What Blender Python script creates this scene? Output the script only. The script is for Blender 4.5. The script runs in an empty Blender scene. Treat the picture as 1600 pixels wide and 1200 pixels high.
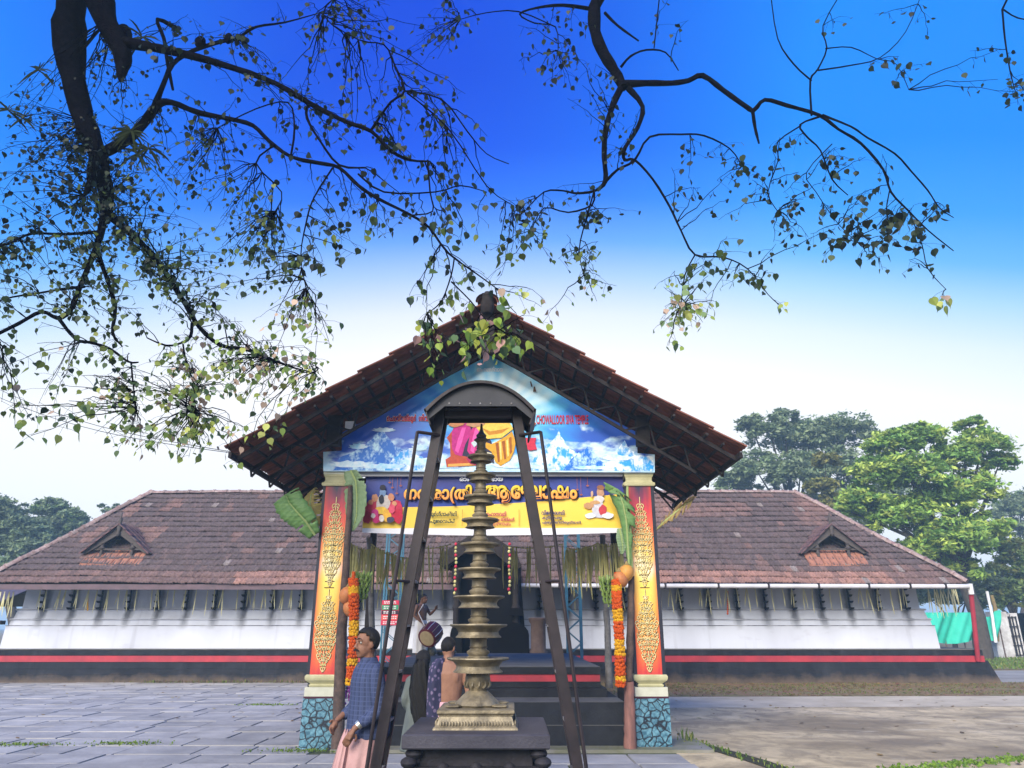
import bpy, bmesh, math, random
import numpy as np
from mathutils import Vector, Matrix, noise as mnoise

R = math.radians
sc = bpy.context.scene
COL = sc.collection
random.seed(7)
rng = np.random.default_rng(7)

# ------------------------------------------------------------------ camera
CAM_H = 1.8
FPX = 1100.0                      # focal length in photograph pixels (1600 wide)
PITCH = math.atan(380 / FPX)
cam_d = bpy.data.cameras.new('camera')
cam_d.sensor_width = 36
cam_d.lens = FPX / 1600 * 36
cam_d.clip_start = 0.05
cam_d.clip_end = 2000
cam = bpy.data.objects.new('camera', cam_d)
COL.objects.link(cam)
cam.location = (0, 0, CAM_H)
cam.rotation_euler = (R(90) + PITCH, 0, 0)
sc.camera = cam

# ------------------------------------------------------------------ sky and sun
SUN_AZ, SUN_EL = R(204), R(32)    # behind the camera, a little to the left; hazy
w = bpy.data.worlds.new('World')
sc.world = w
w.use_nodes = True
nt = w.node_tree
nt.nodes.clear()


def srgb(r, g, b):
    def c(v):
        v /= 255.0
        return v / 12.92 if v <= .04045 else ((v + .055) / 1.055) ** 2.4
    return (c(r), c(g), c(b), 1)


def N(t, kind, **kw):
    n = t.nodes.new(kind)
    for k, v in kw.items():
        setattr(n, k, v)
    return n


def ramp(t, stops, fac=None, interp='LINEAR'):
    n = t.nodes.new('ShaderNodeValToRGB')
    n.color_ramp.interpolation = interp
    el = n.color_ramp.elements
    el[0].position, el[0].color = stops[0]
    el[1].position, el[1].color = stops[-1]
    for p, c in stops[1:-1]:
        e = el.new(p)
        e.color = c
    if fac is not None:
        t.links.new(fac, n.inputs[0])
    return n


def math_n(t, op, a, b=None, clamp=False):
    n = t.nodes.new('ShaderNodeMath')
    n.operation = op
    n.use_clamp = clamp
    for i, v in enumerate((a, b)):
        if v is None:
            continue
        if isinstance(v, (int, float)):
            n.inputs[i].default_value = v
        else:
            t.links.new(v, n.inputs[i])
    return n.outputs[0]


def mixc(t, fac, a, b, blend='MIX'):
    n = t.nodes.new('ShaderNodeMix')
    n.data_type = 'RGBA'
    n.blend_type = blend
    for i, v in ((0, fac), (6, a), (7, b)):
        if isinstance(v, (int, float)):
            n.inputs[i].default_value = v
        elif isinstance(v, (tuple, list)):
            n.inputs[i].default_value = tuple(v) if len(v) == 4 else (*v, 1)
        else:
            t.links.new(v, n.inputs[i])
    return n.outputs[2]


tc = N(nt, 'ShaderNodeTexCoord')
sp = N(nt, 'ShaderNodeSeparateXYZ')
nt.links.new(tc.outputs['Generated'], sp.inputs[0])
x2 = math_n(nt, 'MULTIPLY', sp.outputs[0], sp.outputs[0])
s = math_n(nt, 'ADD', sp.outputs[2], math_n(nt, 'MULTIPLY', x2, .36))
mid = ramp(nt, [(0.0, srgb(250, 251, 255)), (.36, srgb(252, 252, 255)), (.42, srgb(226, 234, 254)),
                (.47, srgb(168, 200, 252)), (.51, srgb(104, 162, 250)), (.56, srgb(40, 112, 242)),
                (.61, srgb(8, 82, 230)), (.68, srgb(0, 70, 218)), (1.0, srgb(0, 60, 204))], s)
side = ramp(nt, [(0.0, srgb(248, 251, 255)), (.36, srgb(250, 252, 255)), (.42, srgb(224, 238, 255)),
                 (.47, srgb(172, 214, 255)), (.51, srgb(106, 182, 255)), (.56, srgb(60, 158, 255)),
                 (.63, srgb(20, 138, 252)), (1.0, srgb(10, 126, 244))], s)
xs_ = math_n(nt, 'ADD', sp.outputs[0], .13)
sfac = math_n(nt, 'MULTIPLY', math_n(nt, 'MULTIPLY', xs_, xs_), 4.2, clamp=True)
skyc = mixc(nt, sfac, mid.outputs[0], side.outputs[0])
nish = N(nt, 'ShaderNodeTexSky', sky_type='NISHITA', sun_disc=False,
         sun_elevation=SUN_EL, sun_rotation=SUN_AZ)
nish_s = mixc(nt, 1.0, nish.outputs[0], (.1, .1, .1, 1), 'MULTIPLY')
final = mixc(nt, .02, skyc, nish_s)
bg = N(nt, 'ShaderNodeBackground')
bg.inputs[1].default_value = 0.76
nt.links.new(final, bg.inputs[0])
wo = N(nt, 'ShaderNodeOutputWorld')
nt.links.new(bg.outputs[0], wo.inputs[0])

sun_d = bpy.data.lights.new('sun', 'SUN')
sun_d.energy = 4.9
sun_d.angle = R(40)
sun_d.color = (1.0, .92, .79)
sun = bpy.data.objects.new('sun', sun_d)
COL.objects.link(sun)
sun.location = (-10, -10, 30)
sd = Vector((math.sin(SUN_AZ) * math.cos(SUN_EL), math.cos(SUN_AZ) * math.cos(SUN_EL), math.sin(SUN_EL)))
sun.rotation_euler = sd.to_track_quat('Z', 'Y').to_euler()

sc.view_settings.view_transform = 'Standard'
sc.view_settings.look = 'None'
sc.view_settings.gamma = 1
sc.view_settings.exposure = 0.66
sc.view_settings.use_curve_mapping = False

# ------------------------------------------------------------------ helpers
CP, SP = math.cos(PITCH), math.sin(PITCH)


def ray(x, y):
    u, v = (x - 800) / FPX, (600 - y) / FPX
    return u, CP - v * SP, SP + v * CP


def P(x, y, d):
    """point seen at photograph position (x, y) at a depth of d metres"""
    u, a, b = ray(x, y)
    t = d / a
    return Vector((u * t, d, CAM_H + b * t))


def G(x, y, z=0.0):
    u, a, b = ray(x, y)
    t = (z - CAM_H) / b
    return Vector((u * t, a * t, z))


def px(n, d):
    return n * d / FPX


def tag(o, label=None, cat=None, group=None, kind=None):
    if label:
        o['label'] = label
    if cat:
        o['category'] = cat
    if group:
        o['group'] = group
    if kind:
        o['kind'] = kind
    return o


def root_loc(o):
    v = Vector((0, 0, 0))
    while o is not None:
        v += o.location
        o = o.parent
    return v


def empty(name, loc, label, cat, group=None):
    o = bpy.data.objects.new(name, None)
    o.empty_display_size = .2
    COL.objects.link(o)
    o.location = loc
    return tag(o, label, cat, group)


def link(name, me, parent=None, loc=(0, 0, 0)):
    o = bpy.data.objects.new(name, me)
    COL.objects.link(o)
    o.parent = parent
    o.location = loc
    return o


def copy_tree(o, parent=None):
    c = o.copy()
    COL.objects.link(c)
    c.parent = parent
    for ch in list(o.children):
        copy_tree(ch, c)
    return c


class MB:
    """collects faces for one mesh object"""

    def __init__(self):
        self.v, self.f, self.m, self.c = [], [], [], []

    def add(self, vs, fs, mat=0, col=None):
        b = len(self.v)
        self.v += [tuple(p) for p in vs]
        for q in fs:
            self.f.append(tuple(b + i for i in q))
            self.m.append(mat)
            self.c.append(col)
        return self

    def box(self, x0, x1, y0, y1, z0, z1, mat=0):
        vs = [(x, y, z) for z in (z0, z1) for y in (y0, y1) for x in (x0, x1)]
        return self.add(vs, [(0, 2, 3, 1), (4, 5, 7, 6), (0, 1, 5, 4), (1, 3, 7, 5), (3, 2, 6, 7), (2, 0, 4, 6)], mat)

    def bar(self, p0, p1, w, h=None, mat=0, up=(0, 0, 1)):
        h = w if h is None else h
        p0, p1 = Vector(p0), Vector(p1)
        t = (p1 - p0).normalized()
        up = Vector(up)
        if abs(t.dot(up)) > .98:
            up = Vector((0, 1, 0))
        s = t.cross(up).normalized()
        n = s.cross(t).normalized()
        vs = [p + s * a * w / 2 + n * b * h / 2 for p in (p0, p1) for a, b in ((-1, -1), (1, -1), (1, 1), (-1, 1))]
        return self.add(vs, [(0, 1, 2, 3), (7, 6, 5, 4), (0, 4, 5, 1), (1, 5, 6, 2), (2, 6, 7, 3), (3, 7, 4, 0)], mat)

    def tube(self, path, rad, n=8, mat=0, cap=True, flat=1.0):
        path = [Vector(p) for p in path]
        if isinstance(rad, (int, float)):
            rad = [rad] * len(path)
        vs, fs = [], []
        ref = None
        for i, p in enumerate(path):
            t = (path[min(i + 1, len(path) - 1)] - path[max(i - 1, 0)])
            t = t.normalized() if t.length > 1e-9 else Vector((0, 0, 1))
            if ref is None:
                ref = Vector((0, 1, 0)) if abs(t.y) < .9 else Vector((1, 0, 0))
            a = t.cross(ref)
            a = a.normalized() if a.length > 1e-6 else t.orthogonal().normalized()
            b = a.cross(t).normalized()
            ref = b
            ref = t.cross(a) * -1
            for k in range(n):
                g = 2 * math.pi * k / n
                vs.append(p + (a * math.cos(g) + b * math.sin(g) * flat) * rad[i])
        for i in range(len(path) - 1):
            for k in range(n):
                k2 = (k + 1) % n
                fs.append((i * n + k, i * n + k2, (i + 1) * n + k2, (i + 1) * n + k))
        if cap:
            fs.append(tuple(range(n - 1, -1, -1)))
            fs.append(tuple(range((len(path) - 1) * n, len(path) * n)))
        return self.add(vs, fs, mat)

    def lathe(self, prof, n=24, c=(0, 0, 0), mat=0, scallop=None):
        vs, fs = [], []
        for j, (r, z) in enumerate(prof):
            for k in range(n):
                g = 2 * math.pi * k / n
                rr = r * (1 + (scallop[1] * math.cos(scallop[0] * g) if scallop and j in scallop[2] else 0))
                vs.append((c[0] + rr * math.cos(g), c[1] + rr * math.sin(g), c[2] + z))
        for i in range(len(prof) - 1):
            for k in range(n):
                k2 = (k + 1) % n
                fs.append((i * n + k, i * n + k2, (i + 1) * n + k2, (i + 1) * n + k))
        fs.append(tuple(range(n - 1, -1, -1)))
        fs.append(tuple(range((len(prof) - 1) * n, len(prof) * n)))
        return self.add(vs, fs, mat)

    def rings(self, rs, mat=0, cap=True):
        n = len(rs[0])
        vs = [p for r_ in rs for p in r_]
        fs = []
        for i in range(len(rs) - 1):
            for k in range(n):
                k2 = (k + 1) % n
                fs.append((i * n + k, i * n + k2, (i + 1) * n + k2, (i + 1) * n + k))
        if cap:
            fs.append(tuple(range(n - 1, -1, -1)))
            fs.append(tuple(range((len(rs) - 1) * n, len(rs) * n)))
        return self.add(vs, fs, mat)

    def ball(self, c, r, n=10, m=7, mat=0):
        r = (r, r, r) if isinstance(r, (int, float)) else r
        rs = []
        for j in range(m + 1):
            a = -math.pi / 2 + math.pi * (j + .02) / (m + .04)
            rs.append([(c[0] + r[0] * math.cos(a) * math.cos(2 * math.pi * k / n),
                        c[1] + r[1] * math.cos(a) * math.sin(2 * math.pi * k / n),
                        c[2] + r[2] * math.sin(a)) for k in range(n)])
        return self.rings(rs, mat)

    def prism(self, poly, y0, y1, mat=0):
        """polygon of (x, z) extruded along y"""
        n = len(poly)
        vs = [(x, y0, z) for x, z in poly] + [(x, y1, z) for x, z in poly]
        fs = [tuple(range(n)), tuple(range(2 * n - 1, n - 1, -1))]
        fs += [(i, i + n, (i + 1) % n + n, (i + 1) % n) for i in range(n)]
        return self.add(vs, fs, mat)

    def mesh(self, name, mats, off=(0, 0, 0), smooth=False):
        me = bpy.data.meshes.new(name)
        ox, oy, oz = off
        me.from_pydata([(a - ox, b - oy, c - oz) for a, b, c in self.v], [], self.f)
        for m_ in (mats if isinstance(mats, (list, tuple)) else [mats]):
            if m_ is not None:
                me.materials.append(m_)
        if any(self.m):
            me.polygons.foreach_set('material_index', self.m)
        if any(c is not None for c in self.c):
            at = me.color_attributes.new('Col', 'FLOAT_COLOR', 'CORNER')
            buf = []
            for f_, c in zip(self.f, self.c):
                buf += list(c if c is not None else (1, 1, 1, 1)) * len(f_)
            at.data.foreach_set('color', buf)
        bm = bmesh.new()
        bm.from_mesh(me)
        bmesh.ops.recalc_face_normals(bm, faces=bm.faces)
        bm.to_mesh(me)
        bm.free()
        if smooth:
            me.polygons.foreach_set('use_smooth', [True] * len(me.polygons))
            if smooth != 'all':
                try:
                    me.set_sharp_from_angle(angle=R(40))
                except Exception:
                    pass
        return me

    def build(self, name, mats, parent=None, smooth=False, origin=None):
        if parent is not None:
            return link(name, self.mesh(name, mats, root_loc(parent), smooth), parent)
        o = origin if origin is not None else (0, 0, 0)
        return link(name, self.mesh(name, mats, o, smooth), None, o)


def np_mesh(name, V, F, mats, cols=None, smooth=False):
    """V (n,3), F (m,k) arrays; cols (m,4) face colours"""
    me = bpy.data.meshes.new(name)
    V = np.asarray(V, dtype=np.float32)
    F = np.asarray(F, dtype=np.int32)
    m, k = F.shape
    me.vertices.add(len(V))
    me.vertices.foreach_set('co', V.ravel())
    me.loops.add(m * k)
    me.loops.foreach_set('vertex_index', F.ravel())
    me.polygons.add(m)
    me.polygons.foreach_set('loop_start', np.arange(m, dtype=np.int32) * k)
    me.update(calc_edges=True)
    me.validate()
    for m_ in (mats if isinstance(mats, (list, tuple)) else [mats]):
        me.materials.append(m_)
    if cols is not None:
        at = me.color_attributes.new('Col', 'FLOAT_COLOR', 'CORNER')
        at.data.foreach_set('color', np.repeat(np.asarray(cols, dtype=np.float32), k, axis=0).ravel())
    if smooth:
        me.polygons.foreach_set('use_smooth', np.ones(m, dtype=bool))
    return me


# ------------------------------------------------------------------ materials
def mat(name, c1, c2=None, scale=4.0, rough=.8, bump=.0, bscale=60.0, metal=0.0, spec=.3, attr=None,
        stretch=None, contrast=(.35, .65), detail=8, rnd=0.0):
    m = bpy.data.materials.new(name)
    m.use_nodes = True
    t = m.node_tree
    b = t.nodes['Principled BSDF']
    b.inputs['Roughness'].default_value = rough
    b.inputs['Metallic'].default_value = metal
    b.inputs['Specular IOR Level'].default_value = spec
    tcn = N(t, 'ShaderNodeTexCoord')
    co = tcn.outputs['Object']
    if rnd:
        oi = N(t, 'ShaderNodeObjectInfo')
        va = N(t, 'ShaderNodeVectorMath', operation='ADD')
        cx = N(t, 'ShaderNodeCombineXYZ')
        r10 = math_n(t, 'MULTIPLY', oi.outputs['Random'], 37.0)
        for i in range(3):
            t.links.new(r10, cx.inputs[i])
        t.links.new(co, va.inputs[0])
        t.links.new(cx.outputs[0], va.inputs[1])
        co = va.outputs[0]
    if stretch:
        mp = N(t, 'ShaderNodeMapping')
        mp.inputs['Scale'].default_value = stretch
        t.links.new(co, mp.inputs[0])
        co = mp.outputs[0]
    c1 = tuple(c1[:3]) + (1,)
    if attr:
        an = N(t, 'ShaderNodeVertexColor', layer_name=attr)
        base = an.outputs[0]
    else:
        base = c1
    if c2 is not None:
        nz = N(t, 'ShaderNodeTexNoise')
        nz.inputs['Scale'].default_value = scale
        nz.inputs['Detail'].default_value = detail
        nz.inputs['Roughness'].default_value = .62
        t.links.new(co, nz.inputs['Vector'])
        rp = ramp(t, [(contrast[0], (0, 0, 0, 1)), (contrast[1], (1, 1, 1, 1))], nz.outputs[0])
        if attr:
            col = mixc(t, rp.outputs[0], base, mixc(t, 1.0, base, c2, 'MULTIPLY'))
        else:
            col = mixc(t, rp.outputs[0], base, c2)
    else:
        col = base
    if rnd:
        hs = N(t, 'ShaderNodeHueSaturation')
        rv = math_n(t, 'ADD', math_n(t, 'MULTIPLY', oi.outputs['Random'], rnd), 1 - rnd / 2)
        t.links.new(rv, hs.inputs['Value'])
        if isinstance(col, tuple):
            hs.inputs['Color'].default_value = col
        else:
            t.links.new(col, hs.inputs['Color'])
        col = hs.outputs[0]
    if isinstance(col, tuple):
        b.inputs['Base Color'].default_value = col
    else:
        t.links.new(col, b.inputs['Base Color'])
    if bump:
        n2 = N(t, 'ShaderNodeTexNoise')
        n2.inputs['Scale'].default_value = bscale
        n2.inputs['Detail'].default_value = 6
        t.links.new(co, n2.inputs['Vector'])
        bp = N(t, 'ShaderNodeBump')
        bp.inputs['Strength'].default_value = bump
        bp.inputs['Distance'].default_value = .02
        t.links.new(n2.outputs[0], bp.inputs['Height'])
        t.links.new(bp.outputs[0], b.inputs['Normal'])
    return m


def leaf_mat(name, attr='Col', transl=.35, rough=.5):
    m = bpy.data.materials.new(name)
    m.use_nodes = True
    t = m.node_tree
    b = t.nodes['Principled BSDF']
    b.inputs['Roughness'].default_value = rough
    b.inputs['Specular IOR Level'].default_value = .25
    an = N(t, 'ShaderNodeVertexColor', layer_name=attr)
    t.links.new(an.outputs[0], b.inputs['Base Color'])
    tr = N(t, 'ShaderNodeBsdfTranslucent')
    t.links.new(an.outputs[0], tr.inputs[0])
    mx = N(t, 'ShaderNodeMixShader')
    mx.inputs[0].default_value = transl
    t.links.new(b.outputs[0], mx.inputs[1])
    t.links.new(tr.outputs[0], mx.inputs[2])
    t.links.new(mx.outputs[0], t.nodes['Material Output'].inputs[0])
    return m


M = {}
M['soil'] = mat('soil', (.22, .125, .075), (.17, .16, .06), 1.3, .95, .6, 30)
M['lawn'] = mat('lawn_soil', (.14, .15, .05), (.22, .17, .09), 1.1, .95, .5, 30)
M['path'] = mat('path', (.30, .29, .27), (.2, .19, .18), .8, .9, .3, 40)
M['tile'] = mat('roof_tile', (1, 1, 1), (.50, .46, .48), 14, .85, .35, 70, attr='Col')
M['tile_cap'] = mat('ridge_cap', (.17, .10, .10), (.30, .24, .22), 9, .9, .4, 50, rnd=.5)
M['tile_pav'] = mat('pavilion_tile', (.24, .085, .055), (.12, .05, .04), 6, .85, .3, 60, rnd=.7)
M['wood_dark'] = mat('dark_wood', (.016, .013, .013), (.034, .027, .024), 12, .9, .3, 50)
M['wood_grey'] = mat('weathered_wood', (.10, .085, .08), (.045, .04, .04), 14, .85, .4, 60, stretch=(1, 1, 6))
M['orange_panel'] = mat('clean_tile', (.36, .16, .105), (.20, .095, .075), 6, .85, .3, 60)
M['fascia'] = mat('fascia', (.13, .085, .10), (.09, .065, .075), 3, .7, .2, 40)
M['gutter'] = mat('gutter', (.58, .58, .62), (.42, .42, .45), 2, .45, .05, 40)
M['black_stone'] = mat('black_plinth', (.012, .013, .018), (.026, .028, .033), 1.6, .8, .35, 22, spec=.15)
M['red_band'] = mat('red_band', (.40, .035, .05), (.27, .03, .045), 2.5, .6, .15, 40)
M['grey_slab'] = mat('worn_slab', (.12, .118, .115), (.075, .074, .074), 2.5, .85, .3, 40)
M['steel_dark'] = mat('dark_steel', (.020, .017, .019), (.036, .030, .031), 8, .7, .1, 50, spec=.15)
M['iron_paint'] = mat('painted_iron', (.012, .009, .012), (.028, .020, .023), 5, .5, .06, 40, spec=.3)
M['iron_hood'] = mat('hood_sheet', (.024, .026, .034), (.036, .038, .046), 3, .55, .05, 40, spec=.3)
M['rung'] = mat('worn_rung', (.33, .33, .35), (.14, .13, .13), 7, .5, .1, 40)
M['bronze'] = mat('aged_bronze', (.27, .225, .145), (.11, .092, .062), 9, .5, .3, 40, metal=.25, spec=.4)
M['table'] = mat('table_stone', (.030, .029, .042), (.052, .050, .066), 3, .55, .2, 40, spec=.3)
M['table_base'] = mat('carved_stone', (.012, .0115, .016), (.026, .024, .031), 6, .75, .4, 30)
M['cream'] = mat('cream_print', (.52, .49, .29), (.38, .36, .20), 4, .5)
M['cream_light'] = mat('cream_light', (.60, .60, .49), (.48, .48, .38), 4, .5)
M['board'] = mat('dark_board', (.018, .020, .032), (.03, .03, .045), 4, .45)
M['white_pvc'] = mat('white_edge', (.72, .72, .72), (.6, .6, .62), 3, .5)
M['blue_steel'] = mat('blue_steel', (.04, .16, .24), (.035, .11, .17), 6, .5, .1, 40)
M['lamp_black'] = mat('soot_and_shade_black', (.008, .008, .009), None, rough=.9, spec=.05)
M['palm'] = mat('palm_strip', (.52, .47, .20), (.60, .58, .36), 5, .6, rnd=.4)
M['palm_dry'] = mat('palm_fringe', (.62, .55, .22), (.46, .42, .16), 9, .7, rnd=.5)
M['banana'] = mat('banana_leaf', (.10, .21, .07), (.16, .29, .09), 3, .4, .3, 30, stretch=(1, 1, 8))
M['banana_pale'] = mat('banana_leaf_back', (.16, .24, .13), (.20, .29, .16), 3, .5, .3, 30)
M['banana_rib'] = mat('banana_rib', (.30, .38, .14), None, rough=.5)
M['banana_dry'] = mat('dry_leaf', (.20, .13, .065), (.33, .25, .09), 7, .8, .4, 30)
M['banana_yellow'] = mat('yellowing_leaf', (.42, .37, .10), (.30, .22, .08), 7, .7, .3, 30)
M['stem'] = mat('banana_stem', (.30, .14, .11), (.17, .085, .07), 5, .7, .3, 40, stretch=(3, 3, .6))
M['pole'] = mat('bark_pole', (.13, .085, .07), (.06, .045, .04), 9, .85, .5, 40)
M['pole_grey'] = mat('grey_pole', (.20, .19, .19), (.10, .095, .095), 9, .8, .3, 40)
M['fruit'] = mat('green_banana', (.14, .22, .045), (.20, .29, .07), 8, .5)
M['coconut'] = mat('king_coconut', (.52, .19, .06), (.40, .15, .06), 5, .5, .1, 30)
M['coconut_y'] = mat('yellow_coconut', (.60, .30, .06), (.50, .22, .06), 5, .5, .1, 30)
M['mar_o'] = mat('marigold_orange', (.68, .11, .008), (.50, .06, .006), 40, .8, .8, 90)
M['mar_y'] = mat('marigold_yellow', (.76, .42, .01), (.62, .29, .008), 40, .8, .8, 90)
M['net'] = mat('shade_net', (.02, .37, .27), (.03, .45, .34), 1.5, .7, .1, 200)
M['wall_old'] = mat('old_limewash', (.62, .62, .62), (.36, .34, .33), 2.2, .9, .3, 30)
M['wall_blue'] = mat('blue_limewash', (.20, .42, .52), (.40, .50, .54), 2.2, .9)
M['post_red'] = mat('post_red', (.42, .045, .075), (.32, .04, .06), 4, .5)
M['white_paint'] = mat('white_paint', (.72, .72, .73), (.6, .6, .62), 4, .5)
M['bark'] = mat('bark', (.0022, .0022, .0045), (.0065, .006, .0095), 14, 1.0, 1.0, 30, spec=.0)  # near-black: the backlit silhouette of the limbs is put into the colour
M['bark_bg'] = mat('bark_far', (.045, .036, .03), (.075, .062, .05), 6, .9, .4, 20)
M['leaf'] = leaf_mat('peepal_leaf', transl=.30)
M['leaf_bg'] = leaf_mat('tree_leaf', transl=.30, rough=.6)
M['grassm'] = leaf_mat('grass_blade', transl=.3, rough=.7)
M['bromeliad'] = mat('epiphyte_leaf', (.015, .022, .010), (.024, .034, .014), 6, .8, spec=.05)
M['skin_a'] = mat('skin', (.21, .105, .068), (.165, .08, .052), 14, .6, .15, 90, spec=.25)
M['skin_b'] = mat('skin_bare', (.29, .15, .098), (.235, .118, .077), 12, .6, .15, 90, spec=.25)
M['skin_c'] = mat('skin_dark', (.20, .10, .065), (.16, .08, .05), 9, .5)
M['hair'] = mat('hair', (.007, .0065, .007), (.018, .016, .016), 40, .5, .5, 60, stretch=(6, 6, 1), spec=.2)
M['mundu_pink'] = mat('pink_cloth', (.47, .29, .285), (.37, .21, .21), 5, .85, .3, 120)
M['mundu_white'] = mat('white_cloth', (.70, .68, .66), (.6, .58, .57), 5, .85, .2, 120)
M['pink_stripe'] = mat('pink_waist', (.56, .25, .34), (.62, .42, .46), 30, .8, stretch=(.3, .3, 5))
M['kurta'] = mat('grey_green_cloth', (.12, .14, .135), (.085, .10, .098), 5, .85, .3, 120)
M['black_cloth'] = mat('black_cloth', (.015, .015, .017), None, rough=.9)
M['eye_white'] = mat('eye_white', (.36, .33, .30), None, rough=.3)
M['drum_red'] = mat('drum_shell', (.13, .012, .018), (.09, .01, .014), 9, .35)
M['drum_skin'] = mat('drum_skin', (.50, .38, .20), (.38, .27, .13), 6, .6)
M['metal'] = mat('watch_metal', (.6, .58, .52), None, rough=.3, metal=.8)
M['lilac'] = mat('lilac_flower', (.42, .12, .42), None, rough=.7)
M['red_flower'] = mat('red_flower', (.50, .02, .05), None, rough=.7)
M['stone_box'] = mat('brown_stone', (.13, .08, .055), (.20, .13, .09), 5, .8, .4, 30)
M['tin'] = mat('tin_roof', (.10, .08, .10), (.07, .06, .075), 3, .6)


def plaid_mat():
    m = bpy.data.materials.new('blue_plaid')
    m.use_nodes = True
    t = m.node_tree
    b = t.nodes['Principled BSDF']
    b.inputs['Roughness'].default_value = .85
    tcn = N(t, 'ShaderNodeTexCoord')
    spn = N(t, 'ShaderNodeSeparateXYZ')
    t.links.new(tcn.outputs['Object'], spn.inputs[0])
    ang = math_n(t, 'ADD', spn.outputs[0], math_n(t, 'MULTIPLY', spn.outputs[1], .7))

    def line(v, fr, wd):
        return math_n(t, 'LESS_THAN', math_n(t, 'FRACT', math_n(t, 'MULTIPLY', v, fr)), wd)
    a = line(ang, 30, .2)
    c = line(spn.outputs[2], 27, .2)
    st = math_n(t, 'ADD', a, c, clamp=True)
    d = line(ang, 15, .45)
    base = mixc(t, d, (.016, .027, .075, 1), (.027, .042, .11, 1))
    col = mixc(t, math_n(t, 'MULTIPLY', st, .6), base, (.055, .075, .16, 1))
    t.links.new(col, b.inputs['Base Color'])
    return m


def blotch_mat(name, ca, cb, cc, scale):
    m = bpy.data.materials.new(name)
    m.use_nodes = True
    t = m.node_tree
    b = t.nodes['Principled BSDF']
    b.inputs['Roughness'].default_value = .85
    tcn = N(t, 'ShaderNodeTexCoord')
    v = N(t, 'ShaderNodeTexVoronoi')
    v.inputs['Scale'].default_value = scale
    t.links.new(tcn.outputs['Object'], v.inputs['Vector'])
    rp = ramp(t, [(0, (*cb, 1)), (.28, (*cb, 1)), (.36, (*cc, 1)), (.42, (*ca, 1)), (1, (*ca, 1))], v.outputs['Distance'])
    t.links.new(rp.outputs[0], b.inputs['Base Color'])
    return m


M['plaid'] = plaid_mat()
M['shawl'] = blotch_mat('printed_shawl', (.022, .022, .06), (.16, .12, .20), (.06, .05, .12), 18)


def flame_mat(z0, z1):
    """printed column: red at the ends, orange, a pale yellow glow round the middle"""
    m = bpy.data.materials.new('flame_print')
    m.use_nodes = True
    t = m.node_tree
    b = t.nodes['Principled BSDF']
    b.inputs['Roughness'].default_value = .45
    tcn = N(t, 'ShaderNodeTexCoord')
    spn = N(t, 'ShaderNodeSeparateXYZ')
    t.links.new(tcn.outputs['Object'], spn.inputs[0])
    mp = N(t, 'ShaderNodeMapping')
    mp.inputs['Scale'].default_value = (9, 9, .9)
    t.links.new(tcn.outputs['Object'], mp.inputs[0])
    nz = N(t, 'ShaderNodeTexNoise')
    nz.inputs['Scale'].default_value = 1.0
    nz.inputs['Detail'].default_value = 5
    t.links.new(mp.outputs[0], nz.inputs['Vector'])
    h = math_n(t, 'DIVIDE', math_n(t, 'SUBTRACT', spn.outputs[2], z0), z1 - z0)
    edge = math_n(t, 'MULTIPLY', math_n(t, 'ABSOLUTE', spn.outputs[0]), .10)
    # distance from centre increases towards red
    h2 = math_n(t, 'ADD', h, math_n(t, 'MULTIPLY', math_n(t, 'SUBTRACT', nz.outputs[0], .5), .22))
    rp = ramp(t, [(0, srgb(190, 50, 60)), (.06, srgb(225, 95, 55)), (.18, srgb(240, 150, 60)), (.32, srgb(245, 195, 80)),
                  (.48, srgb(250, 225, 100)), (.56, srgb(250, 240, 205)), (.62, srgb(250, 220, 110)),
                  (.70, srgb(242, 170, 74)), (.78, srgb(228, 104, 68)), (.86, srgb(196, 48, 66)), (.94, srgb(120, 38, 72)), (1, srgb(40, 40, 68))], h2)
    red = mixc(t, math_n(t, 'MULTIPLY', math_n(t, 'POWER', math_n(t, 'MULTIPLY', math_n(t, 'ABSOLUTE', spn.outputs[0]), 4.6), 2.6), .95, clamp=True),
               rp.outputs[0], srgb(206, 62, 44))
    t.links.new(red, b.inputs['Base Color'])
    return m


def stone_print_mat():
    m = bpy.data.materials.new('stone_print')
    m.use_nodes = True
    t = m.node_tree
    b = t.nodes['Principled BSDF']
    b.inputs['Roughness'].default_value = .45
    tcn = N(t, 'ShaderNodeTexCoord')
    v = N(t, 'ShaderNodeTexVoronoi', feature='DISTANCE_TO_EDGE')
    v.inputs['Scale'].default_value = 7.6
    nd_ = N(t, 'ShaderNodeTexNoise')
    nd_.inputs['Scale'].default_value = 9
    t.links.new(tcn.outputs['Object'], nd_.inputs['Vector'])
    vm = N(t, 'ShaderNodeVectorMath', operation='MULTIPLY_ADD')
    t.links.new(nd_.outputs['Color'], vm.inputs[0])
    vm.inputs[1].default_value = (.07, .07, .07)
    t.links.new(tcn.outputs['Object'], vm.inputs[2])
    t.links.new(vm.outputs[0], v.inputs['Vector'])
    nz = N(t, 'ShaderNodeTexNoise')
    nz.inputs['Scale'].default_value = 22
    nz.inputs['Detail'].default_value = 6
    t.links.new(tcn.outputs['Object'], nz.inputs['Vector'])
    st = mixc(t, ramp(t, [(.35, (0, 0, 0, 1)), (.65, (1, 1, 1, 1))], nz.outputs[0]).outputs[0],
              srgb(46, 92, 112), srgb(104, 152, 168))
    rp = ramp(t, [(.03, (0, 0, 0, 1)), (.085, (1, 1, 1, 1))], v.outputs['Distance'])
    t.links.new(mixc(t, rp.outputs[0], srgb(14, 20, 34), st), b.inputs['Base Color'])
    return m


M['stone_print'] = stone_print_mat()


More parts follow.
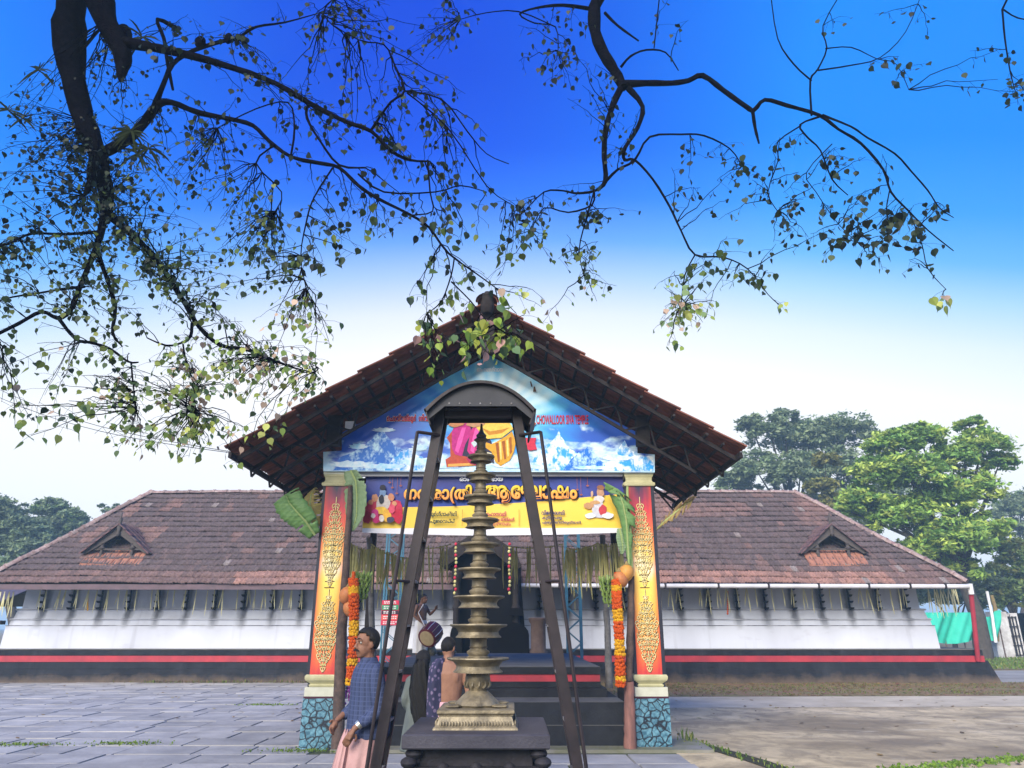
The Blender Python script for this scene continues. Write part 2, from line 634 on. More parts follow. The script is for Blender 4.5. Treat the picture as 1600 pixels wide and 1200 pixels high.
def plinth_mat():
    """black painted plinth with dusty streaks, splashed earth at the foot"""
    m = bpy.data.materials.new('plinth_paint')
    m.use_nodes = True
    t = m.node_tree
    b = t.nodes['Principled BSDF']
    b.inputs['Roughness'].default_value = .8
    b.inputs['Specular IOR Level'].default_value = .15
    tcn = N(t, 'ShaderNodeTexCoord')
    spn = N(t, 'ShaderNodeSeparateXYZ')
    t.links.new(tcn.outputs['Object'], spn.inputs[0])

    def nz(scale, st=(1, 1, 1)):
        mp = N(t, 'ShaderNodeMapping')
        mp.inputs['Scale'].default_value = st
        t.links.new(tcn.outputs['Object'], mp.inputs[0])
        n = N(t, 'ShaderNodeTexNoise')
        n.inputs['Scale'].default_value = scale
        n.inputs['Detail'].default_value = 9
        n.inputs['Roughness'].default_value = .65
        t.links.new(mp.outputs[0], n.inputs['Vector'])
        return n.outputs[0]
    col = mixc(t, ramp(t, [(.4, (0, 0, 0, 1)), (.65, (1, 1, 1, 1))], nz(1.4)).outputs[0], (.012, .013, .018, 1), (.025, .027, .034, 1))
    st = ramp(t, [(.55, (0, 0, 0, 1)), (.75, (1, 1, 1, 1))], nz(1.0, (2.6, 1, .3)))
    col = mixc(t, math_n(t, 'MULTIPLY', st.outputs[0], .5), col, (.06, .06, .07, 1))
    sm = math_n(t, 'SUBTRACT', math_n(t, 'MULTIPLY', nz(2.2), .62), spn.outputs[2])
    mud = ramp(t, [(.0, (0, 0, 0, 1)), (.28, (1, 1, 1, 1))], sm)
    col = mixc(t, math_n(t, 'MULTIPLY', mud.outputs[0], .7), col, (.15, .11, .08, 1))
    t.links.new(col, b.inputs['Base Color'])
    bp = N(t, 'ShaderNodeBump')
    bp.inputs['Strength'].default_value = .3
    bp.inputs['Distance'].default_value = .02
    t.links.new(nz(16), bp.inputs['Height'])
    t.links.new(bp.outputs[0], b.inputs['Normal'])
    return m


M['plinth'] = plinth_mat()


def flat(name, r, g, b, rough=.5):
    if name not in M:
        c = srgb(r, g, b)
        M[name] = mat(name, c, tuple(v * .75 for v in c[:3]) + (1,), 18, rough)
    return M[name]


def text_mesh(body, size, width, bold, mats, name='lettering'):
    """flat raised lettering in the XZ plane, left edge and baseline at the origin"""
    c = bpy.data.curves.new('t', 'FONT')
    c.body = body
    c.size = 1
    c.bevel_depth = bold
    c.bevel_resolution = 0
    c.resolution_u = 3
    o = bpy.data.objects.new('t', c)
    COL.objects.link(o)
    dg = bpy.context.evaluated_depsgraph_get()
    me = bpy.data.meshes.new_from_object(o.evaluated_get(dg))
    bpy.data.objects.remove(o)
    bpy.data.curves.remove(c)
    n = len(me.vertices)
    co = np.empty(n * 3, dtype=np.float32)
    me.vertices.foreach_get('co', co)
    co = co.reshape(-1, 3)
    x0, x1 = co[:, 0].min(), co[:, 0].max()
    z0, z1 = co[:, 1].min(), co[:, 1].max()
    sx = width / (x1 - x0)
    szz = size / (z1 - z0)
    out = np.stack([(co[:, 0] - x0) * sx, -np.abs(co[:, 2]) * .0 - .004 * (np.sign(co[:, 2]) * .5 + .5), (co[:, 1] - z0) * szz], 1)
    me.vertices.foreach_set('co', out.astype(np.float32).ravel())
    me.name = name
    me.materials.clear()
    for m_ in (mats if isinstance(mats, (list, tuple)) else [mats]):
        me.materials.append(m_)
    me.update()
    return me

# ================================================================== SETTING
# ground sheet to the horizon
g = MB()
g.add([(-600, -300, 0), (600, -300, 0), (600, 1200, 0), (-600, 1200, 0)], [(0, 1, 2, 3)])
tag(g.build('ground', M['soil']), kind='structure')


def sheet(name, pts, z, m, kind='structure', sub=0):
    b_ = MB()
    b_.add([(x, y, z) for x, y in pts], [tuple(range(len(pts)))])
    o = b_.build(name, m)
    return tag(o, kind=kind)


def concrete_mat():
    m = bpy.data.materials.new('stained_concrete')
    m.use_nodes = True
    t = m.node_tree
    b = t.nodes['Principled BSDF']
    tcn = N(t, 'ShaderNodeTexCoord')

    def nz(scale, det, st=(1, 1, 1), ro=.6):
        mp = N(t, 'ShaderNodeMapping')
        mp.inputs['Scale'].default_value = st
        t.links.new(tcn.outputs['Object'], mp.inputs[0])
        n = N(t, 'ShaderNodeTexNoise')
        n.inputs['Scale'].default_value = scale
        n.inputs['Detail'].default_value = det
        n.inputs['Roughness'].default_value = ro
        n.inputs['Distortion'].default_value = .6
        t.links.new(mp.outputs[0], n.inputs['Vector'])
        return n.outputs[0]
    big = ramp(t, [(.36, (0, 0, 0, 1)), (.62, (1, 1, 1, 1))], nz(.42, 9, (.6, 1.2, 1)))
    fine = ramp(t, [(.44, (0, 0, 0, 1)), (.60, (1, 1, 1, 1))], nz(2.2, 12, (1, .8, 1), .72))
    col = mixc(t, big.outputs[0], srgb(134, 118, 90), srgb(206, 186, 146))
    col = mixc(t, math_n(t, 'MULTIPLY', fine.outputs[0], .6), col, srgb(112, 100, 78))
    pale = ramp(t, [(.60, (0, 0, 0, 1)), (.72, (1, 1, 1, 1))], nz(.9, 9, (.5, 1.6, 1)))
    col = mixc(t, math_n(t, 'MULTIPLY', pale.outputs[0], .7), col, srgb(214, 204, 180))
    moss = ramp(t, [(.63, (0, 0, 0, 1)), (.72, (1, 1, 1, 1))], nz(.75, 10, (1, 1, 1), .7))
    col = mixc(t, math_n(t, 'MULTIPLY', moss.outputs[0], .55), col, srgb(104, 100, 52))
    t.links.new(col, b.inputs['Base Color'])
    wet = ramp(t, [(.4, (.72, .72, .72, 1)), (.6, (.95, .95, .95, 1))], nz(.5, 6))
    t.links.new(wet.outputs[0], b.inputs['Roughness'])
    bp = N(t, 'ShaderNodeBump')
    bp.inputs['Strength'].default_value = .35
    bp.inputs['Distance'].default_value = .02
    t.links.new(nz(14, 8), bp.inputs['Height'])
    t.links.new(bp.outputs[0], b.inputs['Normal'])
    return m


M['concrete'] = concrete_mat()
M['concrete_pale'] = mat('pale_concrete', (.52, .45, .33), (.37, .315, .225), .9, .85, .3, 30)
M['slab'] = mat('paving_stone', (.38, .37, .36), (.25, .245, .245), 1.5, .8, .4, 14, rnd=.28, spec=.2)
M['joint'] = mat('paving_joint', (.085, .085, .07), (.06, .085, .03), 2.5, .95, .5, 30)
M['moss_stone'] = mat('mossy_slab', (.23, .22, .20), (.15, .155, .085), 1.6, .75, .4, 24)

# right: concrete apron with a paler far strip, soil verge under the plinth
apron = [(2.65, 3.0), (26, 3.0), (26, 21.0), (2.3, 20.4)]
sheet('concrete_apron', apron, .006, M['concrete'])
sheet('pale_concrete_strip', [(2.2, 18.1), (26, 18.9), (26, 21.6), (2.2, 20.8)], .010, M['concrete_pale'])
sheet('earth_verge', [(1.9, 20.8), (26, 21.6), (19.5, 26.2), (1.9, 26.2)], .014, M['soil'])
sheet('path', [(16.9, 21.2), (80, 24), (80, 36), (17.0, 33)], .008, M['path'])
sheet('lawn', [(16.9, 34), (90, 36.5), (90, 75), (16.9, 70)], .012, M['lawn'])
sheet('left_lawn', [(-60, 26.5), (-19, 26.5), (-19, 60), (-60, 60)], .012, M['lawn'])

# left: stone paving, every slab its own piece on a bed of joints
bed = MB()
bed.add([(-26, 4, .003), (2.6, 4, .003), (2.6, 26, .003), (-26, 26, .003)], [(0, 1, 2, 3)])
paving = tag(bed.build('stone_paving', M['joint']), kind='structure')


def slab_mesh(wd, dp, h=.045):
    b_ = MB()
    c = .012
    w2, d2 = wd / 2, dp / 2
    j = [random.uniform(-.008, .008) for _ in range(8)]
    b_.add([(-w2 + j[0], -d2 + j[1], 0), (w2 + j[2], -d2 + j[3], 0), (w2 + j[4], d2 + j[5], 0), (-w2 + j[6], d2 + j[7], 0),
            (-w2 + j[0] + c, -d2 + j[1] + c, h), (w2 + j[2] - c, -d2 + j[3] + c, h), (w2 + j[4] - c, d2 + j[5] - c, h), (-w2 + j[6] + c, d2 + j[7] - c, h)],
           [(4, 5, 6, 7), (0, 1, 5, 4), (1, 2, 6, 5), (2, 3, 7, 6), (3, 0, 4, 7)])
    return b_.mesh('slab', M['slab'])


widths = (.78, .96, 1.15, 1.4)
dy = .78
variants = {wd: [slab_mesh(wd - .014, dy - .014) for _ in range(3)] for wd in widths}
slabs = []
yy = 9.3
while yy < 25.9:
    xr = -3.0 if 11.75 < yy + dy / 2 else 2.6
    if yy + dy / 2 > 12.3:
        xr = -2.75
    x = xr - random.uniform(0, .3)
    xl = -.745 * (yy + dy) - .6
    while x > xl:
        wd = random.choice(widths)
        slabs.append((x - wd / 2, yy + dy / 2, wd))
        x -= wd
    yy += dy
for (x, y, wd) in slabs:
    if y < 12.1 and x > -2.4 and y > 11.6:
        continue
    o = link('slab', random.choice(variants[wd]), paving, (x, y, random.uniform(-.026, -.014)))
    o.rotation_euler = (random.uniform(-.004, .004), random.uniform(-.004, .004), random.uniform(-.006, .006))

# low threshold slab under the gateway, and the drain crack beside it
th = MB()
th.box(-2.75, 3.05, 11.85, 13.0, 0, .05)
tag(th.build('threshold_slab', M['moss_stone']), kind='structure')
M['dark_soil'] = mat('damp_soil', (.03, .028, .02), (.05, .05, .02), 6, .95, .5, 30)
sheet('drain_channel', [(2.75, 13.2), (3.0, 13.2), (3.62, 11.2), (3.9, 9.8), (3.6, 9.8), (3.3, 11.2)], .012, M['dark_soil'])
kb = MB()
for i in range(5):
    a0 = 8.9 + i * .62
    b_ = [(a0, 11.75 + i * .10), (a0 + .6, 11.84 + i * .10)]
    kb.add([(b_[0][0], b_[0][1], 0), (b_[1][0], b_[1][1], 0), (b_[1][0] - .05, b_[1][1] + .36, 0), (b_[0][0] - .05, b_[0][1] + .36, 0),
            (b_[0][0] + .02, b_[0][1] + .02, .09), (b_[1][0] - .01, b_[1][1] + .02, .09), (b_[1][0] - .05, b_[1][1] + .33, .09), (b_[0][0] - .03, b_[0][1] + .33, .09)],
           [(4, 5, 6, 7), (0, 1, 5, 4), (1, 2, 6, 5), (2, 3, 7, 6), (3, 0, 4, 7)])
tag(kb.build('kerb', M['concrete_pale']), kind='structure')
sheet('near_slab', [(6.9, 10.2), (12.5, 11.2), (12.5, 8), (6.0, 8.0)], .014, M['grey_slab'])


# ================================================================== TEMPLE
E_D, E_Z = 24.9, 3.20            # eave line
R_D, R_Z = 28.8, 7.02            # ridge
EX0, EX1 = -18.2, 15.5           # eave ends
RX0, RX1 = -14.8, 11.6           # ridge ends
SL = (R_Z - E_Z) / (R_D - E_D)
B_D = 2 * R_D - E_D

temple = empty('temple_hall', (-1.3, 26.6, 0), 'long white walled temple hall with hipped brown tile roof and black plinth', 'temple')


def ring_rect(o_, z, x0, x1, y0, y1):
    return [(x0 - o_, y1 + o_, z), (x0 - o_, y0 - o_, z), (x1 + o_, y0 - o_, z), (x1 + o_, y1 + o_, z)]


PX0, PX1, PY0, PY1 = -19.6, 16.15, 26.0, 31.5
pl = MB()
prof = [(.16, -.05), (.16, .0), (.16, .26), (.12, .28), (.12, .44), (.08, .46), (.08, .66), (.02, .66), (.02, .88), (.06, .88), (.06, 1.05)]
pl.rings([ring_rect(o_, z, PX0, PX1, PY0, PY1) for o_, z in prof])
plinth = pl.build('plinth', M['plinth'], temple)
rb_ = MB()
rb_.rings([ring_rect(o_, z, PX0, PX1, PY0, PY1) for o_, z in ((.035, .665), (.075, .675), (.075, .865), (.035, .875))], cap=False)
rb_.build('red_band', M['red_band'], plinth)
tp = MB()
tp.rings([ring_rect(o_, z, PX0, PX1, PY0, PY1) for o_, z in ((.075, 1.052), (.085, 1.06), (.085, 1.085), (.07, 1.095))])
tp.build('coping', M['grey_slab'], plinth)
bt = MB()     # sloping buttress at the right corner
bt.add([(16.32, 25.84, 0), (16.52, 25.7, 0), (16.5, 26.6, 0), (16.32, 26.6, 0), (16.2, 25.95, .72), (16.34, 25.95, .72), (16.34, 26.5, .72), (16.2, 26.5, .72)],
       [(0, 1, 5, 4), (1, 2, 6, 5), (2, 3, 7, 6), (4, 5, 6, 7), (3, 0, 4, 7)])
bt.build('buttress', M['plinth'], plinth)

# lamp positions along the wall (used for the soot stains too)
LAMP_D = 26.42
lamp_px = [68 + 44.8 * i for i in range(14)] + [843 + 44.0 * i for i in range(14)]
lamp_x = [P(x_, 940, LAMP_D).x for x_ in lamp_px]


def wall_mat():
    m = bpy.data.materials.new('limewash_wall')
    m.use_nodes = True
    t = m.node_tree
    b = t.nodes['Principled BSDF']
    b.inputs['Roughness'].default_value = .9
    tcn = N(t, 'ShaderNodeTexCoord')
    spn = N(t, 'ShaderNodeSeparateXYZ')
    t.links.new(tcn.outputs['Object'], spn.inputs[0])

    def nz(scale, st=(1, 1, 1), det=8):
        mp = N(t, 'ShaderNodeMapping')
        mp.inputs['Scale'].default_value = st
        t.links.new(tcn.outputs['Object'], mp.inputs[0])
        n = N(t, 'ShaderNodeTexNoise')
        n.inputs['Scale'].default_value = scale
        n.inputs['Detail'].default_value = det
        t.links.new(mp.outputs[0], n.inputs['Vector'])
        return n.outputs[0]
    base = mixc(t, ramp(t, [(.35, (0, 0, 0, 1)), (.7, (1, 1, 1, 1))], nz(.8, (1, 1, .4))).outputs[0],
                (.56, .585, .66, 1), (.46, .48, .55, 1))
    # rain streaks running down from the ledges
    strk = ramp(t, [(.56, (0, 0, 0, 1)), (.74, (1, 1, 1, 1))], nz(1.0, (3.2, 1, .22)))
    base = mixc(t, math_n(t, 'MULTIPLY', strk.outputs[0], .42), base, (.25, .25, .29, 1))
    blot = ramp(t, [(.60, (0, 0, 0, 1)), (.75, (1, 1, 1, 1))], nz(2.4, (.6, 1, 1.6)))
    base = mixc(t, math_n(t, 'MULTIPLY', blot.outputs[0], .3), base, (.30, .30, .35, 1))
    # lamp soot: upright smudges on the upper wall behind every lamp bracket
    xs = spn.outputs[0]
    x0, x1 = lamp_x[0] + 1.3, lamp_x[13] + 1.3
    s1 = (x1 - x0) / 13
    x2_, x3 = lamp_x[14] + 1.3, lamp_x[27] + 1.3
    s2 = (x3 - x2_) / 13

    def near(x00, s_):
        fr = math_n(t, 'FRACT', math_n(t, 'ADD', math_n(t, 'DIVIDE', math_n(t, 'SUBTRACT', xs, x00), s_), .5))
        return math_n(t, 'MULTIPLY', math_n(t, 'ABSOLUTE', math_n(t, 'SUBTRACT', fr, .5)), s_)
    sel = math_n(t, 'GREATER_THAN', xs, (lamp_x[13] + lamp_x[14]) / 2 + 1.3)
    d = math_n(t, 'ADD', math_n(t, 'MULTIPLY', near(x0, s1), math_n(t, 'SUBTRACT', 1.0, sel)), math_n(t, 'MULTIPLY', near(x2_, s2), sel))
    d = math_n(t, 'ADD', d, math_n(t, 'MULTIPLY', math_n(t, 'SUBTRACT', nz(3.5, (1, 1, .6)), .5), .30))
    sm = ramp(t, [(.04, (1, 1, 1, 1)), (.20, (0, 0, 0, 1))], d)
    zm = ramp(t, [(.0, (0, 0, 0, 1)), (.27, (0, 0, 0, 1)), (.36, (.55, .55, .55, 1)), (.50, (1, 1, 1, 1)), (1, (1, 1, 1, 1))],
              math_n(t, 'DIVIDE', math_n(t, 'SUBTRACT', spn.outputs[2], 1.1), 2.2))
    soot = math_n(t, 'MULTIPLY', math_n(t, 'MULTIPLY', sm.outputs[0], zm.outputs[0]), .82)
    base = mixc(t, soot, base, (.045, .045, .055, 1))
    t.links.new(base, b.inputs['Base Color'])
    bp = N(t, 'ShaderNodeBump')
    bp.inputs['Strength'].default_value = .2
    bp.inputs['Distance'].default_value = .02
    t.links.new(nz(9), bp.inputs['Height'])
    t.links.new(bp.outputs[0], b.inputs['Normal'])
    return m


WX0, WX1, WY0, WY1 = -17.6, 14.65, 26.62, 31.0
wl = MB()
wp = [(.33, 1.08), (.30, 1.80), (.30, 1.86), (.24, 1.87), (.22, 2.02), (.25, 2.03), (.25, 2.10), (.17, 2.11), (.12, 2.36), (.16, 2.37), (.16, 2.43), (.03, 2.44), (.0, 3.9)]
wl.rings([ring_rect(o_, z, WX0, WX1, WY0, WY1) for o_, z in wp])
wobj = wl.build('wall', wall_mat(), temple)
M['ledge'] = mat('mottled_ledge', (.42, .42, .46), (.10, .10, .12), 1.6, .9)  # mottled grey rings, drawn as darker lines along the mouldings
for o_, z in ((.155, 2.40), (.235, 2.065), (.29, 1.855)):
    lg = MB()
    lg.rings([ring_rect(o_ + a_, z + c_, WX0, WX1, WY0, WY1) for a_, c_ in ((.0, -.014), (.022, -.012), (.024, .006), (.0, .014))], cap=False)
    lg.build('ledge', M['ledge'], wobj)


# roof tiles ---------------------------------------------------------
PU = np.array([0, .16, .34, .50, .66, .84, 1.0])
PH = np.array([.010, .048, .012, .0, .034, .004, .010])


def tile_slope(o, u, v, n, u_of, length, course, tw, colf):
    """o origin at eave, u along eave, v up the slope, n normal; u_of(t) -> (u0,u1) at slope distance t"""
    o, u, v, n = [np.array(a, dtype=float) for a in (o, u, v, n)]
    V, F, C = [], [], []
    nb = 0
    rows = int(length / course)
    for r_ in range(rows + 1):
        t0 = r_ * course
        t1 = min(t0 + course * 1.12, length)
        if t1 - t0 < .05:
            continue
        a0, a1 = u_of(t0)
        off = 0 if r_ % 2 else tw * .5
        k0 = math.floor((a0 - off) / tw)
        k1 = math.ceil((a1 - off) / tw)
        wave = 0
        for k in range(k0, k1):
            us, ue = max(k * tw + off, a0), min((k + 1) * tw + off, a1)
            if ue - us < .02:
                continue
            b0, b1 = u_of(t1)
            js = rng.normal(0, .010)
            wave = .035 * math.sin(us * .55 + r_ * .4) + .02 * math.sin(us * 1.9 + r_)
            jh = rng.normal(0, .006) + .02 * math.sin(us * .37 + r_ * .21)
            U = us + PU * (ue - us)
            Ut = np.clip(U, b0, b1)
            lo = o + np.outer(U, u) + (t0 + js + wave) * v + np.outer(PH + .058 + jh, n)
            hi = o + np.outer(Ut, u) + t1 * v + np.outer(PH * .8 + .0 + jh, n)
            lip = lo - .045 * n
            V += [lip, lo, hi]
            for q in range(6):
                F.append((nb + q, nb + q + 1, nb + 7 + q + 1, nb + 7 + q))
                F.append((nb + 7 + q, nb + 7 + q + 1, nb + 14 + q + 1, nb + 14 + q))
            c = colf((us + ue) / 2, t0 / length)
            C += [c] * 12
            nb += 21
    return np.concatenate(V), np.array(F), np.array(C)


def front_col(u_, t_):
    x = EX0 + u_
    nv = mnoise.noise(Vector((x * .45, t_ * 3.0, 3.1)))
    n2 = mnoise.noise(Vector((x * 1.3, t_ * 7.0, 9.1)))
    base = np.array([.114, .090, .096])
    sal = np.array([.34, .195, .165])
    f = 0.0
    if t_ < .10:
        f = .75 if (3 < x < 13 or -9.5 < x < -3.2) else .25
        f *= .6 + .8 * random.random()
    elif t_ < .17 and x > 5:
        f = .35 * random.random() + .2 * max(nv, 0)
    if x > 4 and t_ > .55 and nv > .02:
        f = max(f, min(.7, .2 + nv * 1.4) * (.5 + .5 * random.random()))
    if x < -13 and t_ > .2 and n2 > .25:
        f = max(f, .4)
    if n2 > .45:
        f = max(f, .3)
    f = min(f + max(0, random.gauss(0, .06)), 1)
    c = base * (1 - f) + sal * f
    c *= .88 + .24 * random.random()
    if random.random() < .012:
        c = np.array([.25, .22, .22])
    return (*c, 1)


vlen = math.hypot(R_D - E_D, R_Z - E_Z)
vdir = ((0), (R_D - E_D) / vlen, (R_Z - E_Z) / vlen)
ndir = (0, -vdir[2], vdir[1])
Vf, Ff, Cf = tile_slope((EX0, E_D, E_Z), (1, 0, 0), vdir, ndir,
                        lambda t: ((RX0 - EX0) * t / vlen, (EX1 - EX0) - (EX1 - RX1) * t / vlen), vlen, .315, .205, front_col)
Vb, Fb, Cb = tile_slope((EX0, B_D, E_Z), (1, 0, 0), (0, -vdir[1], vdir[2]), (0, vdir[2], vdir[1]),
                        lambda t: ((RX0 - EX0) * t / vlen, (EX1 - EX0) - (EX1 - RX1) * t / vlen), vlen, .63, .41, front_col)
hl = math.hypot(RX0 - EX0, R_Z - E_Z)
ev = ((RX0 - EX0) / hl, 0, (R_Z - E_Z) / hl)
Ve, Fe, Ce = tile_slope((EX0, E_D, E_Z), (0, 1, 0), ev, (-ev[2], 0, ev[0]),
                        lambda t: ((R_D - E_D) * t / hl, (B_D - E_D) - (R_D - E_D) * t / hl), hl, .315, .205, front_col)
hr = math.hypot(EX1 - RX1, R_Z - E_Z)
er = (-(EX1 - RX1) / hr, 0, (R_Z - E_Z) / hr)
Vr, Fr, Cr = tile_slope((EX1, E_D, E_Z), (0, 1, 0), er, (-er[2] * -1, 0, -er[0]),
                        lambda t: ((R_D - E_D) * t / hr, (B_D - E_D) - (R_D - E_D) * t / hr), hr, .315, .205, front_col)
V, F, C, nb = [], [], [], 0
for a, b_, c_ in ((Vf, Ff, Cf), (Vb, Fb, Cb), (Ve, Fe, Ce), (Vr, Fr, Cr)):
    V.append(a)
    F.append(b_ + nb)
    C.append(c_)
    nb += len(a)
tl = link('roof_tiles', np_mesh('roof_tiles', np.concatenate(V) - np.array(temple.location), np.concatenate(F), M['tile'], np.concatenate(C)), temple)
tag(tl, kind='stuff')
# roof deck and rafters below the tiles
dk = MB()
dk.add([(EX0 + .08, E_D + .08, E_Z - .03), (EX1 - .08, E_D + .08, E_Z - .03), (EX1 - .08, B_D - .08, E_Z - .03), (EX0 + .08, B_D - .08, E_Z - .03),
        (RX0, R_D, R_Z - .04), (RX1, R_D, R_Z - .04)],
       [(0, 1, 5, 4), (1, 2, 5), (2, 3, 4, 5), (3, 0, 4)])
dk.build('roof_deck', M['wood_dark'], temple)


def cap_tile(p0, p1, r_=.15):
    """a half-round ridge tile from p0 to p1, mesh at the origin of the temple"""
    b_ = MB()
    p0, p1 = Vector(p0), Vector(p1)
    t = (p1 - p0).normalized()
    s_ = t.cross(Vector((0, 0, 1))).normalized()
    n_ = s_.cross(t).normalized()
    rs = []
    for i, (f_, rr) in enumerate(((0, r_ * 1.18), (.16, r_ * 1.16), (.17, r_), (1.04, r_ * .94))):
        c_ = p0 + (p1 - p0) * f_
        rs.append([c_ + s_ * math.cos(a_) * rr + n_ * (math.sin(a_) * rr * .8 - .02) for a_ in [math.pi * q / 8 for q in range(9)]])
    vs = [q for r2 in rs for q in r2]
    b_.add(vs, [(i * 9 + k, i * 9 + k + 1, (i + 1) * 9 + k + 1, (i + 1) * 9 + k) for i in range(3) for k in range(8)])
    return b_


def cap_line(a, b_, n_, parent, nm='ridge_cap'):
    a, b_ = Vector(a), Vector(b_)
    for i in range(n_):
        sag = lambda f_: Vector((0, 0, .03 * math.sin(f_ * 9) + random.uniform(-.012, .012)))
        q0 = a.lerp(b_, i / n_) + sag(i / n_)
        q1 = a.lerp(b_, (i + 1) / n_) + sag((i + 1) / n_)
        cap_tile(q0, q1).build(nm, M['tile_cap'], parent, smooth=True)


cap_line((RX0, R_D, R_Z - .01), (RX1, R_D, R_Z - .01), 52, temple)
cap_line((RX0, R_D, R_Z + .03), (EX0, E_D, E_Z + .06), 14, temple, 'hip_cap')
cap_line((RX1, R_D, R_Z + .03), (EX1, E_D, E_Z + .06), 14, temple, 'hip_cap')

# eave: wooden fascia on the left half, white gutter on the right half
fb = MB()
fb.box(EX0 + .05, -1.6, E_D + .02, E_D + .06, E_Z - .19, E_Z - .015)
fb.build('fascia_board', M['fascia'], temple)
gu = MB()
gp = [Vector((-1.2, E_D - .05, E_Z - .06)), Vector((EX1 + .02, E_D - .05, E_Z - .09))]
gu.tube(gp, .075, 12)
gut = gu.build('gutter', M['gutter'], temple, smooth=True)
for x_ in (-.4, 1.6, 3.4, 5.2, 7.0, 8.7, 10.4, 12.1, 13.5, 14.7):
    cl = MB()
    cl.box(x_ - .03, x_ + .03, E_D - .145, E_D + .03, E_Z - .165, E_Z + .02)
    cl.build('bracket', M['steel_dark'], gut)
pr = MB()
pb = P(1528, 1030, 25.85)
pr.tube([(15.62, 24.95, 3.0), (pb.x, 25.85, .72)], .075, 12)
pr.build('corner_post', M['post_red'], temple, smooth=True)
pc = MB()
pc.tube([(15.60, 24.93, 3.2), (15.62, 24.95, 2.86)], [.10, .085], 12)
pc.build('post_cap', M['white_paint'], temple, smooth=True)
sf = MB()
sf.box(EX0 + .1, EX1 - .1, E_D + .1, WY0 + .02, 3.16, 3.19)
# eave rafters underneath
x_ = EX0 + .3
while x_ < EX1:
    sf.bar((x_, E_D + .1, E_Z - .09), (x_, WY0, E_Z - .09 + SL * (WY0 - E_D - .1) - .9), .07, .1)
    x_ += .6
sf.build('eave_soffit', M['wood_dark'], temple)


def slope_z(d):
    return E_Z + SL * (d - E_D)


def dormer(cx_px, flip):
    """small carved gablet standing on the front slope"""
    # base of the clean panel on the slope
    d0 = 25.55
    cx = P(cx_px, 890, d0).x
    root = MB()
    d1, zg = 26.1, slope_z(25.55) + .56          # gable foot level
    ap = zg + .88                               # gable apex level
    hw = 1.18
    # back wall and dark opening
    root.prism([(cx - .95, zg - .15), (cx + .95, zg - .15), (cx, ap - .28)], 26.35, 26.9)
    dm = root.build('dormer', M['wood_dark'], temple)
    # clean tile panel lying on the slope below the gable
    pn = MB()
    for k in range(8):
        xa = cx - 1.05 + k * .265
        for q in range(2):
            s0, s1 = 25.52 + q * .30, 25.52 + q * .30 + .31
            pn.add([(xa, s0, slope_z(s0) + .10), (xa + .25, s0, slope_z(s0) + .10), (xa + .25, s1, slope_z(s1) + .085), (xa, s1, slope_z(s1) + .085),
                    (xa, s0, slope_z(s0) + .03), (xa + .25, s0, slope_z(s0) + .03)], [(0, 1, 2, 3), (4, 5, 1, 0)])
            pn.tube([(xa + .03, s0, slope_z(s0) + .115), (xa + .03, s1, slope_z(s1) + .10)], .022, 5)
    pn.build('tile_panel', M['orange_panel'], dm)
    # barge boards
    y0 = 25.78
    for sg in (-1, 1):
        bb = MB()
        bb.prism([(cx, ap + .04), (cx + sg * (hw + .1), zg - .10), (cx + sg * (hw - .14), zg - .10), (cx, ap - .30)][::sg], y0, y0 + .06)
        bb.build('barge_board', M['wood_grey'], dm)
        # little roof plane of tiles running back into the slope
        n_ = 5
        for i in range(n_):
            f0, f1 = i / n_, (i + 1) / n_ + .05
            xa, za = cx + sg * hw * f0, ap + .08 - (ap - zg + .14) * f0
            xb, zb = cx + sg * hw * f1, ap + .08 - (ap - zg + .14) * f1
            ya = min(E_D + (za - E_Z) / SL + .1, 28.2)
            yb = min(E_D + (zb - E_Z) / SL + .1, 28.2)
            tl_ = MB()
            tl_.add([(xa, y0 - .12, za), (xb, y0 - .12, zb + .03), (xb, max(yb, y0), zb + .03), (xa, max(ya, y0), za),
                     (xa, y0 - .12, za - .05), (xb, y0 - .12, zb - .03)], [(0, 1, 2, 3), (4, 5, 1, 0)], 0, (.15 * (.8 + .4 * random.random()), .093, .095, 1))
            for q in range(1, 5):
                yq = y0 - .1 + q * .3
                if yq > min(max(ya, y0), max(yb, y0)) - .02:
                    continue
                tl_.tube([(xa, yq, za + .015), (xb, yq, zb + .04)], .03, 5, 0)
            tl_.c = [c if c is not None else (.14, .088, .09, 1) for c in tl_.c]
            tl_.build('tile_course', M['tile'], dm)
        ps = MB()
        ps.lathe([(.09, 0), (.07, .03), (.05, .06), (.07, .12), (.045, .18), (.055, .24), (.11, .28), (.12, .31), (.07, .34), (.06, .40), (.10, .46)], 10,
                 (cx + sg * .55, 25.86, slope_z(25.86) + .05))
        ps.build('post', M['wood_grey'], dm, smooth=True)
    be = MB()
    be.box(cx - .95, cx + .95, 25.83, 25.90, zg + .02, zg + .08)
    be.build('tie_beam', M['wood_grey'], dm)
    fi = MB()
    fi.lathe([(.03, -.42), (.075, -.34), (.05, -.26), (.09, -.1), (.05, 0), (.05, .1), (.07, .16), (.03, .26), (.02, .42)], 10, (cx, y0 - .03, ap + .04))
    fi.build('finial', M['wood_grey'], dm, smooth=True)
    # shade inside the gable: carved struts
    for sg in (-1, 1):
        st = MB()
        st.bar((cx + sg * .62, 25.9, zg + .05), (cx + sg * .2, 26.3, ap - .42), .06)
        st.build('strut', M['wood_dark'], dm)


dormer(170, 1)
dormer(1312, -1)

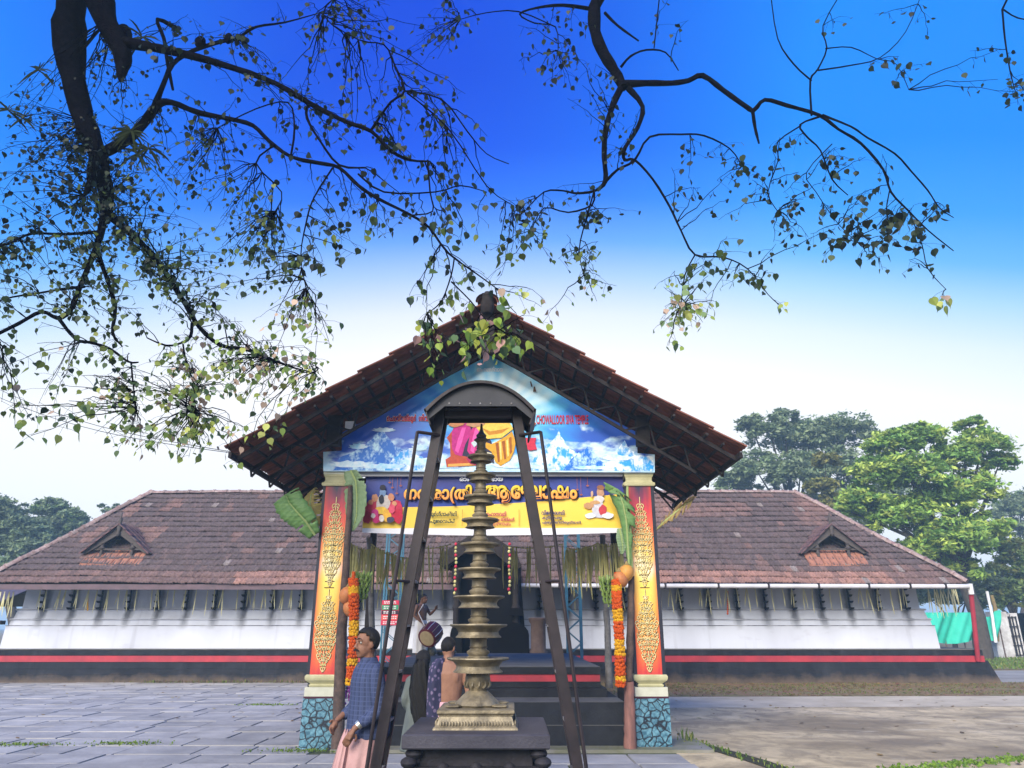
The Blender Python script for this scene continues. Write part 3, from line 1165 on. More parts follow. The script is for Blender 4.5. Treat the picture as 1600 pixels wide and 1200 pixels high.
# wall lamps: each iron bracket with a column of oil cups -------------
def make_lamp():
    root = empty('wall_lamp', (0, 0, 0), 'x', 'oil lamp', 'oil lamps along the temple wall')
    b_ = MB()
    b_.box(-.025, .025, .0, .05, -.42, .42)
    b_.build('bar', M['lamp_black'], root)
    for i in range(4):
        z = .30 - i * .22
        c_ = MB()
        c_.lathe([(.02, -.05), (.05, -.045), (.095, .0), (.10, .03), (.085, .03), (.03, .0)], 10, (0, -.10, z))
        c_.bar((0, .0, z - .03), (0, -.08, z - .03), .03)
        c_.build('cup', M['lamp_black'], root)
    return root


lm0 = make_lamp()
for i, x_ in enumerate(lamp_x):
    o = lm0 if i == 0 else copy_tree(lm0)
    dpx = lamp_px[i]
    o.location = (x_, 26.42, 2.80)
    ORD = ['first', 'second', 'third', 'fourth', 'fifth', 'sixth', 'seventh', 'eighth', 'ninth', 'tenth', 'eleventh', 'twelfth', 'thirteenth', 'fourteenth']
    if i < 14:
        o['label'] = 'black column of oil cups, %s from the left end of the white wall' % ORD[i]
    else:
        o['label'] = 'black column of oil cups, %s from the right end of the white wall' % ORD[27 - i]

# palm leaf strips hung along the eave ----------------------------------
def strip_mesh(L1, L2, sp_, sway):
    b_ = MB()
    for L, sg in ((L1, -1), (L2, 1)):
        if L <= 0:
            continue
        n_ = 5
        pts = []
        for i in range(n_ + 1):
            f_ = i / n_
            pts.append((sg * sp_ * f_ ** .8 + sway * f_ * f_, -.02 * math.sin(f_ * 3) * sg, -L * f_))
        wv = [.014, .021, .022, .019, .014, .005]
        vs = []
        for (a, c, z), w_ in zip(pts, wv):
            vs += [(a - w_, c, z), (a, c - .006, z), (a + w_, c, z)]
        fs = []
        for i in range(n_):
            for q in range(2):
                fs.append((i * 3 + q, i * 3 + q + 1, (i + 1) * 3 + q + 1, (i + 1) * 3 + q))
        b_.add(vs, fs)
    return b_.mesh('palm_strip', M['palm'])


strips = [strip_mesh(.75, .70, .07, .02), strip_mesh(.85, .0, .02, .03), strip_mesh(.7, .8, .04, -.03), strip_mesh(.0, .76, .03, -.02), strip_mesh(.62, .85, .09, .0)]
k = 0
for i in range(len(lamp_x) - 1):
    if i == 13:
        continue
    gap = lamp_x[i + 1] - lamp_x[i]
    for q in range(3):
        x_ = lamp_x[i] + gap * (q + .5) / 3 + random.uniform(-.1, .1)
        if random.random() < .12:
            continue
        o = link('palm_strip', random.choice(strips), None, (x_, 25.9 + random.uniform(-.15, .15), 3.10))
        o.rotation_euler = (0, random.uniform(-.06, .06), random.uniform(-.4, .4))
        o.scale = (1, 1, random.uniform(.8, 1.1))
        side_ = 'left of the gateway' if lamp_px[i] < 480 else ('right of the gateway' if lamp_px[i] > 1020 else 'seen through the gateway')
        n1_, n2_ = (ORD[i], ORD[i + 1]) if i < 13 else (ORD[27 - i], ORD[26 - i])
        tag(o, 'pale palm leaf strip, %s between %s and %s lamp columns from the %s end' % (('left', 'middle', 'right')[q], n1_, n2_, 'left' if i < 13 else 'right'), 'palm strip', 'palm leaf strips hung along the eave ' + side_)
for j in range(9):
    x_ = 14.9 + j * .12
    o = link('palm_strip', random.choice(strips), None, (x_ + random.uniform(-.05, .05), 26.0 + .2 * random.random(), 3.08))
    o.scale = (1, 1, random.uniform(.9, 1.4))
    tag(o, 'pale palm leaf strip hanging at the right corner of the temple eave', 'palm strip', 'palm leaf strips at the right eave corner')
for j in range(9):
    x_ = -18.9 + j * .14
    o = link('palm_strip', random.choice(strips), None, (x_ + random.uniform(-.05, .05), 26.0 + .2 * random.random(), 3.0))
    o.scale = (1, 1, random.uniform(.9, 1.3))
    tag(o, 'pale palm leaf strip hanging at the left corner of the temple eave', 'palm strip', 'palm leaf strips at the left eave corner')

# thin flower strings on the wall
for x_px, y0_, y1_, mm, lab in ((1137, 925, 962, 'mar_o', 'thin orange flower string hanging on the white wall by the eave'),
                                (137, 930, 955, 'mar_y', 'thin yellow flower string on the white wall near the left dormer')):
    b_ = MB()
    a, c_ = P(x_px, y0_, 26.0), P(x_px, y1_, 26.0)
    n_ = 12
    for q in range(n_):
        b_.ball(a.lerp(c_, q / n_), .035, 6, 4)
    tag(b_.build('flower_string', M[mm], None, origin=tuple(c_)), lab, 'flower string')

# stepped platform in front of the temple ----------------------------
plat = empty('stepped_platform', (-.4, 13.2, 0), 'black stepped stone platform with a red band before the temple door', 'platform')
b_ = MB()
b_.box(-2.57, 1.80, 12.24, 20.4, .0, .67)
b_.build('lower_step', M['black_stone'], plat)
b_ = MB()
b_.box(-2.50, 1.62, 13.04, 20.3, .672, .81)
b_.build('middle_step', M['black_stone'], plat)
b_ = MB()
b_.box(-2.45, 1.55, 13.33, 20.2, .812, .90)
b_.box(-2.46, 1.56, 13.32, 20.2, 1.02, 1.135)
b_.build('top_slab', M['black_stone'], plat)
b_ = MB()
b_.box(-2.44, 1.54, 13.34, 20.2, .902, 1.018)
b_.build('red_band', M['red_band'], plat)
b_ = MB()
b_.box(-2.45, 1.55, 13.35, 20.18, 1.136, 1.142)
b_.build('worn_top', M['grey_slab'], plat)
b_ = MB()
b_.box(-2.56, 1.79, 12.25, 13.03, .671, .676)
b_.build('worn_tread', M['grey_slab'], plat)
b_ = MB()
b_.box(-2.2, 1.3, 20.42, 25.8, 0, 1.06)
b_.build('rear_block', M['black_stone'], plat)
# joint line along the lower block
b_ = MB()
b_.box(-2.572, 1.802, 12.232, 12.238, .335, .345)
b_.build('joint_line', M['grey_slab'], plat)

# dark carved porch before the door ------------------------------------
DD = 22.6
porch = empty('door_porch', (-.95, DD, 1.06), 'dark gabled wooden porch with black doorway behind the tall lamp', 'porch')


def pp(x, y, d=DD):
    q = P(x, y, d)
    return (q.x, q.z)


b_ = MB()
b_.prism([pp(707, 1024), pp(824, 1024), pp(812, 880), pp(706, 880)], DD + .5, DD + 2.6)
b_.build('doorway', M['lamp_black'], porch)  # solid black block fills the opening; the inner shade is its colour
for poly in ([(752, 826), (690, 866), (684, 880), (700, 884), (752, 846)], [(752, 826), (806, 862), (815, 886), (804, 892), (752, 846)]):
    b_ = MB()
    b_.prism([pp(*q) for q in poly], DD - .15, DD + 2.4)
    b_.build('gable_board', M['wood_dark'], porch)
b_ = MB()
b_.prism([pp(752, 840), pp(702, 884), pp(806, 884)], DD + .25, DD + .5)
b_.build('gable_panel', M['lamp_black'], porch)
for x_ in (711, 806):
    b_ = MB()
    q = P(x_, 1022, DD)
    b_.lathe([(.16, 0), (.16, .2), (.11, .25), (.10, 1.2), (.14, 1.3), (.10, 1.4), (.10, 2.1), (.17, 2.2), (.17, 2.5)], 12, (q.x, DD + .15, 1.06))
    b_.build('pillar', M['wood_dark'], porch, smooth=True)
for (xa, xb, ya, yb) in ((704, 724, 1024, 975), (770, 826, 1024, 972)):
    b_ = MB()
    q0, q1 = P(xa, ya, DD - .5), P(xb, yb, DD - .5)
    n_ = 10
    prof_ = [(q0.x, q0.z), (q1.x, q0.z)] + [(q1.x - (q1.x - q0.x) * .5 + (q1.x - q0.x) * .5 * math.cos(math.pi * i / n_), q1.z - .35 + .35 * math.sin(math.pi * i / n_)) for i in range(n_ + 1)]
    b_.prism(prof_, DD - .9, DD - .1)
    b_.build('balustrade', M['lamp_black'], porch)
b_ = MB()
b_.box(*sorted((P(795, 960, DD).x, P(816, 960, DD).x)), DD - .1, DD + .3, P(800, 962, DD).z, P(800, 950, DD).z)
b_.build('corbel', M['lamp_black'], porch)

q = P(842, 1025, 20.9)
b_ = MB()
b_.lathe([(.24, 0), (.25, .1), (.21, .16), (.21, .82), (.26, .9), (.28, .98), (.22, 1.0)], 14, (q.x, 21.2, 1.06))
tag(b_.build('stone_pedestal', M['stone_box'], None, smooth=True, origin=(q.x, 21.2, 1.06)), 'round brown pedestal on the platform right of the dark doorway', 'pedestal')
pc_ = MB()
q = P(737, 1012, 19.2)
pc_.lathe([(.10, 0), (.13, .06), (.13, .14), (.09, .2), (.12, .24), (.10, .26)], 14, (-2.0, 18.6, 1.142))
tag(pc_.build('brass_vessel', M['bronze'], None, smooth=True, origin=(-2.0, 18.6, 1.142)), 'small round metal vessel on the platform beside the drummer', 'vessel')
pc_ = MB()
pc_.lathe([(.20, 0), (.26, .05), (.26, .09), (.22, .1)], 16, (-1.66, 18.9, 1.142))
tag(pc_.build('metal_tray', M['bronze'], None, smooth=True, origin=(-1.66, 18.9, 1.142)), 'low round metal tray on the platform behind the bare-backed man', 'tray')

# ================================================================== PAVILION ROOF over the steps
RC, RHW, RZ, EZ = -.42, 4.05, 6.98, 4.44
Y0, Y1 = 10.9, 15.9
ANG = math.atan2(RZ - EZ, RHW)
SLN = math.hypot(RHW, RZ - EZ)
pav = empty('pavilion_roof', (RC, 13.4, 0), 'steep tiled pavilion roof on dark steel trusses behind the printed gable', 'pavilion')


def slope_pt(sg, t, y, off=0.0):
    """point on the roof plane, t metres down from the ridge on side sg, off along the outward normal"""
    return Vector((RC + sg * (t * math.cos(ANG) + off * math.sin(ANG)), y, RZ - t * math.sin(ANG) + off * math.cos(ANG)))


def pav_tile_mesh(L, W):
    b_ = MB()
    n_ = 8
    prof_ = [(-W / 2 + W * i / n_, .018 * (1 if i in (0, 1, 4, 5, 8) else 0)) for i in range(n_ + 1)]
    top, bot = [], []
    for x_, lift in ((0, 0), (L, .0)):
        for y_, h_ in prof_:
            top.append((x_, y_, h_ + .022))
            bot.append((x_, y_, h_))
    m_ = n_ + 1
    vs = top + bot
    fs = []
    for i in range(n_):
        fs.append((i, i + 1, m_ + i + 1, m_ + i))
        fs.append((2 * m_ + i, 3 * m_ + i, 3 * m_ + i + 1, 2 * m_ + i + 1))
        fs.append((m_ + i, m_ + i + 1, 3 * m_ + i + 1, 3 * m_ + i))
    fs.append((0, m_, 3 * m_, 2 * m_))
    fs.append((n_, 2 * m_ + n_, 3 * m_ + n_, m_ + n_))
    b_.add(vs, fs)
    return b_.mesh('roof_tile', M['tile_pav'])


NCO = 8
CL = SLN / NCO
TW = .313
tm = pav_tile_mesh(CL * 1.10, TW)
ncol = int((Y1 - Y0) / TW)
for sg in (-1, 1):
    for r_ in range(NCO):
        for k in range(ncol):
            y_ = Y0 + TW / 2 + k * TW + random.uniform(-.006, .006)
            p_ = slope_pt(sg, r_ * CL + random.uniform(-.012, .012), y_, .045)
            o = link('roof_tile', tm, pav, p_ - pav.location)
            o.rotation_euler = (random.uniform(-.012, .012), ANG - .075 + random.uniform(-.006, .006), 0 if sg > 0 else math.pi)
# ridge caps
cy = Y0 - .06
while cy < Y1:
    cap_tile((RC, cy, RZ + .08), (RC, cy + .4, RZ + .08), .17).build('ridge_cap', M['tile_pav'], pav, smooth=True)
    cy += .4
b_ = MB()
b_.lathe([(.08, 0), (.11, .05), (.12, .16), (.09, .28), (.10, .32), (.05, .40)], 10, (RC, Y0 - .02, RZ - .16))
b_.box(RC - .12, RC + .12, Y0 + .02, Y0 + .10, RZ - .85, RZ - .1)
b_.build('ridge_end', M['wood_dark'], pav, smooth=True)
# battens, rafters and trusses
for sg in (-1, 1):
    for r_ in range(NCO + 1):
        for hf in (0, .5):
            t_ = (r_ + hf) * CL
            if t_ > SLN + .02:
                continue
            b_ = MB()
            b_.bar(slope_pt(sg, t_ + .02, Y0 + .04, -.02), slope_pt(sg, t_ + .02, Y1 - .05, -.02), .045 if hf == 0 else .03, .04)
            b_.build('batten', M['steel_dark'], pav)
    for y_ in (11.15, 11.9, 12.75, 13.6, 14.5, 15.4):
        b_ = MB()
        b_.bar(slope_pt(sg, .05, y_, -.07), slope_pt(sg, SLN + .05, y_, -.07), .05, .06)
        b_.build('rafter', M['steel_dark'], pav)
    for y_ in (11.75, 13.6, 15.5):
        b_ = MB()
        lo = lambda t_: slope_pt(sg, t_, y_, -.42)
        b_.bar(lo(.1), lo(SLN - .35), .05, .05)
        b_.build('lower_chord', M['steel_dark'], pav)
        t_ = .4
        k = 0
        while t_ < SLN - .5:
            b_ = MB()
            a_, c_ = lo(t_), slope_pt(sg, t_ + .3, y_, -.1)
            if k % 2:
                a_, c_ = slope_pt(sg, t_, y_, -.1), lo(t_ + .3)
            b_.bar(a_, c_, .028)
            b_.build('web_bar', M['steel_dark'], pav)
            t_ += .33
            k += 1
    # eave angle bar and triangular end brackets
    b_ = MB()
    b_.bar(slope_pt(sg, SLN + .03, Y0, -.05), slope_pt(sg, SLN + .03, Y1, -.05), .05, .09)
    b_.build('eave_bar', M['steel_dark'], pav)
    for y_ in (11.75, 12.7, 13.6, 14.5, 15.5):
        b_ = MB()
        a_ = slope_pt(sg, SLN + .0, y_, -.06)
        c_ = slope_pt(sg, SLN - .42, y_, -.06)
        d_ = (a_ + c_) / 2 + Vector((sg * .14, 0, -.30))
        b_.bar(a_, d_, .03)
        b_.bar(d_, c_, .03)
        b_.build('eave_bracket', M['steel_dark'], pav)
    # columns hidden behind the printed pillars, with short bracket stubs above the sign corners
    for y_ in (12.6, 15.5):
        b_ = MB()
        cx_ = -3.0 if sg < 0 else 2.2
        ztop = RZ - abs(cx_ - RC) * math.tan(ANG) - .15
        b_.box(cx_ - .06, cx_ + .06, y_ - .06, y_ + .06, 0, ztop)
        b_.build('column', M['steel_dark'], pav)
    b_ = MB()
    cx_ = P(524, 690, 12.0).x if sg < 0 else P(1003, 690, 12.0).x
    b_.box(cx_ - .11, cx_ + .11, 11.8, 12.0, 4.78, 5.3)
    b_.build('post_stub', M['wood_dark'], pav)
for y_ in (12.6, 15.5):
    b_ = MB()
    b_.bar((-3.0, y_, 4.30), (2.2, y_, 4.30), .07, .09)
    b_.build('tie_beam', M['steel_dark'], pav)
b_ = MB()
b_.bar((RC, Y0 + .1, RZ - .12), (RC, Y1, RZ - .12), .08, .14)
b_.build('ridge_beam', M['steel_dark'], pav)

fl = empty('flood_light', P(547, 664, 11.75), 'small white floodlight fixed under the left roof slope beside the gable', 'floodlight')
b_ = MB()
q = P(547, 664, 11.75)
b_.box(q.x - .085, q.x + .085, q.y, q.y + .06, q.z - .065, q.z + .065)
b_.build('housing', M['white_paint'], fl)
b_ = MB()
b_.box(q.x - .072, q.x + .072, q.y - .004, q.y - .001, q.z - .052, q.z + .052)
b_.build('lens', M['gutter'], fl)
b_ = MB()
b_.bar((q.x, q.y + .03, q.z + .06), (q.x, q.y + .05, q.z + .33), .02)
b_.build('arm', M['steel_dark'], fl)

# blue lattice posts -------------------------------------------------
def lattice(x_, y_, w_, h_, label):
    root = empty('lattice_post', (x_, y_, 0), label, 'post', 'blue lattice posts beside the platform')
    for sx in (-1, 1):
        for sy in (-1, 1):
            b_ = MB()
            b_.box(x_ + sx * w_ / 2 - .025, x_ + sx * w_ / 2 + .025, y_ + sy * w_ / 2 - .025, y_ + sy * w_ / 2 + .025, 0, h_)
            b_.build('upright', M['blue_steel'], root)
    z = .1
    k = 0
    while z < h_ - .3:
        for sy in (-1, 1):
            b_ = MB()
            s_ = 1 if k % 2 else -1
            b_.bar((x_ - s_ * w_ / 2, y_ + sy * (w_ / 2 + .0), z), (x_ + s_ * w_ / 2, y_ + sy * (w_ / 2), z + .32), .022)
            b_.build('lacing', M['blue_steel'], root)
        z += .32
        k += 1
    return root


lattice(P(896, 940, 20.75).x, 20.75, .38, 4.6, 'blue steel lattice post right of the dark doorway')
lattice(P(613, 940, 20.75).x, 20.75, .42, 4.6, 'blue steel lattice post left of the doorway behind the notice board')
q0, q1 = P(597, 938, 20.4), P(622, 977, 20.4)
nb_ = empty('notice_board', (q0.x, 20.4, q1.z), 'small red and green notice board on the left blue post', 'notice board')
b_ = MB()
b_.box(q0.x, q1.x, 20.4, 20.43, q1.z, q0.z)
b_.build('board', flat('notice_red', 190, 40, 70), nb_)
hts = [(0.0, .2, 'notice_pink', (200, 50, 80)), (.2, .42, 'notice_salmon', (214, 90, 84)), (.43, .6, 'notice_dark', (58, 36, 50)), (.61, .82, 'notice_green', (48, 140, 100)), (.83, 1, 'notice_red2', (196, 44, 76))]
for a_, c_, nm, rgb in hts:
    b_ = MB()
    zz0 = q1.z + (q0.z - q1.z) * a_
    zz1 = q1.z + (q0.z - q1.z) * c_
    b_.box(q0.x + .01, q1.x - .01, 20.394, 20.398, zz0 + .005, zz1 - .005)
    pan = b_.build('panel', flat(nm, *rgb), nb_)
    for r2 in range(2):
        b_ = MB()
        zc = zz0 + (zz1 - zz0) * (.33 + .34 * r2)
        xx = q0.x + .06
        while xx < q1.x - .08:
            wd = random.uniform(.03, .07)
            b_.box(xx, xx + wd, 20.389, 20.392, zc - .012, zc + .012)
            xx += wd + .02
        tag(b_.build('print_line', flat('notice_white', 225, 215, 215), pan), kind='stuff')

# ================================================================== GATEWAY
DG = 12.16
gate = empty('gateway_arch', (-.42, DG, 0), 'printed festival gateway with two flame columns and a blue mountain gable sign', 'gateway')
FZ0, FZ1 = 1.08, 4.14
M['flame'] = flame_mat(FZ0, FZ1)
M['gold'] = mat('gold_ornament', srgb(214, 186, 110), srgb(238, 226, 170), 14, .4)
M['orn_dark'] = mat('ornament_shadow', srgb(92, 52, 24), srgb(60, 34, 22), 14, .5)


def scrolls(zc, h, hw, seed):
    """symmetric filigree of spiral scrolls inside a spindle outline; list of polylines in (x, z)"""
    rnd = random.Random(seed)
    lines = []
    rows = 15
    for i in range(rows):
        f_ = (i + .5) / rows
        z = zc + (f_ - .5) * h
        wmax = hw * (math.sin(math.pi * min(1, f_ * 1.02)) ** .75) * (1.0 if f_ < .62 else 1.0 - (f_ - .62) * 1.4)
        x = .012
        while x < wmax:
            r0 = rnd.uniform(.022, .038)
            turn = rnd.choice((1, -1))
            a0 = rnd.uniform(0, 6.28)
            pts = []
            for q in range(13):
                a_ = a0 + turn * q * .52
                rr = r0 * (1 - q / 15)
                pts.append((x + r0 * .6 + rr * math.cos(a_), z + rr * math.sin(a_) * 1.25))
            lines.append(pts)
            # stem towards the centre
            lines.append([(x + r0, z - .03), (x + r0 * .4, z - .07), (max(x - r0, .0), z - .10)])
            x += r0 * 1.75
    out = []
    for l in lines:
        out.append(l)
        out.append([(-a, b2) for a, b2 in l])
    out.append([(0, zc - h / 2 - .06), (0, zc + h / 2 + .02)])
    return out


def ribbon(b_, pts, w_, y_, dx=0.0, dz=0.0, x0=0.0, mat_=0):
    n_ = len(pts)
    vs = []
    for i, (x, z) in enumerate(pts):
        a, c = pts[max(i - 1, 0)], pts[min(i + 1, n_ - 1)]
        tx, tz = c[0] - a[0], c[1] - a[1]
        L = math.hypot(tx, tz) or 1
        nx, nz = -tz / L * w_ / 2, tx / L * w_ / 2
        vs += [(x0 + x + nx + dx, y_, z + nz + dz), (x0 + x - nx + dx, y_, z - nz + dz)]
    b_.add(vs, [(2 * i, 2 * i + 1, 2 * i + 3, 2 * i + 2) for i in range(n_ - 1)], mat_)


def pillar(x0, x1, label):
    xc = (x0 + x1) / 2
    hw = (x1 - x0) / 2
    loc = Vector((xc, DG, 0))
    b_ = MB()
    b_.box(x0 + .03, x1 - .03, DG + .02, DG + .30, .0, 4.36)
    p_ = link('pillar', b_.mesh('pillar', M['board'], loc), gate, loc - gate.location)
    b_ = MB()
    b_.box(x0 + .005, x1 - .005, DG + .0, DG + .018, FZ0 - .1, FZ1 + .03)
    b_.build('backing_board', M['board'], p_)
    b_ = MB()
    b_.box(x0 + .055, x1 - .065, DG - .006, DG - .001, FZ0, FZ1)
    b_.build('flame_panel', M['flame'], p_)
    for zc, h_, sd_ in ((3.20, 1.42, 3), (1.78, 1.20, 5)):
        ls = scrolls(zc, h_, hw * .60, sd_)
        b_ = MB()
        for l in ls:
            ribbon(b_, l, .016, DG - .009, .006, -.006, xc - .005)
        for l in ls:
            ribbon(b_, l, .011, DG - .012, 0, 0, xc - .005, 1)
        tag(b_.build('ornament', [M['orn_dark'], M['gold']], p_), kind='stuff')
    b_ = MB()
    for zz in (2.52, 2.42, 2.62):
        b_.box(xc - .085, xc + .075, DG - .011, DG - .008, zz - .007, zz + .007)
    tag(b_.build('ornament_bars', M['orn_dark'], p_), kind='stuff')
    # capital: stacked mouldings
    def mould(name, rows, m_, fr):
        bb = MB()
        rs = []
        for (ex, z) in rows:
            rs.append([(x0 - ex, DG - fr - ex * .6, z), (x1 + ex, DG - fr - ex * .6, z), (x1 + ex, DG + .30, z), (x0 - ex, DG + .30, z)])
        bb.rings(rs)
        return bb.build(name, m_, p_)
    mould('capital', [(.0, 4.12), (.015, 4.14), (.015, 4.175), (-.02, 4.19), (-.035, 4.22), (-.03, 4.27), (-.01, 4.30), (-.01, 4.325)], M['cream'], .03)
    mould('abacus', [(.0, 4.327), (.0, 4.415)], M['cream_light'], .03)
    mould('base_moulding', [(-.06, .905), (-.05, .93), (-.075, .945), (-.05, .965), (.0, 1.0), (.012, 1.03), (.012, 1.06), (-.005, 1.085)], M['cream'], .03)
    mould('base_block', [(.0, .765), (.0, .90)], M['cream_light'], .03)
    b_ = MB()
    b_.box(x0 - .012, x1 + .012, DG - .03, DG - .002, .005, .735)
    b_.build('stone_panel', M['stone_print'], p_)
    b_ = MB()
    b_.box(x0 - .008, x1 + .008, DG - .026, DG + .29, .736, .764)
    b_.build('base_strip', flat('maroon_strip', 74, 30, 50), p_)
    b_ = MB()
    b_.box(x1 - .028, x1 - .018, DG + .302, DG + .312, .3, 4.3)
    return p_


pillar(-3.29, -2.77, 'left')
pillar(1.95, 2.47, 'right')
b_ = MB()
b_.box(-2.76, 1.94, DG + .02, DG + .09, 4.30, 4.40)
b_.build('lintel', M['gutter'], gate)


def sign_mat():
    m = bpy.data.materials.new('mountain_sky_print')
    m.use_nodes = True
    t = m.node_tree
    b = t.nodes['Principled BSDF']
    b.inputs['Roughness'].default_value = .4
    tcn = N(t, 'ShaderNodeTexCoord')
    spn = N(t, 'ShaderNodeSeparateXYZ')
    t.links.new(tcn.outputs['Object'], spn.inputs[0])
    x_, z_ = spn.outputs[0], spn.outputs[2]

    def nz(scale, st=(1, 1, 1), det=7):
        mp = N(t, 'ShaderNodeMapping')
        mp.inputs['Scale'].default_value = st
        t.links.new(tcn.outputs['Object'], mp.inputs[0])
        n = N(t, 'ShaderNodeTexNoise')
        n.inputs['Scale'].default_value = scale
        n.inputs['Detail'].default_value = det
        t.links.new(mp.outputs[0], n.inputs['Vector'])
        return n.outputs[0]
    # printed halo: pale round the middle, blue to the sides and apex
    dx = math_n(t, 'MULTIPLY', math_n(t, 'SUBTRACT', x_, .25), .46)
    dz = math_n(t, 'MULTIPLY', math_n(t, 'SUBTRACT', z_, 5.75), .62)
    dd = math_n(t, 'SQRT', math_n(t, 'ADD', math_n(t, 'MULTIPLY', dx, dx), math_n(t, 'MULTIPLY', dz, dz)))
    ang = math_n(t, 'ARCTAN2', math_n(t, 'SUBTRACT', z_, 5.3), math_n(t, 'SUBTRACT', x_, 0.1))
    rays = math_n(t, 'MULTIPLY', math_n(t, 'SINE', math_n(t, 'MULTIPLY', ang, 26.0)), .05)
    dd = math_n(t, 'ADD', math_n(t, 'ADD', dd, rays), math_n(t, 'MULTIPLY', math_n(t, 'SUBTRACT', nz(1.6), .5), .55))
    rp = ramp(t, [(.0, srgb(240, 250, 254)), (.20, srgb(196, 234, 250)), (.42, srgb(86, 192, 240)), (.62, srgb(22, 136, 226)), (.9, srgb(14, 82, 190))], dd)
    col = rp.outputs[0]
    # cloud banks along the bottom
    cl = math_n(t, 'ADD', nz(2.6, (1, 1, 1.9)), math_n(t, 'MULTIPLY', math_n(t, 'SUBTRACT', 4.95, z_), .38))
    clm = ramp(t, [(.52, (0, 0, 0, 1)), (.66, (1, 1, 1, 1))], cl)
    col = mixc(t, clm.outputs[0], col, mixc(t, nz(7), srgb(120, 200, 238), srgb(245, 250, 252)))
    t.links.new(col, b.inputs['Base Color'])
    return m


def pz(x, y, d=DG):
    q = P(x, y, d)
    return (q.x, q.z)


SY = DG - .08
b_ = MB()
outl = [(505, 736), (505, 706), (534, 704), (534, 676), (764, 555), (996, 676), (996, 708), (1023, 710), (1023, 738)]
b_.prism([pz(*q, SY) for q in outl], SY, SY + .05)
sign = b_.build('gable_sign', sign_mat(), gate)
b_ = MB()
b_.box(-3.22, 2.40, DG - .02, DG + .02, 4.44, 4.70)
b_.build('sign_frame', M['steel_dark'], gate)

M['snow'] = mat('mountain_print', srgb(52, 158, 232), srgb(240, 250, 255), 5.5, .4, contrast=(.42, .56), stretch=(1.4, 1, 1))
M['snow2'] = mat('mountain_print_dark', srgb(26, 110, 205), srgb(200, 236, 250), 6.5, .4, contrast=(.46, .62), stretch=(1.4, 1, 1))
M['cloudp'] = mat('cloud_print', srgb(240, 248, 252), srgb(150, 212, 240), 6, .4)


def jag(pts, seed, amp):
    rnd = random.Random(seed)
    out = []
    for i in range(len(pts) - 1):
        a, c = pts[i], pts[i + 1]
        out.append(a)
        for f_ in (.25, .5, .75):
            out.append((a[0] + (c[0] - a[0]) * f_ + rnd.uniform(-amp, amp), a[1] + (c[1] - a[1]) * f_ + rnd.uniform(-amp, amp)))
    out.append(pts[-1])
    return out


def print_piece(name, pts, m_, parent, y_, dpt=DG, edge=0.0, seed=0):
    if edge:
        pts = jag(pts, seed, edge) 
    bb = MB()
    bb.prism([pz(*q, y_) for q in pts], y_, y_ + .003)
    return bb.build(name, m_, parent)


mts = [([(520, 735), (530, 715), (552, 706), (575, 690), (595, 668), (612, 690), (630, 705), (650, 715), (655, 735)], 'snow2'),
       ([(600, 735), (615, 715), (640, 700), (655, 712), (672, 728), (675, 735)], 'snow'),
       ([(820, 735), (835, 715), (852, 700), (873, 673), (885, 695), (905, 712), (915, 735)], 'snow'),
       ([(880, 735), (895, 715), (918, 698), (935, 715), (955, 735)], 'snow2'),
       ([(940, 735), (955, 715), (976, 688), (988, 705), (994, 712), (1020, 714), (1021, 736)], 'snow')]
for i, (pts, m_) in enumerate(mts):
    print_piece('mountain_print', pts, M[m_], sign, SY - .004 - .0006 * i, edge=2.2, seed=i)


def cloud(cx, cy, w_, h_, seed, y_):
    rnd = random.Random(seed)
    pts = []
    n_ = 26
    for i in range(n_):
        a_ = 2 * math.pi * i / n_
        k_ = 1 + .22 * math.sin(i * 2.4 + seed) + rnd.uniform(-.06, .06)
        pts.append((cx + w_ * math.cos(a_) * k_, cy - h_ * math.sin(a_) * (k_ if math.sin(a_) > 0 else .7)))
    return print_piece('cloud_print', pts, M['cloudp'], sign, y_)


for i, (cx, cy, w_, h_) in enumerate([(548, 726, 34, 6), (600, 729, 34, 4.5), (650, 722, 26, 7), (560, 698, 14, 5), (600, 672, 17, 4), (690, 728, 30, 5),
                                      (800, 727, 30, 6), (845, 730, 20, 4), (965, 716, 24, 5), (925, 731, 30, 3.5), (655, 700, 12, 6)]):
    cloud(cx, cy, w_, h_, i + 3, SY - .009 - .0005 * i)

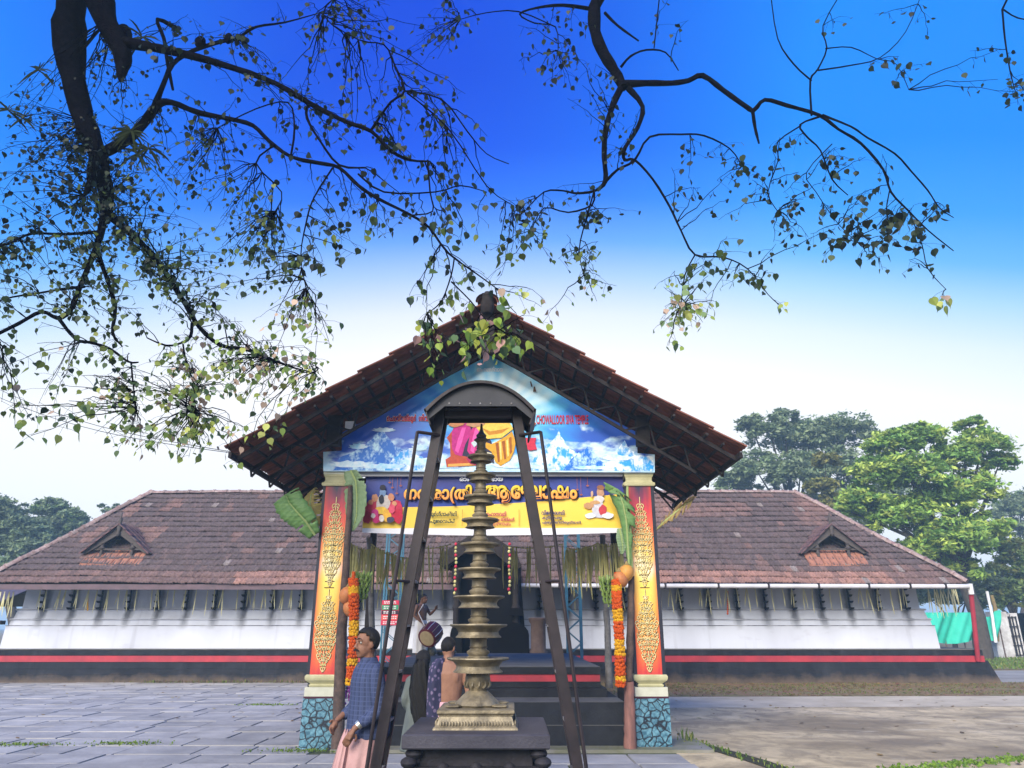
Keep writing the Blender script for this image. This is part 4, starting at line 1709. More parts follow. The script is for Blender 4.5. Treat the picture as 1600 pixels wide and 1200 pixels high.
# printed seated figures in the middle of the sign (only the robes show below the hood)
FIG = [('throne_print', [(698, 730), (696, 718), (704, 713), (703, 692), (698, 684), (706, 674), (715, 690), (716, 706), (730, 714), (744, 716), (748, 727)], (190, 74, 48)),
       ('throne_print', [(700, 725), (744, 723), (746, 727), (700, 729)], (232, 170, 80)),
       ('dark_print', [(716, 664), (722, 712), (736, 715), (764, 720), (772, 724), (768, 690), (752, 664)], (38, 34, 70)),
       ('robe_print', [(706, 700), (711, 710), (722, 713), (727, 694), (737, 676), (733, 660), (714, 660), (706, 674)], (196, 26, 132)),
       ('fold_print', [(711, 704), (716, 708), (722, 690), (728, 668), (722, 668), (715, 688)], (236, 84, 176)),
       ('robe_print', [(730, 704), (735, 712), (747, 709), (750, 688), (755, 672), (744, 660), (735, 674)], (206, 30, 130)),
       ('fold_print', [(735, 704), (740, 708), (744, 690), (748, 672), (743, 668), (738, 686)], (240, 90, 176)),
       ('rug_print', [(728, 716), (735, 725), (748, 728), (762, 718), (752, 711)], (176, 26, 84)),
       ('robe_print', [(750, 680), (757, 690), (768, 694), (776, 690), (790, 682), (800, 674), (806, 690), (803, 706), (796, 720), (782, 728), (774, 722), (768, 706), (754, 696)], (228, 168, 42)),
       ('robe_print', [(744, 668), (758, 686), (784, 684), (802, 670), (794, 656), (756, 656)], (246, 208, 88)),
       ('fold_print', [(752, 668), (764, 680), (784, 677), (796, 668), (784, 671), (766, 674)], (206, 138, 34)),
       ('fold_print', [(774, 692), (778, 722), (781, 722), (779, 692)], (160, 84, 24)),
       ('fold_print', [(784, 690), (788, 718), (791, 717), (789, 688)], (164, 88, 24)),
       ('fold_print', [(795, 684), (797, 710), (800, 706), (799, 682)], (170, 96, 28)),
       ('fold_print', [(780, 690), (782, 718), (784, 718), (783, 690)], (250, 226, 130)),
       ('fold_print', [(791, 688), (793, 714), (795, 712), (794, 686)], (250, 226, 130)),
       ('flower_print', [(754, 712), (760, 706), (768, 708), (770, 716), (762, 720), (755, 718)], (226, 222, 196)),
       ('flower_print', [(736, 692), (742, 688), (746, 694), (741, 699)], (206, 226, 230)),
       ('cloth_print', [(818, 684), (838, 684), (836, 692), (839, 702), (828, 704), (820, 700)], (214, 44, 78)),
       ('face_print', [(814, 664), (820, 655), (832, 655), (838, 662), (830, 669), (820, 668)], (196, 96, 76)),
       ('crown_print', [(814, 660), (818, 650), (828, 653), (824, 660)], (206, 50, 60)),
       ('figure_print', [(700, 664), (706, 655), (718, 652), (728, 658), (724, 664), (710, 668)], (210, 140, 90)),
       ('figure_print', [(728, 664), (736, 652), (752, 650), (764, 654), (756, 664), (740, 668)], (200, 150, 110)),
       ('lamp_print', [(828, 596), (830, 604), (832, 604), (830, 596)], (90, 70, 60)),
       ('lamp_print', [(834, 604), (833, 612), (838, 612), (836, 604)], (90, 70, 60))]
for i, (nm, pts, rgb) in enumerate(FIG):
    print_piece(nm, pts, flat('p_%d_%d_%d' % rgb, *rgb), sign, SY - .016 - .0008 * i)


def put_text(body, x0, x1, y0, y1, m_, parent, y_, bold=.02, nm='lettering'):
    """lettering between photograph columns x0..x1 and rows y0 (top)..y1 on the plane y_"""
    a_, c_ = P(x0, y1, y_), P(x1, y0, y_)
    me = text_mesh(body, c_.z - a_.z, c_.x - a_.x, bold, m_, nm)
    return link(nm, me, parent, Vector((a_.x, y_, a_.z)) - root_loc(parent))


M['txt_red'] = mat('red_letter', srgb(200, 8, 36), None, rough=.4)
M['txt_white'] = mat('white_letter', srgb(240, 244, 248), None, rough=.4)
put_text('CHOWALLOOR SIVA TEMPLE', 838, 919, 648.5, 663, M['txt_red'], sign, SY - .014, .022)
put_text('\u0d46\u0d1a\u0d3e\u0d35\u0d4d\u0d35\u0d32\u0d4d\u0d32\u0d42\u0d7c  \u0d36\u0d3f\u0d35\u0d47\u0d15\u0d4d\u0d37(\u0d24\u0d02', 603.2, 700.8, 646, 662, M['txt_white'], sign, SY - .008, .055, 'letter_edge')
put_text('\u0d46\u0d1a\u0d3e\u0d35\u0d4d\u0d35\u0d32\u0d4d\u0d32\u0d42\u0d7c  \u0d36\u0d3f\u0d35\u0d47\u0d15\u0d4d\u0d37(\u0d24\u0d02', 604, 700, 647, 661, M['txt_red'], sign, SY - .014, .035)
put_text('\u0d13\u0d02 \u0d28\u0d2e\u0d03\u0d36\u0d3f\u0d35\u0d3e\u0d2f', 745, 786, 573, 581, M['txt_white'], sign, SY - .006, .03)

# ------------------------------------------------------------------ festival banner
BY = DG + .12


def banner_mat(zs):
    m = bpy.data.materials.new('banner_print')
    m.use_nodes = True
    t = m.node_tree
    b = t.nodes['Principled BSDF']
    b.inputs['Roughness'].default_value = .45
    tcn = N(t, 'ShaderNodeTexCoord')
    spn = N(t, 'ShaderNodeSeparateXYZ')
    t.links.new(tcn.outputs['Object'], spn.inputs[0])
    n = N(t, 'ShaderNodeTexNoise')
    n.inputs['Scale'].default_value = 1.3
    t.links.new(tcn.outputs['Object'], n.inputs['Vector'])
    blue = mixc(t, ramp(t, [(.35, (0, 0, 0, 1)), (.65, (1, 1, 1, 1))], n.outputs[0]).outputs[0], srgb(46, 44, 128), srgb(30, 66, 160))
    yel = mixc(t, n.outputs[0], srgb(240, 190, 40), srgb(244, 216, 92))
    # the blue dips in a shallow curve to the right
    lim = math_n(t, 'ADD', zs, math_n(t, 'MULTIPLY', math_n(t, 'MULTIPLY', spn.outputs[0], spn.outputs[0]), .012))
    f_ = math_n(t, 'GREATER_THAN', spn.outputs[2], lim)
    col = mixc(t, f_, yel, blue)
    wh = math_n(t, 'LESS_THAN', spn.outputs[2], .075)
    t.links.new(mixc(t, wh, col, srgb(226, 226, 232)), b.inputs['Base Color'])
    return m


b0, b1 = P(566, 832, BY), P(973, 741, BY)
banner = empty('festival_banner', (b0.x, BY, b0.z), 'blue and yellow printed festival banner strung between the gateway columns', 'banner')
nx_, nz_ = 60, 12
Vv, Ff_ = [], []
for j in range(nz_ + 1):
    for i in range(nx_ + 1):
        fx, fz = i / nx_, j / nz_
        wob = .014 * math.sin(fx * 19 + fz * 2) * (1 - fz * .5) + .02 * math.sin(fx * 7 - fz * 3) * (1 - fz)
        sag = -.05 * math.sin(fx * math.pi) * (1 - fz)
        Vv.append(((b1.x - b0.x) * fx, wob, (b1.z - b0.z) * fz + sag))
for j in range(nz_):
    for i in range(nx_):
        a_ = j * (nx_ + 1) + i
        Ff_.append((a_, a_ + 1, a_ + nx_ + 2, a_ + nx_ + 1))
HB = b1.z - b0.z
link('sheet', np_mesh('sheet', Vv, Ff_, banner_mat(HB * .42), smooth=True), banner)
for zz in (b1.z + .005, b0.z + .0):
    pass
b_ = MB()
b_.tube([(b0.x - .05, BY + .03, b1.z + .01), (b1.x + .05, BY + .03, b1.z + .01)], .018, 8)
b_.build('top_rod', M['gutter'], banner)


def grad_text_mat():
    m = bpy.data.materials.new('gold_letter')
    m.use_nodes = True
    t = m.node_tree
    b = t.nodes['Principled BSDF']
    b.inputs['Roughness'].default_value = .4
    tcn = N(t, 'ShaderNodeTexCoord')
    spn = N(t, 'ShaderNodeSeparateXYZ')
    t.links.new(tcn.outputs['Object'], spn.inputs[0])
    rp = ramp(t, [(.0, srgb(244, 140, 70)), (.42, srgb(246, 168, 66)), (.62, srgb(238, 200, 40)), (1, srgb(226, 214, 40))],
              math_n(t, 'DIVIDE', spn.outputs[2], P(0, 752, BY).z - P(0, 790, BY).z))
    t.links.new(rp.outputs[0], b.inputs['Base Color'])
    return m


MT = grad_text_mat()
TY = BY - .05
put_text('\u0d28\u0d35\u0d30\u0d3e(\u0d24\u0d3f', 631.5, 739.5, 758, 789, flat('letter_shadow', 36, 20, 60), banner, TY + .008, .06, 'letter_shadow')
put_text('\u0d28\u0d35\u0d30\u0d3e(\u0d24\u0d3f', 630, 738, 757, 787, MT, banner, TY, .048)
put_text('\u0d06\u0d47\u0d18\u0d3e\u0d37\u0d02', 756.5, 904, 759, 789, flat('letter_shadow', 36, 20, 60), banner, TY + .008, .06, 'letter_shadow')
put_text('\u0d06\u0d47\u0d18\u0d3e\u0d37\u0d02', 755, 902, 758, 787, MT, banner, TY, .048)
put_text('\u0d13\u0d02 \u0d28\u0d2e\u0d03\u0d36\u0d3f\u0d35\u0d3e\u0d2f', 718, 786, 744, 752, M['txt_white'], banner, TY, .025)
gk, mg, nv = flat('txt_green', 24, 66, 70), flat('txt_magenta', 196, 24, 104), flat('txt_navy', 40, 50, 130)
put_text('\u0d26\u0d41\u0d7c\u0d17\u0d4d\u0d17\u0d3e\u0d37\u0d4d\u0d1f\u0d2e\u0d3f', 671, 714, 798.5, 808.5, gk, banner, TY, .035)
put_text('\u0d2a\u0d42\u0d1c\u0d46\u0d35\u0d2a\u0d4d\u0d2a\u0d4d', 672, 711, 810.5, 819, gk, banner, TY, .035)
put_text('\u0d2e\u0d39\u0d3e\u0d28\u0d35\u0d2e\u0d3f', 760, 791, 799, 806.5, mg, banner, TY, .035)
put_text('\u0d2a\u0d42\u0d1c\u0d2f\u0d41\u0d02 \u0d24\u0d3f\u0d19\u0d4d\u0d15\u0d7e', 761, 804, 808, 815.5, mg, banner, TY, .035)
put_text('\u0d06\u0d47\u0d18\u0d3e\u0d37\u0d02', 766, 798, 816.5, 822.5, mg, banner, TY, .02)
put_text('\u0d35\u0d3f\u0d1c\u0d2f\u0d26\u0d36\u0d2e\u0d3f', 846, 882, 797, 804.5, nv, banner, TY, .035)
put_text('\u0d15\u0d41\u0d1f\u0d4d\u0d1f\u0d3f\u0d15\u0d46\u0d33', 847, 878, 806, 812.5, nv, banner, TY, .035)
put_text('\u0d0e\u0d34\u0d41\u0d24\u0d4d\u0d24\u0d3f\u0d28\u0d3f\u0d30\u0d41\u0d24\u0d4d\u0d24\u0d7d', 847, 908, 813.5, 819.5, nv, banner, TY, .035)
for x_ in (722, 811):
    b_ = MB()
    a_, c_ = P(x_, 822, TY), P(x_, 796, TY)
    b_.box(a_.x - .004, a_.x + .004, TY, TY + .003, a_.z, c_.z)
    b_.build('rule_line', flat('rule_brown', 196, 140, 60), banner)


def print_blob(parent, cx, cy, rx, ry, rgb, y_, nm='figure_print', n_=14, seed=0):
    rnd = random.Random(seed + int(cx * 7 + cy))
    pts = []
    for i in range(n_):
        a_ = 2 * math.pi * i / n_
        k_ = 1 + rnd.uniform(-.14, .14)
        pts.append((cx + rx * k_ * math.cos(a_), cy + ry * k_ * math.sin(a_)))
    bb = MB()
    bb.prism([pz(*q, y_) for q in pts], y_, y_ + .003)
    return bb.build(nm, flat('p_%d_%d_%d' % rgb, *rgb), parent)


blobs = [(600, 802, 25, 12, (190, 30, 70)), (582, 795, 12, 16, (200, 50, 80)), (617, 797, 12, 16, (205, 40, 80)), (574, 808, 7, 10, (170, 36, 60)),
         (622, 806, 8, 12, (196, 20, 60)), (598, 786, 11, 15, (206, 196, 190)), (598, 770, 5.5, 6, (120, 150, 190)), (598, 762, 5, 4.5, (36, 36, 54)),
         (586, 778, 5, 6, (214, 150, 110)), (611, 777, 5, 6, (210, 140, 104)), (579, 785, 4, 4, (206, 140, 100)), (616, 787, 4, 4, (214, 150, 110)),
         (596, 797, 10, 6, (240, 196, 70)), (604, 806, 7, 10, (236, 180, 60)), (596, 780, 4, 7, (40, 44, 60)), (586, 802, 5, 7, (214, 60, 140)),
         (588, 812, 6, 6, (200, 30, 110)), (596, 810, 4, 5, (226, 216, 206)), (610, 812, 6, 5, (60, 60, 90)), (612, 795, 5, 7, (226, 80, 110)), (583, 806, 3.4, 4, (226, 214, 206))]
for i, (cx, cy, rx, ry, rgb) in enumerate(blobs):
    print_blob(banner, cx, cy, rx, ry, rgb, TY + .004 - i * .0012)
blobs = [(937, 804, 20, 5, (206, 206, 220)), (934, 792, 10, 12, (214, 212, 222)), (942, 797, 6, 9, (200, 60, 70)), (938, 770, 6, 7, (196, 150, 120)), (939, 762, 6, 4, (150, 100, 70)),
         (936, 780, 9, 6, (222, 214, 214)), (920, 790, 8, 5, (200, 150, 104)), (930, 785, 8, 3, (206, 160, 110)), (922, 806, 9, 4, (240, 240, 242)), (950, 806, 10, 4, (240, 240, 244)), (925, 772, 2, 5, (210, 170, 140))]
for i, (cx, cy, rx, ry, rgb) in enumerate(blobs):
    print_blob(banner, cx, cy, rx, ry, rgb, TY + .004 - i * .0012)
for (x_, y0_, y1_) in ((609, 741, 753), (613, 741, 761), (620, 741, 770), (626, 741, 758), (902, 742, 764), (908, 742, 772), (918, 744, 758)):
    b_ = MB()
    a_, c_ = P(x_, y1_, TY), P(x_, y0_, TY)
    b_.box(a_.x - .003, a_.x + .003, TY, TY + .003, a_.z, c_.z)
    b_.add([(a_.x - .03, TY - .001, a_.z), (a_.x + .03, TY - .001, a_.z), (a_.x + .012, TY - .001, a_.z - .025), (a_.x - .012, TY - .001, a_.z - .025)], [(0, 1, 2, 3)])
    b_.build('lamp_print', flat('print_copper', 170, 96, 70), banner)

# ================================================================== LAMP TABLE, LAMP AND ITS IRON SHELTER
K = .77
LD = 9.0 * K                                   # depth of the lamp
TX, TZ = -.38 * K, CAM_H - (CAM_H - .73) * K
TW2, TY0, TY1 = .78 * K, 8.22 * K, 9.76 * K
table = empty('lamp_table', (TX, LD, 0), 'square dark stone table with a thick slab top under the tall lamp', 'stone table')
b_ = MB()
b_.rings([ring_rect(o_, z, TX - TW2, TX + TW2, TY0, TY1) for o_, z in ((-.012, TZ - .112), (0, TZ - .10), (0, TZ - .010), (-.010, TZ))])
b_.build('top_slab', M['table'], table)
b_ = MB()
b_.box(TX - .46, TX + .46, TY0 + .14, TY1 - .14, TZ - .25, TZ - .113)
b_.build('neck', M['table_base'], table)
b_ = MB()
b_.rings([ring_rect(o_, z, TX - .50, TX + .50, TY0 + .10, TY1 - .10) for o_, z in ((.08, 0), (.08, .16), (.03, .22), (-.04, .26), (-.04, .50), (.02, .56), (.04, .70), (.04, TZ - .252))])
b_.build('pedestal', M['table_base'], table)
for (sx, sy) in ((-1, -1), (1, -1), (-1, 1), (1, 1)):
    b_ = MB()
    cx_, cy_ = TX + sx * .51, LD + sy * .48
    b_.ball((cx_, cy_, TZ - .155), (.075, .09, .045), 10, 6)
    b_.ball((cx_ + sx * .035, cy_ + sy * .045, TZ - .215), (.07, .085, .045), 10, 6)
    b_.ball((cx_ + sx * .02, cy_ + sy * .07, TZ - .28), (.085, .075, .04), 10, 6)
    b_.build('corner_carving', M['table_base'], table, smooth=True)
for x_ in (-.27, 0, .27):
    b_ = MB()
    b_.ball((TX + x_, TY0 + .11, TZ - .28), (.055, .05, .06), 10, 6)
    b_.build('front_boss', M['table_base'], table, smooth=True)

LX = P(747, 1030, LD).x
lamp = empty('tall_oil_lamp', (LX, LD, TZ), 'tall many-tiered bronze oil lamp standing on the stone table', 'oil lamp')


def lz(y):
    return P(747, y, LD).z


def krect(o_, z):
    return ring_rect(o_ * K, TZ + z * K, LX, LX, LD, LD)


b_ = MB()
b_.rings([krect(o_, z) for o_, z in ((.47, .001), (.465, .02), (.43, .05), (.40, .135), (.42, .145), (.42, .15))])
b_.rings([krect(o_, z) for o_, z in ((.41, .152), (.43, .165), (.43, .195), (.41, .20))])
b_.build('square_base', M['bronze'], lamp)
b_ = MB()
for i in range(24):      # petal carving round the square foot
    for face in range(4):
        t_ = (-.40 + .80 * (i + .5) / 24) * K
        e_ = .44 * K
        cxx, cyy = [(LX + t_, LD - e_), (LX + t_, LD + e_), (LX - e_, LD + t_), (LX + e_, LD + t_)][face]
        b_.ball((cxx, cyy, TZ + .055 * K), (.011, .011, .03), 6, 4)
tag(b_.build('petal_carving', M['bronze'], lamp, smooth=True), kind='stuff')
zb = TZ + .201 * K


def kl(prof_):
    return [(r_ * K, zb + z * K) for r_, z in prof_]


b_ = MB()
b_.lathe(kl([(.235, 0), (.255, .02), (.225, .06), (.17, .12), (.13, .155), (.10, .17), (.11, .19), (.135, .23), (.15, .29), (.14, .35), (.11, .39), (.125, .41), (.09, .43)]),
         32, (LX, LD, 0), scallop=(8, .05, (0, 1, 2)))
b_.build('bell_foot', M['bronze'], lamp, smooth=True)
b_ = MB()
for i in range(12):
    a_ = 2 * math.pi * i / 12
    pts = [(LX + K * (.135 + .02 * math.sin(q * 1.2)) * math.cos(a_ + .18 * math.sin(q * .9)), LD + K * (.135 + .02 * math.sin(q * 1.2)) * math.sin(a_ + .18 * math.sin(q * .9)), zb + K * (.2 + q * .028)) for q in range(8)]
    b_.tube(pts, .0095, 5)
tag(b_.build('foot_carving', M['bronze'], lamp, smooth=True), kind='stuff')
for sx, sy in ((-1, -1), (1, -1), (-1, 1), (1, 1)):
    b_ = MB()
    b_.ball((LX + sx * .27 * K, LD + sy * .20 * K, zb + .014), (.10 * K, .06 * K, .018), 8, 5)
    b_.build('claw_foot', M['bronze'], lamp, smooth=True)
plates = [(714, 22), (743, 24), (777, 27), (813, 29), (851, 31), (890, 33), (933, 39), (977, 43), (1029, 46)]
zs_ = [lz(y) for y, _ in plates]
for i, (y, hw) in enumerate(plates):
    r_ = px(hw, LD * 1.005) * .97
    z = zs_[i]
    hh = r_ * .40
    b_ = MB()
    b_.lathe([(.04, z - .008), (r_ * .80, z - .010), (r_ * .99, z + .010), (r_, z), (r_ * .97, z - .010), (r_ * .80, z - hh * .22), (r_ * .70, z - hh * .55), (r_ * .72, z - hh * .78), (r_ * .80, z - hh * .95),
              (r_ * .80, z - hh * 1.02), (r_ * .45, z - hh * 1.0), (.04, z - hh * .95)], 40, (LX, LD, 0), scallop=(20, .018, (2, 3, 4)))
    b_.build('lamp_tray', M['bronze'], lamp, smooth=True)
    zt = z - .005
    ztop = (zs_[i - 1] - px(plates[i - 1][1], LD) * .40) if i > 0 else lz(690)
    rs_ = (.062 + .0055 * i) * K
    L = ztop - zt
    b_ = MB()
    b_.lathe([(rs_ * 1.25, zt), (rs_ * 1.3, zt + L * .10), (rs_ * 1.05, zt + L * .16), (rs_ * 1.28, zt + L * .28), (rs_ * 1.30, zt + L * .36), (rs_ * 1.0, zt + L * .44),
              (rs_ * .92, zt + L * .50), (rs_ * 1.05, zt + L * .56), (rs_ * .95, zt + L * .60), (rs_ * .93, zt + L * .92), (rs_ * 1.1, zt + L * .97), (rs_ * 1.0, zt + L)], 24, (LX, LD, 0))
    b_.build('shaft', M['bronze'], lamp, smooth=True)
b_ = MB()
zl = zs_[-1] - px(46, LD) * .40
b_.lathe([(.10 * K, zb + .42 * K), (.09 * K, zb + .5 * K), (.115 * K, zl - .05 * K), (.13 * K, zl + .01)], 24, (LX, LD, 0))
b_.build('lower_shaft', M['bronze'], lamp, smooth=True)
b_ = MB()
zt = lz(690)
b_.lathe([(r_ * K, zt + z * K) for r_, z in ((.075, 0), (.10, .02), (.06, .05), (.07, .08), (.035, .12), (.02, .17), (.012, .24))], 18, (LX, LD, 0))
b_.build('finial', M['bronze'], lamp, smooth=True)

# iron ladder shelter
fr = empty('iron_ladder_frame', (-.32, 8.7 * K, 0), 'dark iron ladder frame with curved sheet hood straddling the tall lamp', 'ladder frame')
YF, YR = 8.42 * K, 8.80 * K
FT = P(750, 624, YF).z                        # top of the rails


def ext(p, q, z):
    t = (z - p.z) / (q.z - p.z)
    return p + (q - p) * t


sides = []
for (xb, xt) in ((587, 689), (903, 806)):
    a_, c_ = P(xb, 1200, YF), P(xt, 640, YF)
    foot, top = ext(a_, c_, 0.0), ext(a_, c_, FT)
    sides.append((foot, top))
    for y_, nm in ((YF, 'front_rail'), (YR, 'rear_rail')):
        b_ = MB()
        b_.bar((foot.x, y_, 0), (top.x, y_, FT), .088, .05, up=(0, 1, 0))
        b_.build(nm, M['iron_paint'], fr)
    z = .30
    while z < FT - .3:
        p_ = foot.lerp(top, z / FT)
        b_ = MB()
        b_.box(p_.x - .042, p_.x + .042, YF + .03, YR - .03, z - .01, z + .01)
        b_.build('rung', M['rung'], fr)
        z += .378
for zz, hh, y_ in ((FT - .05, .10, YF), (FT - .155, .055, YF), (FT - .02, .04, YR)):
    if True:
        xl = sides[0][0].lerp(sides[0][1], zz / FT).x
        xr = sides[1][0].lerp(sides[1][1], zz / FT).x
        b_ = MB()
        b_.box(xl + .05, xr - .05, y_ - .034, y_ + .034, zz - hh / 2, zz + hh / 2)
        b_.build('cross_beam', M['iron_paint'], fr)
# curved hood
hy0, hy1 = 8.10 * K, 9.0 * K
xl, xr = P(662, 640, hy0).x, P(838, 640, hy0).x
zt, ze = P(750, 594, hy0).z, P(750, 640, hy0).z
n_ = 20
arc = []
for i in range(n_ + 1):
    f_ = i / n_ * 2 - 1
    arc.append((xl + (xr - xl) * i / n_, ze + (zt - ze) * (1 - abs(f_) ** 2.1)))
xm = (xl + xr) / 2
b_ = MB()
ins = [(x + (xm - x) * .035, z - .027) for x, z in arc]
b_.prism(arc + ins[::-1], hy0, hy1)
b_.build('hood_sheet', M['iron_paint'], fr)
face = [(x + (xm - x) * .04, z - .03) for x, z in arc] + [(xr - .04, ze - .08), (xr - .19, ze + .05), (xl + .19, ze + .05), (xl + .04, ze - .08)]
for ya, nm in ((hy0 + .05, 'hood_front'), (hy1 - .08, 'hood_back')):
    b_ = MB()
    b_.prism(face, ya, ya + .02)
    b_.build(nm, M['iron_hood'], fr)
for sx, xx in ((-1, xl), (1, xr)):
    b_ = MB()
    b_.add([(xx, hy0, ze + .01), (xx, hy1, ze + .01), (xx - sx * .055, hy1, ze - .14), (xx - sx * .055, hy0, ze - .14),
            (xx - sx * .016, hy0, ze + .01), (xx - sx * .016, hy1, ze + .01), (xx - sx * .07, hy1, ze - .14), (xx - sx * .07, hy0, ze - .14)],
           [(0, 1, 2, 3), (7, 6, 5, 4), (0, 3, 7, 4), (1, 5, 6, 2), (3, 2, 6, 7), (0, 4, 5, 1)])
    b_.build('hood_skirt', M['iron_paint'], fr)
for i in range(7):
    b_ = MB()
    x_ = xl + .23 + (xr - xl - .46) * i / 6
    b_.ball((x_, hy0 + .05, ze + .075), .009, 6, 4)
    b_.build('rivet', M['rung'], fr)
HR = 8.25 * K
for (xt, xb, xin) in ((652, 573, 685), (845, 916, 812)):
    b_ = MB()
    a_, c_ = P(xt, 675, HR), P(xb, 1200, HR)
    f_ = ext(c_, a_, 0)
    k_ = P(xin, 675, HR)
    b_.tube([f_, a_.lerp(c_, .02), a_, a_.lerp(k_, .05), (k_.x, YF - .02, k_.z)], .016, 8)
    b_.build('hand_rail', M['iron_paint'], fr, smooth=True)
    b_ = MB()
    m1 = a_.lerp(f_, .38)
    side_i = 0 if xt < 750 else 1
    s_ = sides[side_i][0].lerp(sides[side_i][1], m1.z / FT)
    b_.tube([m1, (s_.x, YF - .02, m1.z)], .012, 8)
    b_.build('rail_tie', M['iron_paint'], fr, smooth=True)

# ================================================================== FESTIVE DECOR ON THE GATEWAY
def banana_leaf(name, label, mid, widths, side, m_, fold=.25, rib=True, ragged=.0, seed=0, thick=.004, slit=.0):
    """mid: centre line points from stalk to tip, side: direction of the blade's width"""
    rnd = random.Random(seed)
    mid = [Vector(p) for p in mid]
    side = Vector(side).normalized()
    root = empty(name, mid[0], label, 'banana leaf')
    # resample
    n_ = 28
    L = len(mid) - 1

    def at(f_):
        k_ = min(int(f_ * L), L - 1)
        return mid[k_].lerp(mid[k_ + 1], f_ * L - k_)

    def wat(f_):
        k_ = min(int(f_ * L), L - 1)
        return widths[k_] + (widths[k_ + 1] - widths[k_]) * (f_ * L - k_)
    for sg in (-1, 1):
        b_ = MB()
        rows = []
        for i in range(n_ + 1):
            f_ = i / n_
            p = at(f_)
            t = (at(min(f_ + .02, 1)) - at(max(f_ - .02, 0))).normalized()
            nrm = t.cross(side).normalized()
            w_ = wat(f_) * (1 + rnd.uniform(-ragged, ragged))
            row = []
            for q in range(4):
                g_ = q / 3
                dz_ = fold * w_ * (g_ ** 1.5) + .012 * math.sin(i * 2.3 + q)
                row.append(p + side * sg * w_ * g_ + nrm * dz_ + Vector((0, 0, -.12 * w_ * g_ * g_)))
            rows.append(row)
        vs = [p for r2 in rows for p in r2]
        fs = []
        for i in range(n_):
            if slit and rnd.random() < slit and 1 < i < n_ - 1:
                fs.append((i * 4, i * 4 + 1, (i + 1) * 4 + 1, (i + 1) * 4))
                continue
            for q in range(3):
                fs.append((i * 4 + q, i * 4 + q + 1, (i + 1) * 4 + q + 1, (i + 1) * 4 + q))
        b_.add(vs, fs)
        o = b_.build('blade', m_, root, smooth='all')
        md = o.modifiers.new('thick', 'SOLIDIFY')
        md.thickness = thick
    b_ = MB()
    b_.tube([at(i / 12) for i in range(13)], [.022 * (1 - .75 * i / 12) for i in range(13)], 7)
    b_.build('midrib', M['banana_rib'], root, smooth=True)
    return root


# left column: broad leaf pointing left, drying leaf behind it, leaf against the banner
banana_leaf('banana_leaf', 'broad fresh banana leaf sticking out left of the left column',
            [P(492, 836, 12.05), P(478, 815, 11.95), P(464, 800, 11.9), P(452, 786, 11.9), P(446, 772, 11.9)], [.10, .20, .24, .25, .25], (.82, -.1, .55), M['banana'], .12, seed=1, ragged=.06, slit=.05)
banana_leaf('dry_banana_leaf', 'yellowing torn banana leaf behind the fresh one at the left column',
            [P(498, 822, 12.3), P(490, 805, 12.25), P(484, 788, 12.25), P(486, 772, 12.3), P(492, 762, 12.35)], [.03, .14, .2, .16, .03], (.9, .1, .3), M['banana_yellow'], .3, ragged=.3, seed=2, slit=.2)
banana_leaf('banana_leaf', 'drooping banana leaf beside the left column over the banner edge',
            [P(548, 735, 12.0), P(556, 752, 11.98), P(558, 778, 12.0), P(557, 806, 12.02), P(551, 830, 12.05)], [.12, .19, .21, .17, .03], (.95, -.3, .1), M['banana_pale'], .18, seed=3, ragged=.08, slit=.1)
# right column
banana_leaf('banana_leaf', 'arched green banana leaf covering the right end of the banner',
            [P(984, 905, 12.0), P(981, 850, 11.95), P(979, 815, 11.9), P(973, 785, 11.88), P(964, 762, 11.9), P(950, 768, 11.95)], [.03, .06, .16, .25, .24, .05], (.75, -.2, -.55), M['banana'], .3, seed=4, ragged=.1, slit=.12)
banana_leaf('banana_leaf', 'narrow green banana leaf hanging inside the right column',
            [P(968, 826, 12.02), P(971, 838, 12.0), P(973, 852, 12.0), P(972, 866, 12.02)], [.04, .09, .08, .02], (1, -.2, .1), M['banana_pale'], .3, seed=5)
banana_leaf('dry_banana_leaf', 'brown withered banana leaf sticking out right of the right column',
            [P(1028, 826, 12.2), P(1042, 812, 12.1), P(1056, 800, 12.05), P(1070, 788, 12.05), P(1082, 782, 12.1)], [.06, .14, .18, .17, .08], (.55, 0, .83), M['banana_dry'], .35, ragged=.3, seed=6, slit=.18)

# banana stems / poles tied to the columns
def pole(name, label, cat, pts, rad, m_):
    b_ = MB()
    pts = [Vector(p) for p in pts]
    n_ = 14
    path, rr = [], []
    for i in range(n_ + 1):
        f_ = i / n_
        k_ = min(int(f_ * (len(pts) - 1)), len(pts) - 2)
        g_ = f_ * (len(pts) - 1) - k_
        path.append(pts[k_].lerp(pts[k_ + 1], g_) + Vector((random.uniform(-.006, .006), random.uniform(-.006, .006), 0)))
        rr.append((rad[k_] + (rad[k_ + 1] - rad[k_]) * g_) * random.uniform(.95, 1.05))
    b_.tube(path, rr, 12)
    return tag(b_.build(name, m_, None, smooth=True, origin=tuple(pts[0])), label, cat)


def gz(x, y, d):
    p = P(x, y, d)
    return Vector((p.x, d, max(p.z, .05)))


